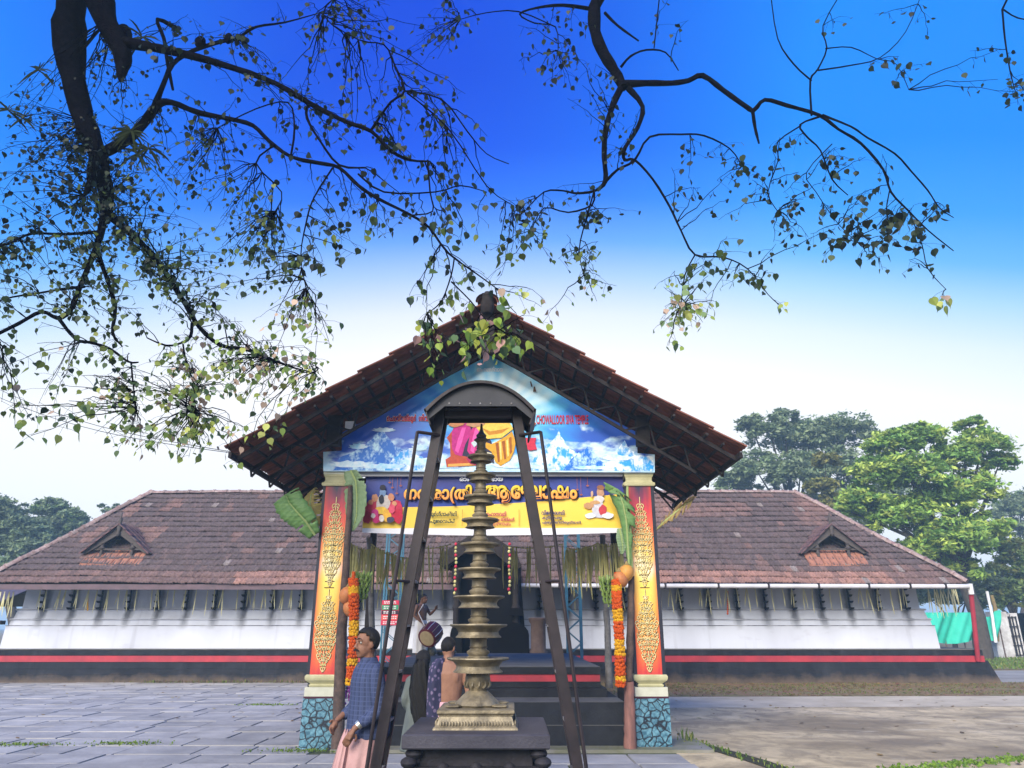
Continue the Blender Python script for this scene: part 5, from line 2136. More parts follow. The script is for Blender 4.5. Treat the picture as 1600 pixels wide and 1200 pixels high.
pole('banana_plant', 'reddish cut banana plant tied inside the left gateway column', 'banana plant', [gz(527, 1176, 12.0), P(533, 1000, 12.0), P(541, 880, 12.0), P(548, 760, 12.0)], [.10, .085, .06, .04], M['pole'])
pole('banana_plant', 'pinkish cut banana plant tied inside the right gateway column', 'banana plant', [gz(985, 1172, 12.0), P(983, 1065, 12.0)], [.10, .075], M['stem'])
pole('bark_pole', 'rough brown pole rising from the pink stem at the right column', 'pole', [P(983, 1064, 12.0), P(985, 980, 12.02), P(987, 900, 12.05)], [.06, .06, .05], M['pole'])
pole('banana_stalk', 'green banana stalk rising beside the right column', 'stalk', [P(987, 899, 12.05), P(983, 820, 12.02), P(980, 760, 12.0)], [.035, .04, .02], M['banana_rib'])
pole('grey_pole', 'thin grey pole behind the left marigold garland', 'pole', [gz(585, 1075, 14.2), P(582, 1000, 14.2), P(577, 840, 14.2)], [.07, .06, .055], M['pole_grey'])
pole('grey_pole', 'thin grey pole behind the right marigold garland', 'pole', [gz(952, 1075, 14.2), P(949, 980, 14.2), P(941, 836, 14.2)], [.07, .06, .055], M['pole_grey'])


def bunch(label, cx, cy, d, flip):
    root = empty('banana_bunch', P(cx, cy + 18, d), label, 'banana bunch', 'green banana bunches at the columns')
    c = P(cx, cy, d)
    b_ = MB()
    b_.tube([c + Vector((0, 0, .3)), c + Vector((0.01, 0, .1)), c + Vector((0, 0, -.22))], [.02, .028, .015], 7)
    b_.build('stalk', M['banana_rib'], root, smooth=True)
    for lev in range(5):
        n_ = 9 - lev // 2
        for i in range(n_):
            a_ = 2 * math.pi * i / n_ + lev * .4
            rr = .085 - lev * .008
            base = c + Vector((math.cos(a_) * rr * .35, math.sin(a_) * rr * .35, .20 - lev * .085))
            pts = [base, base + Vector((math.cos(a_) * rr * .8, math.sin(a_) * rr * .8, -.015)), base + Vector((math.cos(a_) * rr * 1.25, math.sin(a_) * rr * 1.25, .035)),
                   base + Vector((math.cos(a_) * rr * 1.3, math.sin(a_) * rr * 1.3, .085))]
            f_ = MB()
            f_.tube(pts, [.012, .02, .02, .006], 6)
            f_.build('banana', M['fruit'], root, smooth=True)
    return root


bunch('green banana bunch hanging beside the left column and garland', 567, 920, 12.3, 1)
bunch('green banana bunch hanging beside the right column and garland', 950, 927, 12.3, -1)


def coconut(label, cx, cy, r_, m_, d=11.95, tilt=.3):
    p = P(cx, cy, d)
    root = empty('coconut', p - Vector((0, 0, r_)), label, 'coconut', 'coconuts tied to the gateway columns')
    b_ = MB()
    rs = []
    for j in range(11):
        a_ = -math.pi / 2 + math.pi * (j + .05) / 10.1
        k_ = 1 + .05 * math.sin(a_ * 2)
        rs.append([(p.x + r_ * k_ * math.cos(a_) * math.cos(2 * math.pi * q / 14) * (1 + .03 * math.cos(q * 6 * math.pi / 7)) + tilt * r_ * .5 * math.sin(a_), p.y + r_ * math.cos(a_) * math.sin(2 * math.pi * q / 14), p.z + 1.15 * r_ * math.sin(a_)) for q in range(14)])
    b_.rings(rs)
    b_.build('husk', m_, root, smooth='all')
    b_ = MB()
    b_.lathe([(r_ * .42, 0), (r_ * .34, .012), (r_ * .2, .03), (.012, .06)], 8, (p.x + tilt * r_ * .5, p.y, p.z + r_ * 1.08))
    b_.build('stem_cap', M['banana_dry'], root, smooth=True)


coconut('upper orange coconut tied to the left column', 542, 930, .125, M['coconut'])
coconut('lower orange coconut tied to the left column', 547, 951, .115, M['coconut'], tilt=-.2)
coconut('bright yellow orange coconut tied high on the right column', 978, 896, .125, M['coconut_y'], 11.92)
coconut('brownish cut coconut below the yellow one on the right column', 970, 905, .11, M['coconut'], 11.86, -.5)

b_ = MB()
for i in range(26):
    b_.ball((random.gauss(0, .05), random.gauss(0, .04), random.gauss(0, .05)), random.uniform(.02, .035), 6, 4)
q = P(541, 1085, 12.15)
o = b_.build('lilac_bouquet', M['lilac'], None)
o.location = q
tag(o, 'small lilac flower bunch on the step behind the left column', 'flowers')
for cx_, yy_, tt in ((537, 1012, 0), ):
    root = empty('white_scroll_ornament', P(542, 1065, 12.5), 'white scrollwork ornament standing beside the left garland', 'ornament')
    for j in range(5):
        b_ = MB()
        cz = P(542, 1058 - j * 17, 12.5)
        pts = []
        for q in range(16):
            a_ = q * .5 * (1 if j % 2 else -1) + 1.0
            rr = .10 * (1 - q / 18)
            pts.append((cz.x + rr * math.cos(a_) + (.03 if j % 2 else -.03), cz.y, cz.z + rr * math.sin(a_)))
        b_.tube(pts, [.018 * (1 - q / 22) for q in range(16)], 6)
        b_.build('scroll', M['white_paint'], root, smooth=True)
    b_ = MB()
    b_.tube([P(541, 1080, 12.52), P(543, 1030, 12.52), P(541, 985, 12.52)], .012, 6)
    b_.build('stem', M['white_paint'], root)


def garland(label, pts, secs):
    """pts: path, secs: list of (fraction end, colour)"""
    pts = [Vector(p) for p in pts]
    root = empty('marigold_garland', pts[-1], label, 'garland')
    L = len(pts) - 1

    def at(f_):
        k_ = min(int(f_ * L), L - 1)
        return pts[k_].lerp(pts[k_ + 1], f_ * L - k_)
    f0 = 0
    for f1, m_ in secs:
        b_ = MB()
        n_ = max(2, int((f1 - f0) * 46))
        for i in range(n_):
            c = at(f0 + (f1 - f0) * (i + .5) / n_)
            for q in range(9):
                a_ = 2 * math.pi * q / 9 + i
                rr = .058 + random.uniform(-.008, .008)
                b_.ball((c.x + rr * math.cos(a_), c.y + rr * math.sin(a_), c.z + random.uniform(-.015, .015)), random.uniform(.026, .034), 6, 4)
        tag(b_.build('flower_section', M[m_], root), kind='stuff')
        f0 = f1
    b_ = MB()
    b_.tube([pts[0] + Vector((0, 0, .12))] + pts, .03, 6)
    b_.build('string', M['mar_o'], root)


garland('long orange and yellow marigold garland inside the left column', [P(552, 905, 11.85), P(553, 930, 11.82), P(553, 1000, 11.82), P(548, 1070, 11.85)],
        [(.16, 'mar_o'), (.30, 'mar_y'), (.44, 'mar_o'), (.52, 'mar_o'), (.64, 'mar_y'), (.80, 'mar_o'), (.86, 'mar_y'), (.95, 'mar_o'), (1, 'mar_y')])
garland('long orange and yellow marigold garland inside the right column', [P(963, 906, 11.85), P(964, 935, 11.82), P(968, 1000, 11.82), P(970, 1072, 11.85)],
        [(.10, 'mar_o'), (.20, 'mar_y'), (.42, 'mar_o'), (.52, 'mar_y'), (.66, 'mar_o'), (.78, 'mar_y'), (.93, 'mar_o'), (.96, 'mar_y'), (1, 'mar_o')])

# palm fringes strung under the pavilion roof
fr_strips = [strip_mesh(1.0, .0, .02, .04), strip_mesh(.9, .8, .04, -.03), strip_mesh(.0, 1.05, .03, .02)]
for me_ in fr_strips:
    me_.materials.clear()
    me_.materials.append(M['palm_dry'])


def fringe(label, x0, x1, y0, y1, d, n_, lo=.55, hi=1.0):
    a_, c_ = P(x0, y0, d), P(x1, y1, d)
    root = empty('palm_fringe', a_, label, 'palm fringe', 'palm leaf fringes under the pavilion roof')
    b_ = MB()
    pts = [a_.lerp(c_, i / 8) - Vector((0, 0, .08 * math.sin(math.pi * i / 8))) for i in range(9)]
    b_.tube(pts, .012, 5)
    b_.build('rope', M['palm_dry'], root)
    for i in range(n_):
        p = a_.lerp(c_, (i + random.random()) / n_)
        o = link('strip', random.choice(fr_strips), root, p - a_ + Vector((0, random.uniform(-.08, .08), -.03)))
        o.scale = (1, 1, random.uniform(lo, hi))
        o.rotation_euler = (0, random.uniform(-.05, .05), random.uniform(-.8, .8))


fringe('dry palm leaf fringe beside the left column above the bananas', 545, 580, 846, 858, 13.4, 15, .5, .85)
fringe('dry palm leaf fringe left of the blue post under the banner', 580, 640, 850, 872, 13.8, 22, .5, .85)
fringe('sparse palm leaf fringe left of the dark porch', 640, 705, 852, 850, 15.4, 8, .7, 1.1)
fringe('sparse palm leaf fringe right of the dark porch', 785, 880, 852, 850, 15.4, 9, .7, 1.15)
fringe('dry palm leaf fringe right of the right blue post', 884, 935, 856, 848, 13.8, 19, .6, .95)
fringe('dry palm leaf fringe beside the right column above the bananas', 932, 972, 848, 846, 13.4, 12, .6, 1.0)
for i, (x_, lab) in enumerate(((713, 'red flower string hanging left of the tall lamp by the dark porch'), (796, 'red flower string hanging right of the tall lamp by the dark porch'))):
    a_ = P(x_, 850, 21.8)
    root = empty('flower_garland', a_ - Vector((0, 0, 1.5)), lab, 'garland')
    for j in range(14):
        b_ = MB()
        b_.ball(a_ - Vector((random.uniform(-.02, .02), 0, j * .11)), (.045, .045, .05), 6, 4)
        b_.build('flower', M['red_flower'] if j % 3 == 0 else M['palm_dry'], root)

# ================================================================== RIGHT BACKGROUND: shade net, compound wall, gate
nd = 44.0
net = empty('shade_net_fence', (P(1440, 1005, nd).x, nd, 0), 'bright green shade net strung along the yard behind the temple corner', 'net fence')
n_ = 40
V_, F_ = [], []
for i in range(n_ + 1):
    f_ = i / n_
    x_ = 1436 + (1560 - 1436) * f_
    top = 957 + (7 * math.exp(-((x_ - 1543) / 10) ** 2)) - (4 if x_ > 1552 else 0)
    bot = 1000 + 6 * math.sin(f_ * 4) ** 2
    for j in range(9):
        g_ = j / 8
        q = P(x_, top + (bot - top) * g_, nd)
        V_.append((q.x - net.location.x, .18 * math.sin(f_ * 17 + g_ * 2) + .1 * math.sin(f_ * 41 + g_ * 5), q.z))
for i in range(n_):
    for j in range(8):
        a_ = i * 9 + j
        F_.append((a_, a_ + 1, a_ + 10, a_ + 9))
link('net_sheet', np_mesh('net_sheet', V_, F_, M['net'], smooth=True), net)
for x_ in (1440, 1470, 1499, 1530, 1558):
    b_ = MB()
    t_ = P(x_, 955, nd + .15)
    b_.tube([(t_.x, nd + .25, 0), (t_.x, nd + .25, t_.z)], .04, 8)
    b_.build('post', M['pole'], net)

wd_ = 46.0
cw = empty('compound_wall', (P(1560, 1006, wd_).x, wd_, 0), 'old whitewashed compound wall with peeling pier at the right edge', 'wall')
for (xa, xb, ya, m_, nm) in ((1553, 1568, 956, 'wall_old', 'pier'), (1567, 1576, 960, 'wall_old', 'wall_panel'), (1585, 1599, 958, 'wall_old', 'wall_panel'), (1598, 1640, 958, 'wall_blue', 'wall_panel')):
    b_ = MB()
    a_, c_ = P(xa, 1008, wd_), P(xb, ya, wd_)
    b_.box(a_.x, c_.x - .01, wd_ - (.25 if nm == 'pier' else .1), wd_ + .2, 0, c_.z)
    b_.build(nm, M[m_], cw)
gt = empty('iron_gate', (P(1576, 1006, wd_).x, wd_, 0), 'narrow black iron gate set in the whitewashed wall', 'gate')
a_, c_ = P(1568, 1004, wd_ - .15), P(1586, 963, wd_ - .15)
for i in range(6):
    b_ = MB()
    x_ = a_.x + (c_.x - a_.x) * i / 5
    b_.box(x_ - .03, x_ + .03, wd_ - .2, wd_ - .14, .15, c_.z)
    b_.build('bar', M['steel_dark'], gt)
for i in range(5):
    b_ = MB()
    z_ = .2 + (c_.z - .25) * i / 4
    b_.box(a_.x - .03, c_.x + .03, wd_ - .22, wd_ - .205, z_ - .03, z_ + .03)
    b_.build('cross_bar', M['steel_dark'], gt)
pole('white_pole', 'thin white pole leaning beside the compound wall pier', 'pole', [gz(1556, 1004, 43.6), P(1550, 960, 43.6), P(1542, 924, 43.6)], [.09, .08, .08], M['white_paint'])
pole('wooden_post', 'short pale wooden post standing behind the white pole', 'post', [gz(1558, 1002, 45.4), P(1555, 950, 45.4), P(1549, 930, 45.4)], [.13, .12, .10], M['banana_dry'])

# left edge: open shed behind the temple corner
sh = empty('open_shed', (-22.6, 29.0, 0), 'dark open shed with low wall at the left edge behind the temple', 'shed')
for x_, y_ in ((-24.6, 29.5), (-21.0, 30.0), (-24.6, 33), (-21.0, 33)):
    b_ = MB()
    b_.box(x_ - .08, x_ + .08, y_ - .08, y_ + .08, 0, 3.2)
    b_.build('post', M['wood_dark'], sh)
b_ = MB()
b_.add([(-26, 28.8, 2.75), (-20, 28.8, 2.75), (-20, 31.5, 3.7), (-26, 31.5, 3.7), (-20, 34.2, 2.75), (-26, 34.2, 2.75),
        (-26, 28.8, 2.70), (-20, 28.8, 2.70), (-20, 31.5, 3.65), (-26, 31.5, 3.65), (-20, 34.2, 2.70), (-26, 34.2, 2.70)],
       [(0, 1, 2, 3), (3, 2, 4, 5), (7, 6, 9, 8), (8, 9, 11, 10), (0, 6, 7, 1)])
b_.build('roof', M['tin'], sh)
b_ = MB()
b_.box(-26, -20.2, 29.4, 29.6, 0, 1.0)
b_.box(-26, -20.2, 29.35, 29.65, 1.9, 2.05)
b_.build('rail_wall', M['wood_dark'], sh)

for i, (a_, c_) in enumerate((((-40, 590), (362, 706)), ((-40, 604), (372, 709)))):
    b_ = MB()
    p0, p1 = P(a_[0], a_[1], 16.0), P(c_[0], c_[1], 11.3)
    b_.tube([p0.lerp(p1, k / 12) - Vector((0, 0, .25 * math.sin(math.pi * k / 12))) for k in range(13)], .006, 5)
    tag(b_.build('overhead_wire', M['steel_dark'], None), ('upper' if i == 0 else 'lower') + ' thin overhead wire running to the left roof corner', 'wire')

# ================================================================== GROUND PLANTS
def tufts(name, label, pts, n_, h0, h1, cols, wid=.012, leafy=False):
    V_, F_, C_ = [], [], []
    k = 0
    for _ in range(n_):
        x, y, z = pts()
        h = random.uniform(h0, h1)
        a_ = random.uniform(0, 6.28)
        lean = random.uniform(.1, .6) * h
        dx, dy = math.cos(a_), math.sin(a_)
        w_ = wid * random.uniform(.7, 1.4)
        sx, sy = -dy * w_, dx * w_
        V_ += [(x - sx * .6, y - sy * .6, z), (x + sx * .6, y + sy * .6, z), (x + dx * lean * .5 + sx, y + dy * lean * .5 + sy, z + h * .65), (x + dx * lean * .5 - sx, y + dy * lean * .5 - sy, z + h * .65),
               (x + dx * lean + sx * .1, y + dy * lean + sy * .1, z + h), (x + dx * lean - sx * .1, y + dy * lean - sy * .1, z + h * .98)]
        F_ += [(k, k + 1, k + 2, k + 3), (k + 3, k + 2, k + 4, k + 5)]
        c = random.choice(cols)
        j = random.uniform(.75, 1.25)
        C_ += [(c[0] * j, c[1] * j, c[2] * j, 1)] * 2
        k += 6
    o = link(name, np_mesh(name, V_, F_, M['grassm'], C_))
    return tag(o, label, 'grass' if label else None, kind='stuff')


GR = [(.10, .17, .03), (.14, .22, .04), (.20, .22, .06)]
BR = [(.16, .12, .05), (.20, .14, .07), (.10, .14, .03), (.14, .18, .04)]


def verge():
    while True:
        x, y = random.uniform(2.2, 18.5), random.uniform(21.0, 26.0)
        if mnoise.noise(Vector((x * .5, y * 1.2, 0))) + random.uniform(-.3, .3) > .02:
            return x, y, .014


tufts('verge_grass', 'short patchy grass along the earth verge before the plinth', verge, 3800, .015, .055, BR)
tufts('lawn_grass', 'short grass of the lawn at the right edge', lambda: (random.uniform(17, 34), random.uniform(34.2, 50), .012), 9000, .05, .16, GR, .03)
tufts('drain_weeds', 'weeds growing along the drain beside the right column', lambda: ((lambda f_: (2.9 + f_ * .9 + random.gauss(0, .09), 13.0 - f_ * 3.0 + random.gauss(0, .1), .012))(random.random() ** 1.5)), 200, .015, .07, GR, .012)
tufts('column_weeds', 'tall weed tuft at the foot of the right column', lambda: (2.86 + random.gauss(0, .07), 12.9 + random.gauss(0, .12), .02), 26, .08, .24, GR, .010)


def edge_weed():
    f_ = random.choice((.12, .3, .42, .55, .62, .7, .78, .86)) + random.gauss(0, .04)
    return 4.6 + f_ * 4.8 + random.gauss(0, .12), 10.3 + f_ * 1.75 + random.gauss(0, .10), .012


tufts('edge_weeds', 'bright green weeds along the edge of the near slab', edge_weed, 1000, .012, .05, [(.15, .26, .03), (.19, .30, .05), (.10, .19, .03)], .02)
tufts('joint_moss', 'moss and grass in the joints of the stone paving', lambda: ((lambda c: (c[0] + random.gauss(0, .35), c[1] + random.gauss(0, .10), .026))(random.choice([(-6.2, 12.6), (-7.9, 12.5), (-5.9, 18.6), (-3.2, 11.9)]))), 900, .01, .035, [(.13, .20, .03), (.16, .24, .04)], .012)
tufts('plinth_weeds', 'tiny weeds at the foot of the left plinth', lambda: (random.choice([-9.5, -11.8, -6.9, -5.5]) + random.gauss(0, .8), 25.75 + random.gauss(0, .06), .02), 500, .03, .12, BR, .012)

def litter(name, label, n_, area, cols, s0, s1):
    V_, F_, C_ = [], [], []
    for k in range(n_):
        x, y, z = area()
        a_ = random.uniform(0, 6.28)
        s_ = random.uniform(s0, s1)
        ca, sa = math.cos(a_) * s_, math.sin(a_) * s_
        for (u_, v_, h_) in ((-.5, 0, .004), (0, -.4, .012), (.62, 0, .02), (0, .4, .008)):
            V_.append((x + u_ * ca - v_ * sa, y + u_ * sa + v_ * ca, z + h_))
        F_.append((4 * k, 4 * k + 1, 4 * k + 2, 4 * k + 3))
        c = random.choice(cols)
        C_.append((*c, 1))
    return tag(link(name, np_mesh(name, V_, F_, M['grassm'], C_)), label, 'leaf litter', kind='stuff')


LIT = [(.20, .12, .05), (.30, .20, .07), (.12, .08, .04), (.34, .28, .10)]
litter('fallen_leaves', 'dry fallen leaves scattered over the right concrete', 170, lambda: (random.uniform(2.8, 18), random.uniform(10.5, 21), .012), LIT, .05, .12)
litter('fallen_leaves', 'dry fallen leaves scattered over the left stone paving', 130, lambda: (random.uniform(-15, -3.2), random.uniform(10, 25.5), .034), LIT, .05, .12)
litter('verge_litter', 'brown leaf litter on the earth verge before the plinth', 1500, lambda: (random.uniform(2, 18), random.uniform(21.0, 26.0), .018), LIT + [(.30, .14, .09)], .06, .16)

# ================================================================== BACKGROUND TREES
def bg_tree(name, label, base, blobs, n_leaf, lsize, cols, trunk_r, group, seed):
    """blobs: (x px, y px, radius px, depth offset) of crown clumps, base: (x px, depth)"""
    r_ = np.random.default_rng(seed)
    d0 = base[1]
    bx = P(base[0], 980, d0).x
    root = empty(name, (bx, d0, 0), label, 'tree', group)
    Vs, Fs, Cs = [], [], []
    nbv = 0
    wts = np.array([b[2] ** 2 for b in blobs], dtype=float)
    wts /= wts.sum()
    centres = []
    for (xx, yy, rr, dd) in blobs:
        c = P(xx, yy, d0 + dd)
        centres.append((np.array(c), px(rr, d0 + dd)))
    for (c, R_), wt in zip(centres, wts):
        nl = int(n_leaf * 2.0 * wt)
        ncl = max(8, int(nl / 48))
        # clumps near the surface of the blob
        u = r_.normal(size=(ncl, 3))
        u /= np.linalg.norm(u, axis=1)[:, None]
        u[:, 2] = np.where(u[:, 2] < -.35, -u[:, 2] * .5, u[:, 2])
        cc = c + u * R_ * (r_.uniform(.45, 1.0, size=(ncl, 1)) ** .5) * np.array([1, 1, .82])
        cr = R_ * r_.uniform(.10, .26, size=ncl)
        tone = r_.uniform(.7, 1.25, size=ncl)
        ci = r_.integers(0, len(cols), size=ncl)
        idx = r_.integers(0, ncl, size=nl)
        off = r_.normal(size=(nl, 3)) * .55
        pos = cc[idx] + off * cr[idx][:, None] * np.array([1.2, 1.2, .55])
        n_ = r_.normal(size=(nl, 3)) * .55 + np.array([0, -.25, .9])
        n_ /= np.linalg.norm(n_, axis=1)[:, None]
        t = np.cross(n_, r_.normal(size=(nl, 3)))
        t /= np.linalg.norm(t, axis=1)[:, None]
        b2 = np.cross(n_, t)
        s_ = .66 * lsize * r_.uniform(.6, 1.3, size=(nl, 1))
        quad = np.stack([pos - t * s_, pos + b2 * s_ * .42 - n_ * s_ * .1, pos + t * s_, pos - b2 * s_ * .42 - n_ * s_ * .1], 1).reshape(-1, 3)
        Vs.append(quad)
        Fs.append(np.arange(nl * 4).reshape(-1, 4) + nbv)
        nbv += nl * 4
        col = np.array(cols)[ci[idx]] * (tone[idx] * r_.uniform(.8, 1.2, size=nl))[:, None]
        Cs.append(np.concatenate([col, np.ones((nl, 1))], 1))
    V_ = np.concatenate(Vs) - np.array(root.location)
    link('crown', np_mesh('crown', V_, np.concatenate(Fs), M['leaf_bg'], np.concatenate(Cs)), root)
    b_ = MB()
    zc = min(c[2] for c, _ in centres)
    top = Vector((np.mean([c[0] for c, _ in centres]), d0, max(c[2] for c, _ in centres)))
    fork = Vector((bx, d0, 0)).lerp(Vector((top.x, d0, top.z)), .35)
    tp_ = [Vector((bx, d0, -.1)), Vector((bx + .1, d0, fork.z * .5)), fork]
    b_.tube(tp_, [trunk_r * 1.25, trunk_r, trunk_r * .8], 10)
    b_.build('trunk', M['bark_bg'], root, smooth=True)
    for (c, R_) in centres:
        b_ = MB()
        c = Vector(c)
        m1 = fork.lerp(c, .5) + Vector((random.uniform(-.3, .3), random.uniform(-.3, .3), .4))
        b_.tube([fork - Vector((0, 0, .3)), m1, c], [trunk_r * .5, trunk_r * .3, trunk_r * .08], 7)
        b_.build('limb', M['bark_bg'], root, smooth=True)
    return root


G_DARK = [(.16, .225, .11), (.19, .255, .13), (.23, .29, .15)]  # pale greyed greens: part of the distance haze is put into the colour
G_MID = [(.14, .23, .06), (.18, .27, .07), (.22, .30, .08)]
G_BRI = [(.16, .30, .06), (.22, .37, .07), (.30, .44, .08), (.42, .52, .10)]
G_YEL = [(.19, .20, .05), (.24, .23, .06)]
bg_tree('leafy_tree', 'large hazy grey green tree rising behind the right half of the roof', (1250, 62),
        [(1205, 680, 40, 0), (1265, 690, 48, 1), (1320, 680, 46, 0), (1185, 740, 44, 0), (1250, 745, 50, -1), (1310, 740, 50, 0), (1150, 760, 34, 1), (1345, 780, 40, 0), (1175, 668, 26, 0), (1225, 655, 24, 0), (1400, 800, 50, 1), (1300, 810, 50, 0)],
        26000, .34, G_DARK, .5, 'trees behind the temple', 1)
bg_tree('leafy_tree', 'yellowish creeper covered tree just behind the roof ridge end', (1290, 52),
        [(1290, 722, 20, 0), (1283, 765, 24, 0), (1300, 790, 22, 0)], 4200, .28, G_YEL, .2, 'trees behind the temple', 2)
bg_tree('leafy_tree', 'bright green spreading tree behind the right hip of the roof', (1528, 44),
        [(1395, 700, 40, 0), (1440, 690, 36, 0), (1370, 745, 42, 0), (1430, 745, 48, -1), (1490, 720, 36, 0), (1515, 665, 22, 0), (1535, 700, 40, 0), (1560, 728, 26, 0), (1350, 790, 36, 0),
         (1470, 790, 50, 0), (1520, 770, 40, 0), (1400, 815, 46, 0), (1490, 850, 48, -1), (1440, 865, 36, 0), (1540, 830, 36, 0), (1330, 800, 22, 0), (1500, 895, 34, 0)],
        34000, .27, G_BRI, .42, 'trees behind the temple', 3)
bg_tree('leafy_tree', 'pale hazy tree at the far right edge above the wall', (1600, 70),
        [(1590, 800, 36, 0), (1620, 790, 36, 0), (1575, 830, 26, 0), (1640, 830, 44, 0)], 8000, .36, G_DARK, .4, 'trees behind the temple', 4)
bg_tree('leafy_tree', 'green bushy tree growing above the compound wall gate', (1585, 50),
        [(1570, 850, 24, 0), (1598, 870, 34, 0), (1575, 900, 34, 0), (1610, 920, 40, 0), (1560, 930, 26, 0), (1590, 940, 28, 0), (1540, 945, 20, 0)], 11000, .26, G_MID + G_YEL[:1], .25, 'trees behind the temple', 5)
bg_tree('shrub', 'dark green shrub growth behind the shade net', (1485, 49),
        [(1450, 935, 28, 0), (1480, 925, 28, 0), (1515, 935, 26, 0), (1535, 910, 24, 0)], 8000, .24, G_DARK, .15, 'trees behind the temple', 6)
bg_tree('leafy_tree', 'hazy blue green tree at the far left edge behind the roof', (20, 58),
        [(10, 800, 30, 0), (-20, 830, 40, 0), (30, 830, 36, 0), (5, 870, 40, 0), (-30, 790, 30, 0), (60, 860, 30, 0)], 12000, .34, G_DARK, .4, 'trees behind the temple', 7)
bg_tree('leafy_tree', 'rounded hazy tree standing against the left hip of the roof', (85, 62),
        [(80, 800, 26, 0), (105, 815, 26, 0), (70, 835, 30, 0), (120, 830, 22, 0), (95, 860, 30, 0)], 9000, .34, G_MID[:1] + G_DARK, .4, 'trees behind the temple', 8)
bg_tree('slender_tree', 'wispy thin treetop peeping over the left hip of the roof', (165, 64),
        [(160, 795, 10, 0), (172, 800, 12, 0), (185, 792, 9, 0)], 700, .26, G_DARK, .12, 'trees behind the temple', 9)
bg_tree('leafy_tree', 'low dark tree behind the open shed at the left edge', (-10, 44),
        [(-20, 920, 30, 0), (15, 930, 24, 0), (0, 900, 30, 0)], 5000, .26, G_DARK, .2, 'trees behind the temple', 10)

# ================================================================== PEEPAL TREE OVERHEAD
peepal = empty('peepal_tree', (-8.5, 1.0, 0), 'overhanging peepal tree with dark limbs and heart shaped leaves across the sky', 'tree')
trng = random.Random(21)
limb_pts = []          # (Vector, radius) for the twigs to start from


def limb(pts, d0, d1=None, lead=None, name='limb', wob=.12):
    """pts: (x px, y px, half width px); depth runs from d0 to d1"""
    d1 = d0 if d1 is None else d1
    n_ = len(pts)
    path, rad = [], []
    for p in (lead or []):
        path.append(Vector(p[:3]))
        rad.append(p[3])
    ds = []
    for i, (x, y, hw) in enumerate(pts):
        d = d0 + (d1 - d0) * i / max(n_ - 1, 1) + (trng.uniform(-wob, wob) if 0 < i else 0)
        ds.append(d)
        path.append(P(x, y, d))
        rad.append(px(hw * .86, d))
    # smooth (Catmull-Rom)
    out, orad = [], []
    for i in range(len(path) - 1):
        p0, p1, p2, p3 = path[max(i - 1, 0)], path[i], path[i + 1], path[min(i + 2, len(path) - 1)]
        for k in range(3):
            t = k / 3
            out.append(.5 * ((2 * p1) + (p2 - p0) * t + (2 * p0 - 5 * p1 + 4 * p2 - p3) * t * t + (3 * p1 - p0 - 3 * p2 + p3) * t ** 3))
            orad.append((rad[i] + (rad[i + 1] - rad[i]) * t) * trng.uniform(.88, 1.12))
    out.append(path[-1])
    orad.append(rad[-1])
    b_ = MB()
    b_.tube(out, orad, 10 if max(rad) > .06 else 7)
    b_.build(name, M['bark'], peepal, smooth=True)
    for p, r_ in zip(out, orad):
        if r_ < .13:
            limb_pts.append((p, r_))
    return out


TOP = Vector((-8.2, 1.6, 11.0))
b_ = MB()
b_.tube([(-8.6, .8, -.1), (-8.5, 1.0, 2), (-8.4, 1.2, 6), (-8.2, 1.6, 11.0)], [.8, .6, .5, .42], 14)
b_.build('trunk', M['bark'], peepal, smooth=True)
LA = [(TOP.x, TOP.y, TOP.z, .40), (-6.8, 4.5, 11.3, .34)]
limb([(118, -80, 40), (112, 0, 34), (108, 60, 33), (114, 120, 28), (132, 190, 23), (150, 235, 20), (164, 290, 15), (166, 332, 12)], 7.0, 7.0, LA, wob=.05)
limb([(150, 238, 15), (142, 285, 9), (131, 306, 3)], 6.9)
limb([(150, -80, 34), (152, -20, 32), (166, 35, 27), (186, 66, 22), (192, 92, 19), (190, 114, 11), (188, 126, 4)], 6.6, 6.5, [(TOP.x, TOP.y, TOP.z, .34), (-6.4, 4.4, 11.2, .3)], wob=.04)
limb([(180, 62, 14), (215, 70, 11), (250, 76, 9), (310, 90, 8), (370, 108, 7), (430, 130, 6), (490, 165, 5.5), (540, 190, 5), (580, 205, 4.5), (610, 235, 3.5), (640, 250, 3), (672, 252, 1.5)], 6.6, 6.2)
limb([(160, 240, 12), (200, 217, 11), (225, 192, 10), (246, 165, 9), (268, 160, 7), (310, 176, 6), (360, 186, 5), (395, 196, 5), (420, 220, 4.5), (455, 245, 4), (500, 255, 4), (530, 262, 4), (560, 290, 4), (590, 310, 3.5), (640, 335, 3),
      (670, 355, 2.6), (700, 395, 2.2), (745, 428, 1.5), (775, 450, 1)], 7.0, 6.2)
limb([(240, 170, 7), (256, 130, 6), (270, 100, 5), (300, 80, 5), (345, 65, 4.5), (370, 60, 4), (400, 42, 3), (445, 35, 2), (500, 20, 1)], 7.0, 7.4)
limb([(246, 30, 4), (256, 60, 4), (262, 100, 4), (270, 140, 3)], 7.4, 7.0, [(-4.6, 7.6, 9.6, .04)])
limb([(166, 330, 10), (185, 350, 8), (205, 366, 6.5), (240, 400, 6), (262, 432, 5.5), (290, 476, 5), (312, 512, 4.5), (345, 540, 4), (380, 545, 3.5), (420, 560, 3), (460, 575, 2), (492, 582, 1)], 7.0, 7.6)
limb([(164, 330, 9), (156, 370, 7), (145, 400, 6), (120, 460, 5), (110, 485, 5), (90, 497, 4.5), (65, 487, 4), (30, 505, 3.5), (-10, 525, 3)], 7.0, 7.2)
limb([(93, 499, 3.5), (118, 530, 3), (140, 535, 3), (172, 545, 2.8), (200, 565, 2.2), (216, 566, 1.4)], 7.15, 7.4)
limb([(158, 360, 5), (152, 388, 5), (165, 430, 4), (180, 480, 4), (176, 520, 3), (190, 540, 1.5)], 7.0, 7.2)
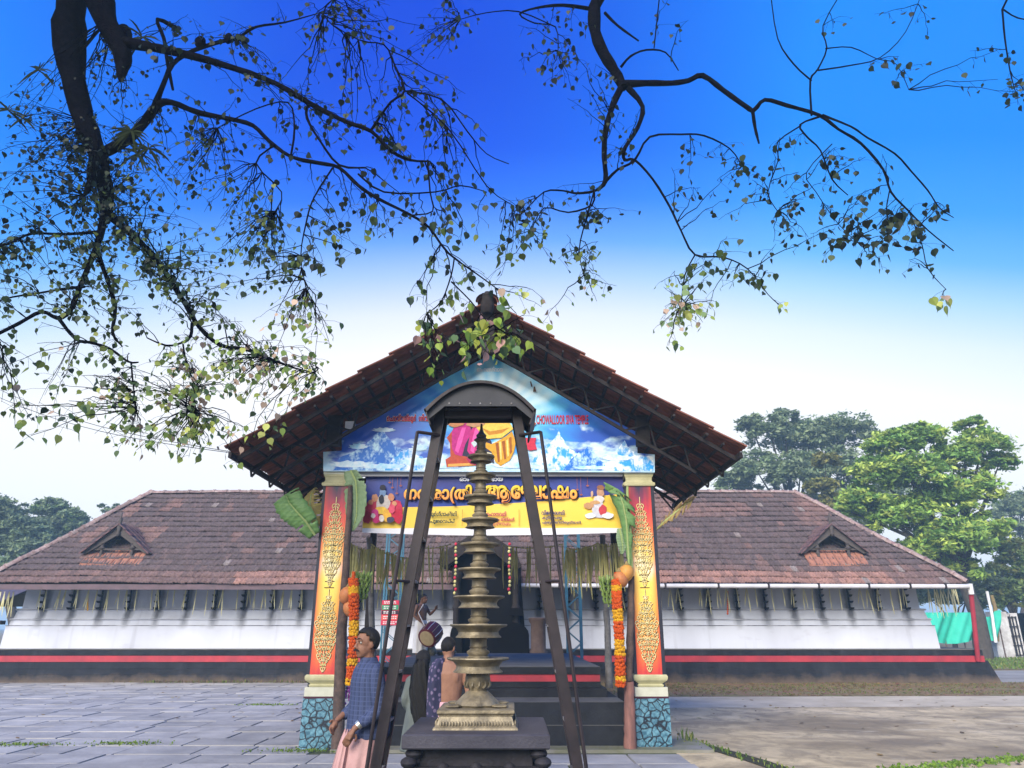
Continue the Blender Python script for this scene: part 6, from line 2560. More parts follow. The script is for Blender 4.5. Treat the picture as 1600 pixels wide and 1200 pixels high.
limb([(160, 362, 4), (100, 366, 3), (50, 365, 2.6), (20, 378, 2), (-10, 388, 1.6)], 7.0, 7.1)
limb([(132, 448, 3), (95, 452, 2.6), (60, 458, 2), (20, 464, 1.8), (-10, 472, 1.5)], 7.1, 7.1)
limb([(300, 505, 3), (298, 525, 3), (285, 535, 2.5), (260, 540, 2), (230, 528, 1.3)], 7.3, 7.4)
limb([(205, 566, 2), (208, 600, 1.6), (213, 640, 1.2)], 7.4)
limb([(286, 538, 2), (292, 570, 1.6), (305, 605, 1.4), (300, 640, 1)], 7.4)
limb([(500, 168, 3.5), (482, 165, 3), (480, 185, 3), (500, 220, 2.6), (530, 258, 2.4), (570, 262, 2)], 6.4, 6.5)
limb([(580, 203, 3), (610, 160, 2.6), (632, 142, 2.4), (616, 100, 2), (600, 70, 1.6), (560, 62, 1.4), (505, 24, 1.2), (530, -10, 1)], 6.3, 6.2)
limb([(632, 142, 2), (690, 155, 1.8), (730, 205, 1.6), (760, 240, 1.2), (795, 256, 1)], 6.2, 6.0)
limb([(636, 145, 2), (700, 200, 1.6), (760, 290, 1.2), (800, 320, 1)], 6.2, 6.3)
limb([(668, 250, 2), (672, 300, 1.8), (676, 330, 1.6), (645, 336, 1.4)], 6.2, 6.2)
limb([(560, 272, 2.4), (600, 300, 2), (680, 300, 1.8), (720, 290, 1.4), (760, 300, 1)], 6.4, 6.2)
limb([(454, 246, 2.6), (460, 200, 2.2), (450, 160, 1.8), (400, 170, 1.4), (340, 200, 1.2)], 6.6, 6.6)
limb([(520, 262, 2), (490, 310, 1.8), (478, 350, 1.6), (470, 400, 1.2), (478, 450, .9)], 6.5, 6.4)
limb([(430, 226, 2), (400, 255, 1.8), (440, 300, 1.4), (430, 330, 1)], 6.6, 6.4)
limb([(710, 402, 1.8), (705, 430, 1.6), (690, 470, 1.3), (668, 490, 1)], 6.2, 6.1)
limb([(705, 440, 1.6), (735, 470, 1.4), (760, 500, 1.2), (790, 520, 1)], 6.15, 6.1)
# right hand limb
LB = [(TOP.x, TOP.y, TOP.z - .2, .22), (-4.5, 3.6, 12.2, .2), (-1.0, 6.0, 11.4, .16)]
limb([(934, -70, 17), (929, 10, 14.5), (930, 50, 13.5), (944, 85, 12), (960, 110, 11), (974, 137, 11)], 7.4, 7.4, LB, wob=.04)
limb([(968, 132, 9), (1010, 130, 7), (1050, 130, 6.5), (1076, 126, 6.5), (1098, 118, 6), (1130, 141, 6), (1165, 166, 5.5), (1178, 172, 5), (1195, 156, 4.5), (1230, 165, 4.2), (1280, 180, 4), (1310, 202, 3), (1345, 224, 3), (1380, 265, 2.6), (1392, 300, 2.4), (1420, 330, 2), (1450, 360, 1.5), (1490, 392, 1)], 7.4, 7.0, wob=.06)
limb([(1176, 172, 4.5), (1180, 200, 3.6), (1186, 224, 2)], 7.2)
limb([(970, 138, 8.5), (957, 165, 6.5), (946, 205, 6), (944, 245, 5.5), (946, 282, 5), (930, 298, 3), (900, 302, 2.4), (880, 298, 2), (850, 300, 1.6), (820, 330, 1)], 7.4, 7.0, wob=.06)
limb([(982, 138, 7.5), (1004, 166, 5.5), (996, 200, 5), (976, 232, 4.5), (976, 250, 4), (992, 250, 3), (1020, 280, 2.6), (1046, 322, 2.4), (1064, 360, 2), (1086, 398, 2), (1130, 402, 1.6), (1168, 420, 1.2), (1200, 460, .9), (1222, 480, .7)], 7.4, 6.9, wob=.06)
limb([(1086, 398, 1.6), (1070, 430, 1.4), (1064, 480, 1)], 6.95, 6.9)
limb([(946, 284, 3), (965, 265, 3), (992, 250, 2.6), (1015, 214, 2.4), (1065, 210, 2.2), (1100, 212, 2), (1140, 232, 1.4), (1160, 260, 1)], 7.2, 7.1)
limb([(928, 296, 2.4), (925, 320, 2), (888, 332, 1.8), (850, 325, 1.4), (830, 360, 1)], 7.1, 7.0)
limb([(928, 300, 2), (915, 345, 1.6), (905, 390, 1.2), (912, 430, .9)], 7.0)
limb([(1268, 180, 2.4), (1266, 126, 2.2), (1278, 108, 2), (1292, 75, 1.8), (1286, 40, 1.4), (1320, -20, 1)], 7.1, 7.3)
limb([(1268, 126, 2), (1240, 100, 1.8), (1215, 60, 1.5), (1204, -10, 1.2)], 7.1, 7.3)
limb([(1278, 110, 1.8), (1330, 102, 1.5), (1375, 90, 1.2), (1415, 50, 1), (1440, -10, .8)], 7.1, 7.2)
limb([(1290, 76, 1.5), (1330, 74, 1.2), (1370, 92, 1), (1400, 100, .8), (1420, 140, .7)], 7.1, 7.1)
limb([(1285, 180, 3), (1330, 198, 2.2), (1355, 215, 2), (1398, 240, 2), (1424, 268, 1.8), (1450, 298, 1.6), (1468, 325, 1.2), (1490, 340, .8)], 7.2, 7.0)
limb([(1282, 182, 2.6), (1250, 195, 2), (1262, 215, 2), (1282, 235, 1.8), (1300, 280, 1.4), (1325, 305, 1)], 7.2, 7.1)
limb([(1252, 196, 1.8), (1215, 222, 1.4), (1216, 250, 1.2), (1200, 300, 1), (1215, 330, .8)], 7.2, 7.1)
limb([(1390, 298, 1.4), (1385, 330, 1.2), (1392, 360, .9)], 7.1)
limb([(1420, 330, 1.2), (1440, 380, 1), (1450, 420, .9), (1478, 452, .7)], 7.0)
limb([(1300, 225, 1.2), (1260, 270, 1), (1275, 300, .9), (1310, 350, .8), (1350, 388, .6)], 7.1)
limb([(945, 20, 4), (965, 40, 3), (998, 64, 2)], 7.4, 7.3)
limb([(1022, 75, 1.6), (1032, -20, 1.3)], 7.3, 7.5)
limb([(970, 105, 3), (985, 88, 2.6), (1010, 78, 2.2), (1040, 82, 1.8), (1060, 110, 1.2)], 7.3, 7.2)
limb([(925, 14, 5), (880, 8, 4), (840, 12, 3), (812, 22, 2), (835, 36, 1.6), (868, 42, 1.4), (872, 80, 1)], 7.4, 7.1)
limb([(868, 42, 1.6), (810, 18, 1.4), (760, 20, 1.2), (720, 30, .9)], 7.2, 7.0)
LC = [(-1.0, 6.0, 11.4, .06), (4.0, 6.6, 10.6, .04)]
limb([(1560, -40, 2.6), (1566, 15, 2.2), (1570, 60, 1.8), (1578, 110, 1.4), (1585, 138, 1)], 7.3, 7.2, LC)
limb([(1568, 15, 1.8), (1590, 28, 1.5), (1630, 35, 1.2)], 7.3, 7.2)

# leaves ---------------------------------------------------------------
LEAF_POLY = [(0, 0), (.16, .06), (.34, -.02), (.47, -.20), (.48, -.40), (.36, -.62), (.18, -.80), (.06, -.92), (0, -1.22),
             (-.06, -.92), (-.18, -.80), (-.36, -.62), (-.48, -.40), (-.47, -.20), (-.34, -.02), (-.16, .06)]
LEAF_N = len(LEAF_POLY)
LP = np.array(LEAF_POLY)


def leaf_verts(p, size, yaw, pitch, roll):
    cup = .18
    x, z = LP[:, 0] * size, LP[:, 1] * size
    y = cup * np.abs(LP[:, 0]) * size - .10 * size * (LP[:, 1] ** 2)
    v = np.stack([x, y, z], 1)
    m = np.array(Matrix.Rotation(yaw, 3, 'Z') @ Matrix.Rotation(pitch, 3, 'X') @ Matrix.Rotation(roll, 3, 'Y'))
    return v @ m.T + np.array(p)


LC_DARK = [(.016, .028, .014), (.024, .042, .018), (.014, .022, .018)]  # upper leaves: backlit silhouette shade is put into the colour
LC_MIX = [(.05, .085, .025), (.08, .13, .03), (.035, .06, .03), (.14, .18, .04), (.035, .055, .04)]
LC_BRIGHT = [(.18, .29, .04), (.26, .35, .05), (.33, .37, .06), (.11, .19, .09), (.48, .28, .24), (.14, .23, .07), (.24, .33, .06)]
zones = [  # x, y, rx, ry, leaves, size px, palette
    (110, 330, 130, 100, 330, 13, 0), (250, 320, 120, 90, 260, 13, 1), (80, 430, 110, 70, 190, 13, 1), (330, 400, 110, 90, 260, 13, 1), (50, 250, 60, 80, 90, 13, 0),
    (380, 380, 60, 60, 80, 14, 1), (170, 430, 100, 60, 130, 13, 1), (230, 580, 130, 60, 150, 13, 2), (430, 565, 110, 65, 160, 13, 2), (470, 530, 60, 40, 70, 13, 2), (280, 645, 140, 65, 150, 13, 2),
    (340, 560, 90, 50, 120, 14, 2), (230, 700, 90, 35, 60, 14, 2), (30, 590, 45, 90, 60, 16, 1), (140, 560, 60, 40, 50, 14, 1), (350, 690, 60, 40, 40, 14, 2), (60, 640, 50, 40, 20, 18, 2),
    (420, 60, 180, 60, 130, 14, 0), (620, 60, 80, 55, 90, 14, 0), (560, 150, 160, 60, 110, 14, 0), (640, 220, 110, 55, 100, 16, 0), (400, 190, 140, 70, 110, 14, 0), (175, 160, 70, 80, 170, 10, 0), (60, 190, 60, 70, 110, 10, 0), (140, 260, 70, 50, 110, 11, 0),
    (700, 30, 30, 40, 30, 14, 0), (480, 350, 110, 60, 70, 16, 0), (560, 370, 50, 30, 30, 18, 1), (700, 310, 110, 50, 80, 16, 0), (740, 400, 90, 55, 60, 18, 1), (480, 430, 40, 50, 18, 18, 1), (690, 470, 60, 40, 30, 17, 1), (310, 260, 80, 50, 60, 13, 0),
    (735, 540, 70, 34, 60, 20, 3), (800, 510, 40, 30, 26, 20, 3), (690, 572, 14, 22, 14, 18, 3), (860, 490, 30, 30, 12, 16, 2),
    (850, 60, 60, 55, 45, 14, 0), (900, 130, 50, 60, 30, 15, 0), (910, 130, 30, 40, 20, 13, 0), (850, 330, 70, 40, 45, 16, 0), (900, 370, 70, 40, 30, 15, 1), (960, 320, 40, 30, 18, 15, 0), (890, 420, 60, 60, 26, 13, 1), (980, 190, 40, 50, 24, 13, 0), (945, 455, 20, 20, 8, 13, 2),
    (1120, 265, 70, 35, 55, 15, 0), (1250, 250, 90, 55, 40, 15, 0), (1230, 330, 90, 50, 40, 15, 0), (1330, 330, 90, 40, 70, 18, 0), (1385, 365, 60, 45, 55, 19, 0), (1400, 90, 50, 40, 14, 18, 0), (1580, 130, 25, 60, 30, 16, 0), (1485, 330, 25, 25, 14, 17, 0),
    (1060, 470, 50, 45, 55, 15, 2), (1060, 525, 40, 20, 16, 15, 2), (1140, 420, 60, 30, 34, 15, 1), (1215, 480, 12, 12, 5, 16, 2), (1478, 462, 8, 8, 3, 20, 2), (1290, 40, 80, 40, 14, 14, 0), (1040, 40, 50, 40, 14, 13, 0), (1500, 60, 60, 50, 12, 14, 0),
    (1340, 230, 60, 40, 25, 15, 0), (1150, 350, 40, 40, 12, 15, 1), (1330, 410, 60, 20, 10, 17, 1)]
LC_AIR = [(.24, .34, .08), (.32, .40, .09), (.40, .44, .12), (.15, .24, .10), (.46, .34, .26), (.20, .30, .08), (.12, .19, .09)]  # lower leaves: colour lightened to offset their backlit shade
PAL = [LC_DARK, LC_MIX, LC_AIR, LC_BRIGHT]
LPA = np.array([p for p, _ in limb_pts])
leaves = []          # (verts, colour, size on screen)
twig_mb = []
for (zx, zy, rx_, ry_, nl, sz, pal) in zones:
    per = 5
    for _ in range(max(1, int(nl * 1.35) // per)):
        for _try in range(20):
            a_, r2 = trng.uniform(0, 6.28), math.sqrt(trng.random())
            tx, ty = zx + 1.12 * rx_ * r2 * math.cos(a_), zy + 1.12 * ry_ * r2 * math.sin(a_)
            near_d = 6.1 if pal == 3 else 6.9
            tgt = P(tx, ty, near_d + trng.uniform(-.7, .7))
            dist = np.linalg.norm((LPA - np.array(tgt)) * np.array([1, .55, 1]), axis=1)
            # prefer start points above the end
            dist = dist + np.where(LPA[:, 2] < tgt.z - .1, .6, 0)
            k = int(np.argmin(dist))
            break
        st = Vector(LPA[k])
        L = (tgt - st).length
        mid = st.lerp(tgt, .5) + Vector((trng.uniform(-.12, .12) * L, trng.uniform(-.12, .12) * L, .10 * L + trng.uniform(-.05, .05)))
        path = []
        n_ = 7
        for i in range(n_ + 1):
            t = i / n_
            p = st * (1 - t) ** 2 + mid * 2 * t * (1 - t) + tgt * t * t
            if 0 < i < n_:
                p += Vector((trng.uniform(-1, 1), trng.uniform(-1, 1), trng.uniform(-1, 1))) * .025 * min(L, 1)
            path.append(p)
        twig_mb.append((path, [max(.0022, .0065 * (1 - .75 * i / n_)) * (1.25 if L > 1 else 1) for i in range(n_ + 1)]))
        cnt = trng.randint(3, 7)
        lo = max(0.0, 1 - .55 / max(L, .55))
        for q in range(cnt):
            t = lo + (1 - lo) * (q + trng.random()) / cnt
            k2 = min(int(t * n_), n_ - 1)
            bp_ = path[k2].lerp(path[k2 + 1], t * n_ - k2)
            off = Vector((trng.gauss(0, .075), trng.gauss(0, .075), -trng.uniform(.02, .11)))
            lp_ = bp_ + off
            size = px(sz, 6.8) * trng.uniform(.40, .92)
            twig_mb.append(([bp_, bp_.lerp(lp_, .6) + Vector((0, 0, .012)), lp_], [.0017, .0015, .0013]))
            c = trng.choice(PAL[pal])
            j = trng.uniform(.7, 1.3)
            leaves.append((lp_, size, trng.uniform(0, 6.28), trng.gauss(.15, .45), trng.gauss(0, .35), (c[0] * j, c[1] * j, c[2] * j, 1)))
# the 280 largest leaves on screen are leaves of their own, the rest one mass
leaves.sort(key=lambda l: -l[1] / l[0].y)
TL = []
for (p, size, yw, pt, rl, c) in leaves[:280]:
    ln = MB()
    v = leaf_verts((0, 0, 0), size, yw, pt, rl)
    ln.add(v, [tuple(range(LEAF_N))], 0, c)
    o = link('leaf', ln.mesh('leaf', M['leaf']), peepal, p - peepal.location)
V_, F_, C_ = [], [], []
for i, (p, size, yw, pt, rl, c) in enumerate(leaves[280:]):
    V_.append(leaf_verts(p - peepal.location, size, yw, pt, rl))
    F_.append(np.arange(LEAF_N) + i * LEAF_N)
    C_.append(c)
tag(link('foliage', np_mesh('foliage', np.concatenate(V_), np.array(F_), M['leaf'], C_), peepal), kind='stuff')
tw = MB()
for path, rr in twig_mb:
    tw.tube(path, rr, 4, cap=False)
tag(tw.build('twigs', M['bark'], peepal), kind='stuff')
# strap leaved epiphytes on the limbs
for (ex_, ey_, n_, ln_) in ((222, 58, 9, 46), (12, 172, 7, 40), (205, 205, 12, 45), (232, 232, 9, 40), (60, 110, 7, 36), (215, 240, 8, 38), (35, 185, 6, 34)):
    c = P(ex_, ey_, 6.7)
    b_ = MB()
    for q in range(n_ * 2):
        a_ = trng.uniform(-2.6, 2.6)
        L = px(ln_, 6.7) * trng.uniform(.6, 1.1)
        dx, dz = math.sin(a_), math.cos(a_)
        dyy = trng.uniform(-.5, .5)
        pts = [c + Vector((dx * L * t, dyy * L * t, dz * L * t - .5 * L * t * t)) for t in (0, .25, .5, .75, 1)]
        wv = [.005, .011, .012, .009, .002]
        vs = []
        for p, w_ in zip(pts, wv):
            vs += [p + Vector((-dz, .3, dx)) * w_, p - Vector((-dz, .3, dx)) * w_]
        b_.add(vs, [(2 * i, 2 * i + 1, 2 * i + 3, 2 * i + 2) for i in range(4)])
    tag(b_.build('epiphyte', M['bromeliad'], peepal), kind='stuff')
# mossy knots on the limb
for (kx, ky, hw, hh) in ((313, 66, 11, 14), (357, 60, 8, 13), (190, 60, 20, 34)):
    b_ = MB()
    c = P(kx, ky, 6.75)
    b_.ball(c, (px(hw, 6.75), px(hw, 6.75) * .8, px(hh, 6.75)), 10, 8)
    b_.build('knot', M['bark'], peepal, smooth=True)
print('leaves', len(leaves), 'twigs', len(twig_mb))

# ================================================================== PEOPLE
def remeshed(mb, voxel, smooth_n, name, m_):
    """one continuous surface grown over overlapping solids"""
    me = mb.mesh('tmp', m_)
    o = bpy.data.objects.new('tmp', me)
    COL.objects.link(o)
    r_ = o.modifiers.new('r', 'REMESH')
    r_.mode = 'VOXEL'
    r_.voxel_size = voxel
    r_.use_smooth_shade = True
    if smooth_n:
        s_ = o.modifiers.new('s', 'SMOOTH')
        s_.iterations = smooth_n
        s_.factor = .5
    dg = bpy.context.evaluated_depsgraph_get()
    out = bpy.data.meshes.new_from_object(o.evaluated_get(dg))
    bpy.data.objects.remove(o)
    bpy.data.meshes.remove(me)
    out.name = name
    out.materials.clear()
    out.materials.append(m_)
    out.polygons.foreach_set('use_smooth', [True] * len(out.polygons))
    return out


def seg(mb, pts, rad, n=10, flat=1.0):
    """limb piece with rounded ends"""
    pts = [Vector(p) for p in pts]
    path, rr = [], []
    L = len(pts) - 1
    for i in range(L):
        for k in range(4):
            t = k / 4
            path.append(pts[i].lerp(pts[i + 1], t))
            s_ = t * t * (3 - 2 * t)
            rr.append(rad[i] + (rad[i + 1] - rad[i]) * s_)
    path.append(pts[-1])
    rr.append(rad[-1])
    mb.tube(path, rr, n, flat=flat)
    mb.ball(pts[0], rad[0] * .98, 8, 6)
    mb.ball(pts[-1], rad[-1] * .98, 8, 6)


def ell(cx, cy, z, rx, ry, n=24, amp=0.0, k=0, ph=0.0, tilt=0.0):
    out = []
    for i in range(n):
        a_ = 2 * math.pi * i / n
        f_ = 1 + amp * math.sin(k * a_ + ph)
        out.append((cx + rx * f_ * math.cos(a_), cy + ry * f_ * math.sin(a_), z + tilt * math.cos(a_)))
    return out


def head(mb, c, s=1.0, yaw=0.0, ears=True):
    """c = head centre; faces -Y turned by yaw"""
    Rz = Matrix.Rotation(yaw, 3, 'Z')

    def T(x, y, z):
        return Vector(c) + Rz @ (Vector((x, y, z)) * s)
    for (x, y, z, rx, ry, rz) in ((0, .012, .03, .076, .092, .088), (0, -.018, -.045, .058, .066, .068), (0, -.05, -.085, .032, .026, .026), (0, .02, -.03, .068, .07, .07)):
        p = T(x, y, z)
        n_, m_ = 14, 10
        rs = []
        for j in range(m_ + 1):
            a_ = -math.pi / 2 + math.pi * (j + .02) / (m_ + .04)
            rs.append([tuple(p + Rz @ (Vector((rx * math.cos(a_) * math.cos(2 * math.pi * k / n_), ry * math.cos(a_) * math.sin(2 * math.pi * k / n_), rz * math.sin(a_))) * s)) for k in range(n_)])
        mb.rings(rs)
    mb.tube([T(0, -.078, .02), T(0, -.09, -.005), T(0, -.102, -.03)], [.008 * s, .011 * s, .016 * s], 8)     # nose
    mb.ball(T(.014, -.086, -.033), .010 * s, 6, 5)
    mb.ball(T(-.014, -.086, -.033), .010 * s, 6, 5)
    mb.tube([T(-.022, -.076, -.063), T(0, -.084, -.062), T(.022, -.076, -.063)], [.006 * s, .008 * s, .006 * s], 6)   # lips
    mb.tube([T(-.05, -.068, .03), T(-.03, -.082, .034), T(-.012, -.084, .028)], .008 * s, 6)    # brow ridges
    mb.tube([T(.05, -.068, .03), T(.03, -.082, .034), T(.012, -.084, .028)], .008 * s, 6)
    if ears:
        for sx in (-1, 1):
            mb.ball(T(sx * .078, .012, -.005), (.012 * s, .022 * s, .032 * s), 8, 6)
    return T


def hand(mb, w, d, up, s=1.0, curl=.5):
    """w wrist point, d direction of the fingers, up normal of the back of the hand"""
    w, d, up = Vector(w), Vector(d).normalized(), Vector(up).normalized()
    side = d.cross(up).normalized()
    up = side.cross(d).normalized()
    pc = w + d * .05 * s
    mb.tube([w, w + d * .03 * s, w + d * .09 * s], [.024 * s, .034 * s, .036 * s], 10, flat=.55)
    mb.ball(pc, (.034 * s, .034 * s, .034 * s), 8, 6)
    for k, (off, L) in enumerate(((-.028, .066), (-.010, .076), (.010, .072), (.028, .056))):
        b0 = w + d * .088 * s + side * off * s
        p1 = b0 + (d - up * curl * .5).normalized() * L * .5 * s
        p2 = p1 + (d - up * curl * 1.4).normalized() * L * .5 * s
        mb.tube([b0 - d * .02 * s, b0, p1, p2], [.010 * s, .0098 * s, .009 * s, .0065 * s], 7)
    t0 = w + d * .03 * s - side * .03 * s
    t1 = t0 + (d * .7 - side * .8).normalized() * .034 * s
    t2 = t1 + (d * 1.0 - side * .1 - up * .2).normalized() * .032 * s
    mb.tube([t0, t1, t2], [.013 * s, .011 * s, .008 * s], 7)


def hair_cap(mb, T, s, back=.0, side_low=-.03, front=.062, n=20, m=14, rx=.083, ry=.101, rz=.098):
    """hair shell: skull ellipsoid with the face area left open"""
    vs, fs, keep = [], [], []
    for j in range(m + 1):
        a_ = -math.pi / 2 + math.pi * j / m
        for k in range(n):
            g_ = 2 * math.pi * k / n
            x, y, z = rx * math.cos(a_) * math.cos(g_), ry * math.cos(a_) * math.sin(g_) + .014, rz * math.sin(a_) + .028
            wob = 1 + .02 * math.sin(5 * g_ + 3 * a_) + .015 * math.sin(11 * g_)
            vs.append(T(x * wob, y * wob, z * wob))
            hairline = front if y < -.03 else (side_low + (front - side_low) * max(0, (-y) / .03) if y < 0 else side_low + (back - side_low) * min(1, y / .09))
            keep.append(z > hairline)
    for j in range(m):
        for k in range(n):
            k2 = (k + 1) % n
            q = (j * n + k, j * n + k2, (j + 1) * n + k2, (j + 1) * n + k)
            if sum(keep[i] for i in q) >= 3:
                fs.append(q)
    mb.add(vs, fs)


def place(root, obs):
    for o in obs:
        o.parent = root


def person(label, loc, rz):
    o = empty('person', loc, label, 'person')
    o.rotation_euler = (0, 0, rz)
    return o


def part(name, me, root):
    return link(name, me, root)


# --- man in the blue shirt, walking to the left past the lamp ------------
DM = 6.75
pm = P(578, 1000, DM)
man = person('man with moustache in blue checked shirt and pink cloth walking left', (pm.x, DM, .012), R(-62))
mb = MB()
T = head(mb, (0, -.035, 1.645), 1.06, R(14))
seg(mb, [(0, .02, 1.42), (0, -.02, 1.58)], [.062, .056])
seg(mb, [(-.12, .01, 1.42), (.12, .01, 1.42)], [.045, .045])
seg(mb, [(0, .01, 1.40), (0, .01, 1.15), (0, 0, .92)], [.13, .125, .13])
sh_l, el_l, wr_l = (.195, .015, 1.41), (.235, .065, 1.14), (.20, -.15, .985)
sh_r, el_r, wr_r = (-.195, .0, 1.41), (-.24, -.02, 1.14), (-.15, -.20, 1.02)
for a_, b2, c_ in ((sh_l, el_l, wr_l), (sh_r, el_r, wr_r)):
    seg(mb, [a_, b2, c_], [.050, .040, .026])
hand(mb, wr_l, (-.1, -.42, -.8), (.9, -.2, .0), 1.0, .6)
hand(mb, wr_r, (.35, -.5, -.6), (-.9, -.2, .1), 1.0, .8)
seg(mb, [(.09, 0, .92), (.10, -.10, .52), (.09, -.02, .09)], [.085, .055, .038])
seg(mb, [(-.09, 0, .92), (-.09, -.02, .50), (-.09, .20, .12)], [.085, .055, .038])
for fx, fy in ((.09, -.02), (-.09, .20)):
    seg(mb, [(fx, fy + .03, .05), (fx, fy - .14, .025)], [.038, .028], flat=.9)
bd = part('body', remeshed(mb, .0075, 3, 'body', M['skin_a']), man)
mb = MB()
mb.rings([ell(0, .015, .885, .195, .165, 28, .03, 5), ell(0, .015, .95, .195, .168, 28, .02, 5), ell(0, .01, 1.08, .185, .158, 28), ell(0, .01, 1.22, .195, .15, 28), ell(0, .005, 1.34, .212, .145, 28),
          ell(0, .005, 1.42, .205, .125, 28), ell(0, .01, 1.475, .14, .10, 28), ell(0, .005, 1.51, .072, .075, 28)])
seg(mb, [(.165, .01, 1.415), (.225, .05, 1.19), (.238, .06, 1.12), (.215, -.075, 1.035)], [.082, .068, .062, .05])
seg(mb, [(-.165, .0, 1.415), (-.23, -.01, 1.19), (-.24, -.02, 1.12), (-.19, -.12, 1.06)], [.082, .068, .062, .05])
seg(mb, [(.19, .03, 1.30), (.14, .13, 1.05), (.10, .15, .93)], [.06, .055, .05])
shirt_me = remeshed(mb, .011, 3, 'shirt', M['plaid'])
shirt = part('shirt', shirt_me, man)
mb = MB()
mb.rings([ell(0, .005, 1.50, .075, .082, 20), ell(0, .0, 1.535, .068, .075, 20), ell(0, .004, 1.505, .060, .066, 20)], cap=False)
sd_ = part('collar', mb.mesh('collar', M['plaid'], smooth=True), shirt)
mb = MB()
rs = []
for i, (z, rx, ry, oy, am) in enumerate(((.96, .178, .148, .01, .01), (.88, .186, .158, .0, .03), (.78, .182, .168, -.01, .06), (.66, .178, .175, -.02, .08), (.55, .175, .18, -.02, .10), (.46, .17, .18, -.02, .12), (.40, .165, .17, -.02, .13))):
    ring = []
    n_ = 72
    for k in range(n_):
        a_ = 2 * math.pi * k / n_
        f_ = 1 + am * (.6 * math.sin(7 * a_ + i * .25) + .4 * math.sin(13 * a_ + 1.3 + i * .1))
        ring.append((rx * f_ * math.cos(a_), oy + ry * f_ * math.sin(a_), z + (.05 * math.cos(a_ + .9) if i > 3 else 0)))
    rs.append(ring)
mb.rings(rs, cap=False)
# gathered front fold hanging to the left
rs = []
for z, y_, w_, t_ in ((.95, -.15, .04, .025), (.84, -.18, .05, .035), (.72, -.20, .06, .045), (.60, -.22, .07, .05), (.50, -.235, .08, .055), (.43, -.24, .075, .05)):
    rs.append([(.03 + w_ * math.cos(2 * math.pi * k / 30) * (1 + .16 * math.sin(k * 1.9)), y_ + t_ * math.sin(2 * math.pi * k / 30) * (1 + .2 * math.sin(k * 2.3)), z + .02 * math.sin(k)) for k in range(30)])
mb.rings(rs, cap=False)
mu = part('mundu', mb.mesh('mundu', M['mundu_pink'], smooth='all'), man)
md = mu.modifiers.new('t', 'SOLIDIFY')
md.thickness = .006
mb = MB()
hair_cap(mb, T, 1.06, back=-.055, side_low=-.005, front=.075)
hr = part('hair', mb.mesh('hair', M['hair'], smooth='all'), man)
md = hr.modifiers.new('t', 'SOLIDIFY')
md.thickness = .012
mb = MB()
mb.tube([T(-.034, -.083, -.052), T(-.018, -.096, -.044), T(0, -.099, -.043), T(.018, -.096, -.044), T(.034, -.083, -.052)], [.005, .0085, .009, .0085, .005], 8)
part('moustache', mb.mesh('moustache', M['hair'], smooth=True), man)
for sx in (-1, 1):
    mb = MB()
    mb.tube([T(sx * .05, -.076, .042), T(sx * .03, -.089, .046), T(sx * .012, -.091, .038)], [.003, .0055, .005], 6)
    part('eyebrow', mb.mesh('eyebrow', M['hair'], smooth=True), man)
    mb = MB()
    mb.ball(T(sx * .031, -.0665, .012), .011, 10, 8)
    ey = part('eye', mb.mesh('eye', M['eye_white'], smooth='all'), man)
    mb = MB()
    mb.ball(T(sx * .031, -.076, .012), (.0065, .0042, .0065), 8, 6)
    part('iris', mb.mesh('iris', M['hair'], smooth='all'), ey)
mb = MB()
mb.tube([(.213, -.105, 1.025), (.206, -.125, 1.005)], [.037, .036], 14)
wt = part('watch', mb.mesh('watch', M['metal'], smooth=True), man)

# --- girl with long hair, seen from behind ---------------------------------
DW_ = 9.15
pw = P(661, 1040, DW_)
H = P(658, 1018, DW_).z
girl = person('girl with long loose black hair in grey green tunic seen from behind', (pw.x, DW_, .05), R(180))
s_ = (H - .05) / 1.60
mb = MB()
T = head(mb, (0, -.02, 1.49 * s_), .98, 0)
seg(mb, [(0, .02, 1.26 * s_), (0, -.01, 1.42 * s_)], [.05, .046])
seg(mb, [(0, 0, 1.24 * s_), (0, 0, .85 * s_)], [.12, .13])
for sx in (-1, 1):
    seg(mb, [(sx * .155, 0, 1.25 * s_), (sx * .20, .03, 1.0 * s_), (sx * .16, -.14, .86 * s_)], [.042, .034, .022])
    hand(mb, (sx * .16, -.14, .86 * s_), (-sx * .3, -.7, .1), (sx, 0, .3), .85, .5)
    seg(mb, [(sx * .08, 0, .85 * s_), (sx * .085, -.01, .45 * s_), (sx * .085, .02, .08)], [.08, .05, .035])
    seg(mb, [(sx * .085, .04, .045), (sx * .09, -.12, .025)], [.034, .025])
part('body', remeshed(mb, .01, 3, 'body', M['skin_a']), girl)
mb = MB()
mb.rings([ell(0, .0, .42 * s_, .23, .19, 28, .05, 9), ell(0, 0, .62 * s_, .215, .18, 28, .04, 9), ell(0, 0, .85 * s_, .185, .15, 28, .02, 9), ell(0, 0, 1.0 * s_, .16, .125, 28), ell(0, 0, 1.16 * s_, .19, .125, 28),
          ell(0, 0, 1.25 * s_, .19, .11, 28), ell(0, .01, 1.31 * s_, .10, .08, 28)])
for sx in (-1, 1):
    seg(mb, [(sx * .14, 0, 1.245 * s_), (sx * .195, .025, 1.03 * s_), (sx * .19, .0, .97 * s_), (sx * .17, -.09, .90 * s_)], [.062, .054, .05, .042])
part('tunic', remeshed(mb, .012, 3, 'tunic', M['kurta']), girl)
mb = MB()
hair_cap(mb, T, .98, back=-.10, side_low=-.08, front=.06)
rs = []
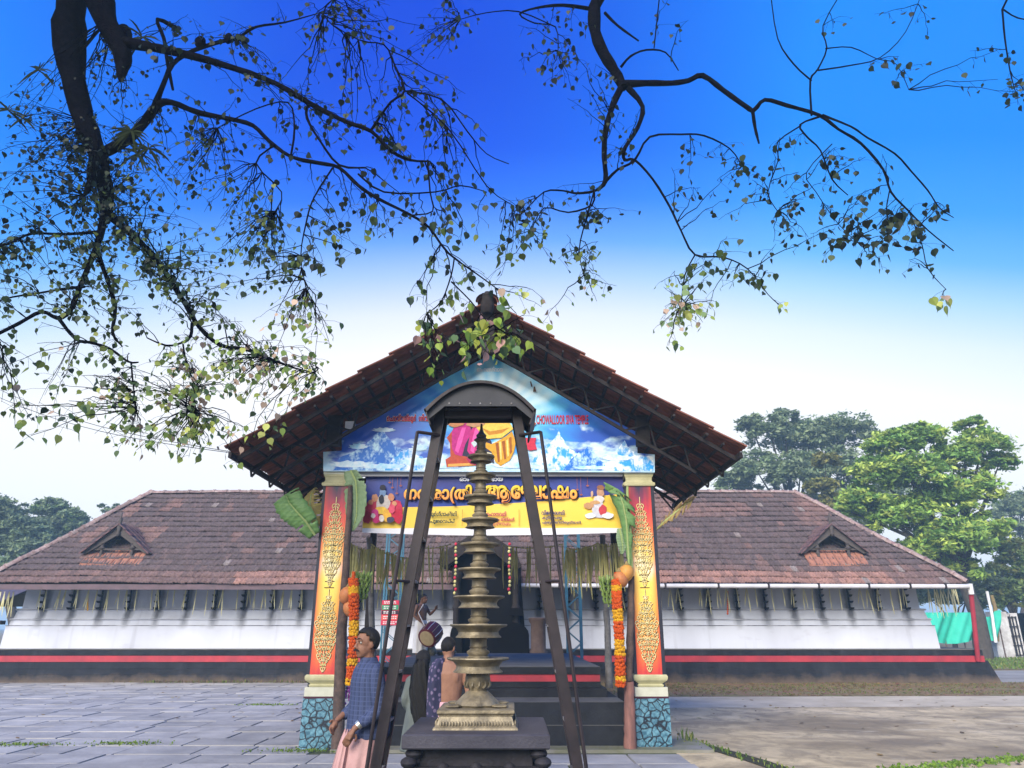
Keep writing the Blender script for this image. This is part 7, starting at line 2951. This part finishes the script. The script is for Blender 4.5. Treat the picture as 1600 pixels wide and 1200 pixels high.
for i in range(13):
    f_ = i / 12
    z = (1.50 - .84 * f_) * s_
    wv = .078 + .034 * math.sin(min(1, f_ * 1.5) * 2.2) - .06 * max(0, f_ - .75) * 2
    rs.append([((wv * math.cos(2 * math.pi * k / 40)) * (1 + .10 * math.sin(9 * k + i) + .05 * math.sin(4 * k + i * 1.7)) + .02 * math.sin(f_ * 5),
                .115 + .02 * math.sin(f_ * 3) + .045 * math.sin(2 * math.pi * k / 40) * (1 + .25 * math.sin(5 * k + i * .8)), z + .012 * math.sin(k * 1.3)) for k in range(40)])
mb.rings(rs)
part('long_hair', mb.mesh('long_hair', M['hair'], smooth='all'), girl)
mb = MB()
mb.ball(T(0, .035, .02), (.092, .092, .105), 16, 12)
part('hair_crown', mb.mesh('hair_crown', M['hair'], smooth='all'), girl)

# --- bare-backed man with printed shawl -------------------------------------
DB = 8.85
pb_ = P(700, 1040, DB)
H = P(700, 997, DB).z
bare = person('bare-backed man with navy printed shawl over his left shoulder seen from behind', (pb_.x, DB, .05), R(176))
s_ = (H - .05) / 1.70
mb = MB()
T = head(mb, (0, -.03, 1.585 * s_), 1.0, R(-22))
seg(mb, [(0, .03, 1.36 * s_), (0, -.01, 1.52 * s_)], [.062, .055])
mb.rings([ell(0, .01, .86 * s_, .165, .125, 24), ell(0, .01, 1.0 * s_, .158, .12, 24), ell(0, .015, 1.18 * s_, .185, .125, 24), ell(0, .02, 1.30 * s_, .205, .125, 24), ell(0, .02, 1.38 * s_, .19, .10, 24), ell(0, .02, 1.43 * s_, .11, .08, 24)])
for sx in (-1, 1):
    mb.ball((sx * .085, .095, 1.27 * s_), (.07, .04, .10), 10, 8)
    seg(mb, [(sx * (.20 if sx < 0 else .15), .01, 1.365 * s_), (sx * (.255 if sx < 0 else .165), .04, 1.09 * s_), (sx * (.20 if sx < 0 else .17), -.14 if sx < 0 else -.06, .90 * s_)], [.056, .042, .028])
    hand(mb, (sx * (.20 if sx < 0 else .17), -.14 if sx < 0 else -.06, .90 * s_), (-sx * .2, -.5 if sx < 0 else -.1, -.7), (sx, 0, .1), 1.0, .6)
    seg(mb, [(sx * .09, 0, .88 * s_), (sx * .095, -.01, .48 * s_), (sx * .095, .03, .09)], [.088, .056, .04])
    seg(mb, [(sx * .095, .04, .05), (sx * .10, -.14, .027)], [.038, .028])
part('body', remeshed(mb, .0085, 4, 'body', M['skin_b']), bare)
mb = MB()
rs = []
for i, (z, rx, ry, am) in enumerate(((.99, .172, .138, .01), (.95, .178, .142, .01), (.90, .18, .145, .02), (.75, .20, .16, .05), (.55, .215, .17, .06), (.35, .22, .175, .07), (.16, .215, .17, .08))):
    rs.append(ell(0, .01, z * s_, rx, ry, 48, am, 9, i * .2))
mb.rings(rs, cap=False)
cl = part('waist_cloth', mb.mesh('waist_cloth', M['pink_stripe'], smooth='all'), bare)
mb = MB()
# shawl hanging over the left shoulder (viewer's left), front and back
rs = []
for i, (z, x, w_, yb) in enumerate(((1.47, .075, .045, .02), (1.42, .10, .075, .055), (1.34, .115, .095, .08), (1.20, .12, .10, .08), (1.05, .125, .10, .075), (.90, .125, .10, .07), (.75, .12, .10, .065), (.62, .12, .095, .06))):
    rs.append([(x + w_ * math.cos(2 * math.pi * k / 36) * (1 + .05 * math.sin(7 * k)), .03 + (yb + .07) * math.sin(2 * math.pi * k / 36) * (1 + .10 * math.sin(5 * 2 * math.pi * k / 36 + i * .3)), z * s_) for k in range(36)])
mb.rings(rs)
part('shawl', mb.mesh('shawl', M['shawl'], smooth='all'), bare)
mb = MB()
hair_cap(mb, T, 1.0, back=-.062, side_low=-.01, front=.07)
hr = part('hair', mb.mesh('hair', M['hair'], smooth='all'), bare)
md = hr.modifiers.new('t', 'SOLIDIFY')
md.thickness = .012
mb = MB()
mb.tube([(.17, -.035, .955 * s_), (.17, -.04, .935 * s_)], [.04, .039], 14)
part('watch', mb.mesh('watch', M['metal'], smooth=True), bare)

# --- drummer on the platform --------------------------------------------------
DD_ = 18.4
pd = P(656, 1020, DD_)
zf = 1.142
H = P(661, 929, DD_).z - zf
drm = person('bare-chested drummer in white cloth standing on the platform', (pd.x, DD_, zf), R(62))
s_ = H / 1.70
mb = MB()
T = head(mb, (0, -.06, 1.575 * s_), 1.0, R(0))
seg(mb, [(0, .03, 1.37 * s_), (0, -.03, 1.52 * s_)], [.058, .052])
mb.rings([ell(0, .01, .86 * s_, .15, .12, 24), ell(0, .0, 1.0 * s_, .145, .115, 24), ell(0, .0, 1.18 * s_, .17, .12, 24), ell(0, .01, 1.30 * s_, .19, .115, 24), ell(0, .015, 1.38 * s_, .175, .095, 24), ell(0, .02, 1.43 * s_, .10, .075, 24)])
arms = {-1: [(-.185, .01, 1.365 * s_), (-.23, .06, 1.10 * s_), (-.13, -.16, .88 * s_)], 1: [(.185, .01, 1.365 * s_), (.24, -.10, 1.14 * s_), (.15, -.30, 1.27 * s_)]}
for sx in (-1, 1):
    seg(mb, arms[sx], [.05, .038, .026])
    seg(mb, [(sx * .085, 0, .88 * s_), (sx * .09, -.01, .48 * s_), (sx * .09, .03, .09)], [.085, .054, .038])
    seg(mb, [(sx * .09, .04, .05), (sx * .095, -.14, .027)], [.036, .027])
hand(mb, arms[-1][2], (.2, -.5, -.8), (-1, 0, 0), 1.0, .5)
hand(mb, arms[1][2], (-.3, -.5, .6), (.3, .5, .5), 1.0, .3)
part('body', remeshed(mb, .0095, 3, 'body', M['skin_c']), drm)
mb = MB()
rs = []
for i, (z, rx, ry, am) in enumerate(((.97, .16, .13, .01), (.90, .168, .138, .02), (.75, .18, .15, .04), (.55, .19, .16, .05), (.35, .195, .165, .06), (.08, .19, .165, .07))):
    rs.append(ell(0, .0, z * s_, rx, ry, 48, am, 8, i * .2))
mb.rings(rs, cap=False)
part('white_mundu', mb.mesh('white_mundu', M['mundu_white'], smooth='all'), drm)
mb = MB()
hair_cap(mb, T, 1.0, back=-.06, side_low=-.015, front=.07)
hr = part('hair', mb.mesh('hair', M['hair'], smooth='all'), drm)
md = hr.modifiers.new('t', 'SOLIDIFY')
md.thickness = .012

# drum held in front of him
dc = P(674, 989, DD_ - .25)
drum = empty('drum', dc, 'dark red double-headed drum slung at the drummer\'s waist', 'drum')
ax = Vector((.35, .75, .45)).normalized()
prof_ = [(-.20, .225), (-.19, .24), (-.16, .245), (0, .255), (.16, .245), (.19, .24), (.20, .225)]
b_ = MB()
sdv = ax.orthogonal().normalized()
upv = ax.cross(sdv).normalized()
dc2 = P(673, 991, DD_ - .25)
b_.rings([[dc2 + ax * a_ + (sdv * math.cos(2 * math.pi * k / 28) + upv * math.sin(2 * math.pi * k / 28)) * r_ for k in range(28)] for a_, r_ in prof_])
b_.build('shell', M['drum_red'], drum, smooth=True)
for sg in (-1, 1):
    b_ = MB()
    b_.rings([[dc2 + ax * sg * a_ + (sdv * math.cos(2 * math.pi * k / 28) + upv * math.sin(2 * math.pi * k / 28)) * r_ for k in range(28)] for a_, r_ in ((.201, .19), (.206, .185), (.208, .10))])
    b_.build('drum_head', M['drum_skin'], drum, smooth=True)
for k in range(12):
    b_ = MB()
    g_ = 2 * math.pi * k / 12
    dirv = sdv * math.cos(g_) + upv * math.sin(g_)
    b_.tube([dc2 - ax * .195 + dirv * .246, dc2 + dirv * .262, dc2 + ax * .195 + dirv * .246], .007, 6)
    b_.build('lacing_rope', M['white_paint'] if k % 2 else M['drum_skin'], drum)
b_ = MB()
shp = Vector((pd.x + .05, DD_ - .1, zf + 1.42 * s_))
b_.tube([dc2 - ax * .18 + upv * .2, shp + Vector((-.1, -.1, -.2)), shp, shp + Vector((.05, .15, -.3)), dc2 + ax * .18 + upv * .2], .012, 6)
b_.build('strap', M['mundu_white'], drum)

# ================================================================== HAZE
HAZE = True
if HAZE:
    hz = MB()
    hz.box(-605, 605, -305, 1205, -1.0, 22.5)
    ho = hz.build('haze', None)
    ho.data.materials.clear()
    hm = bpy.data.materials.new('haze_air')
    hm.use_nodes = True
    t = hm.node_tree
    t.nodes.remove(t.nodes['Principled BSDF'])
    pv = N(t, 'ShaderNodeVolumePrincipled')
    pv.inputs['Color'].default_value = (.50, .78, 1.0, 1)
    pv.inputs['Density'].default_value = .0023
    pv.inputs['Anisotropy'].default_value = .0
    t.links.new(pv.outputs[0], t.nodes['Material Output'].inputs['Volume'])
    ho.data.materials.append(hm)
    tag(ho, kind='stuff')
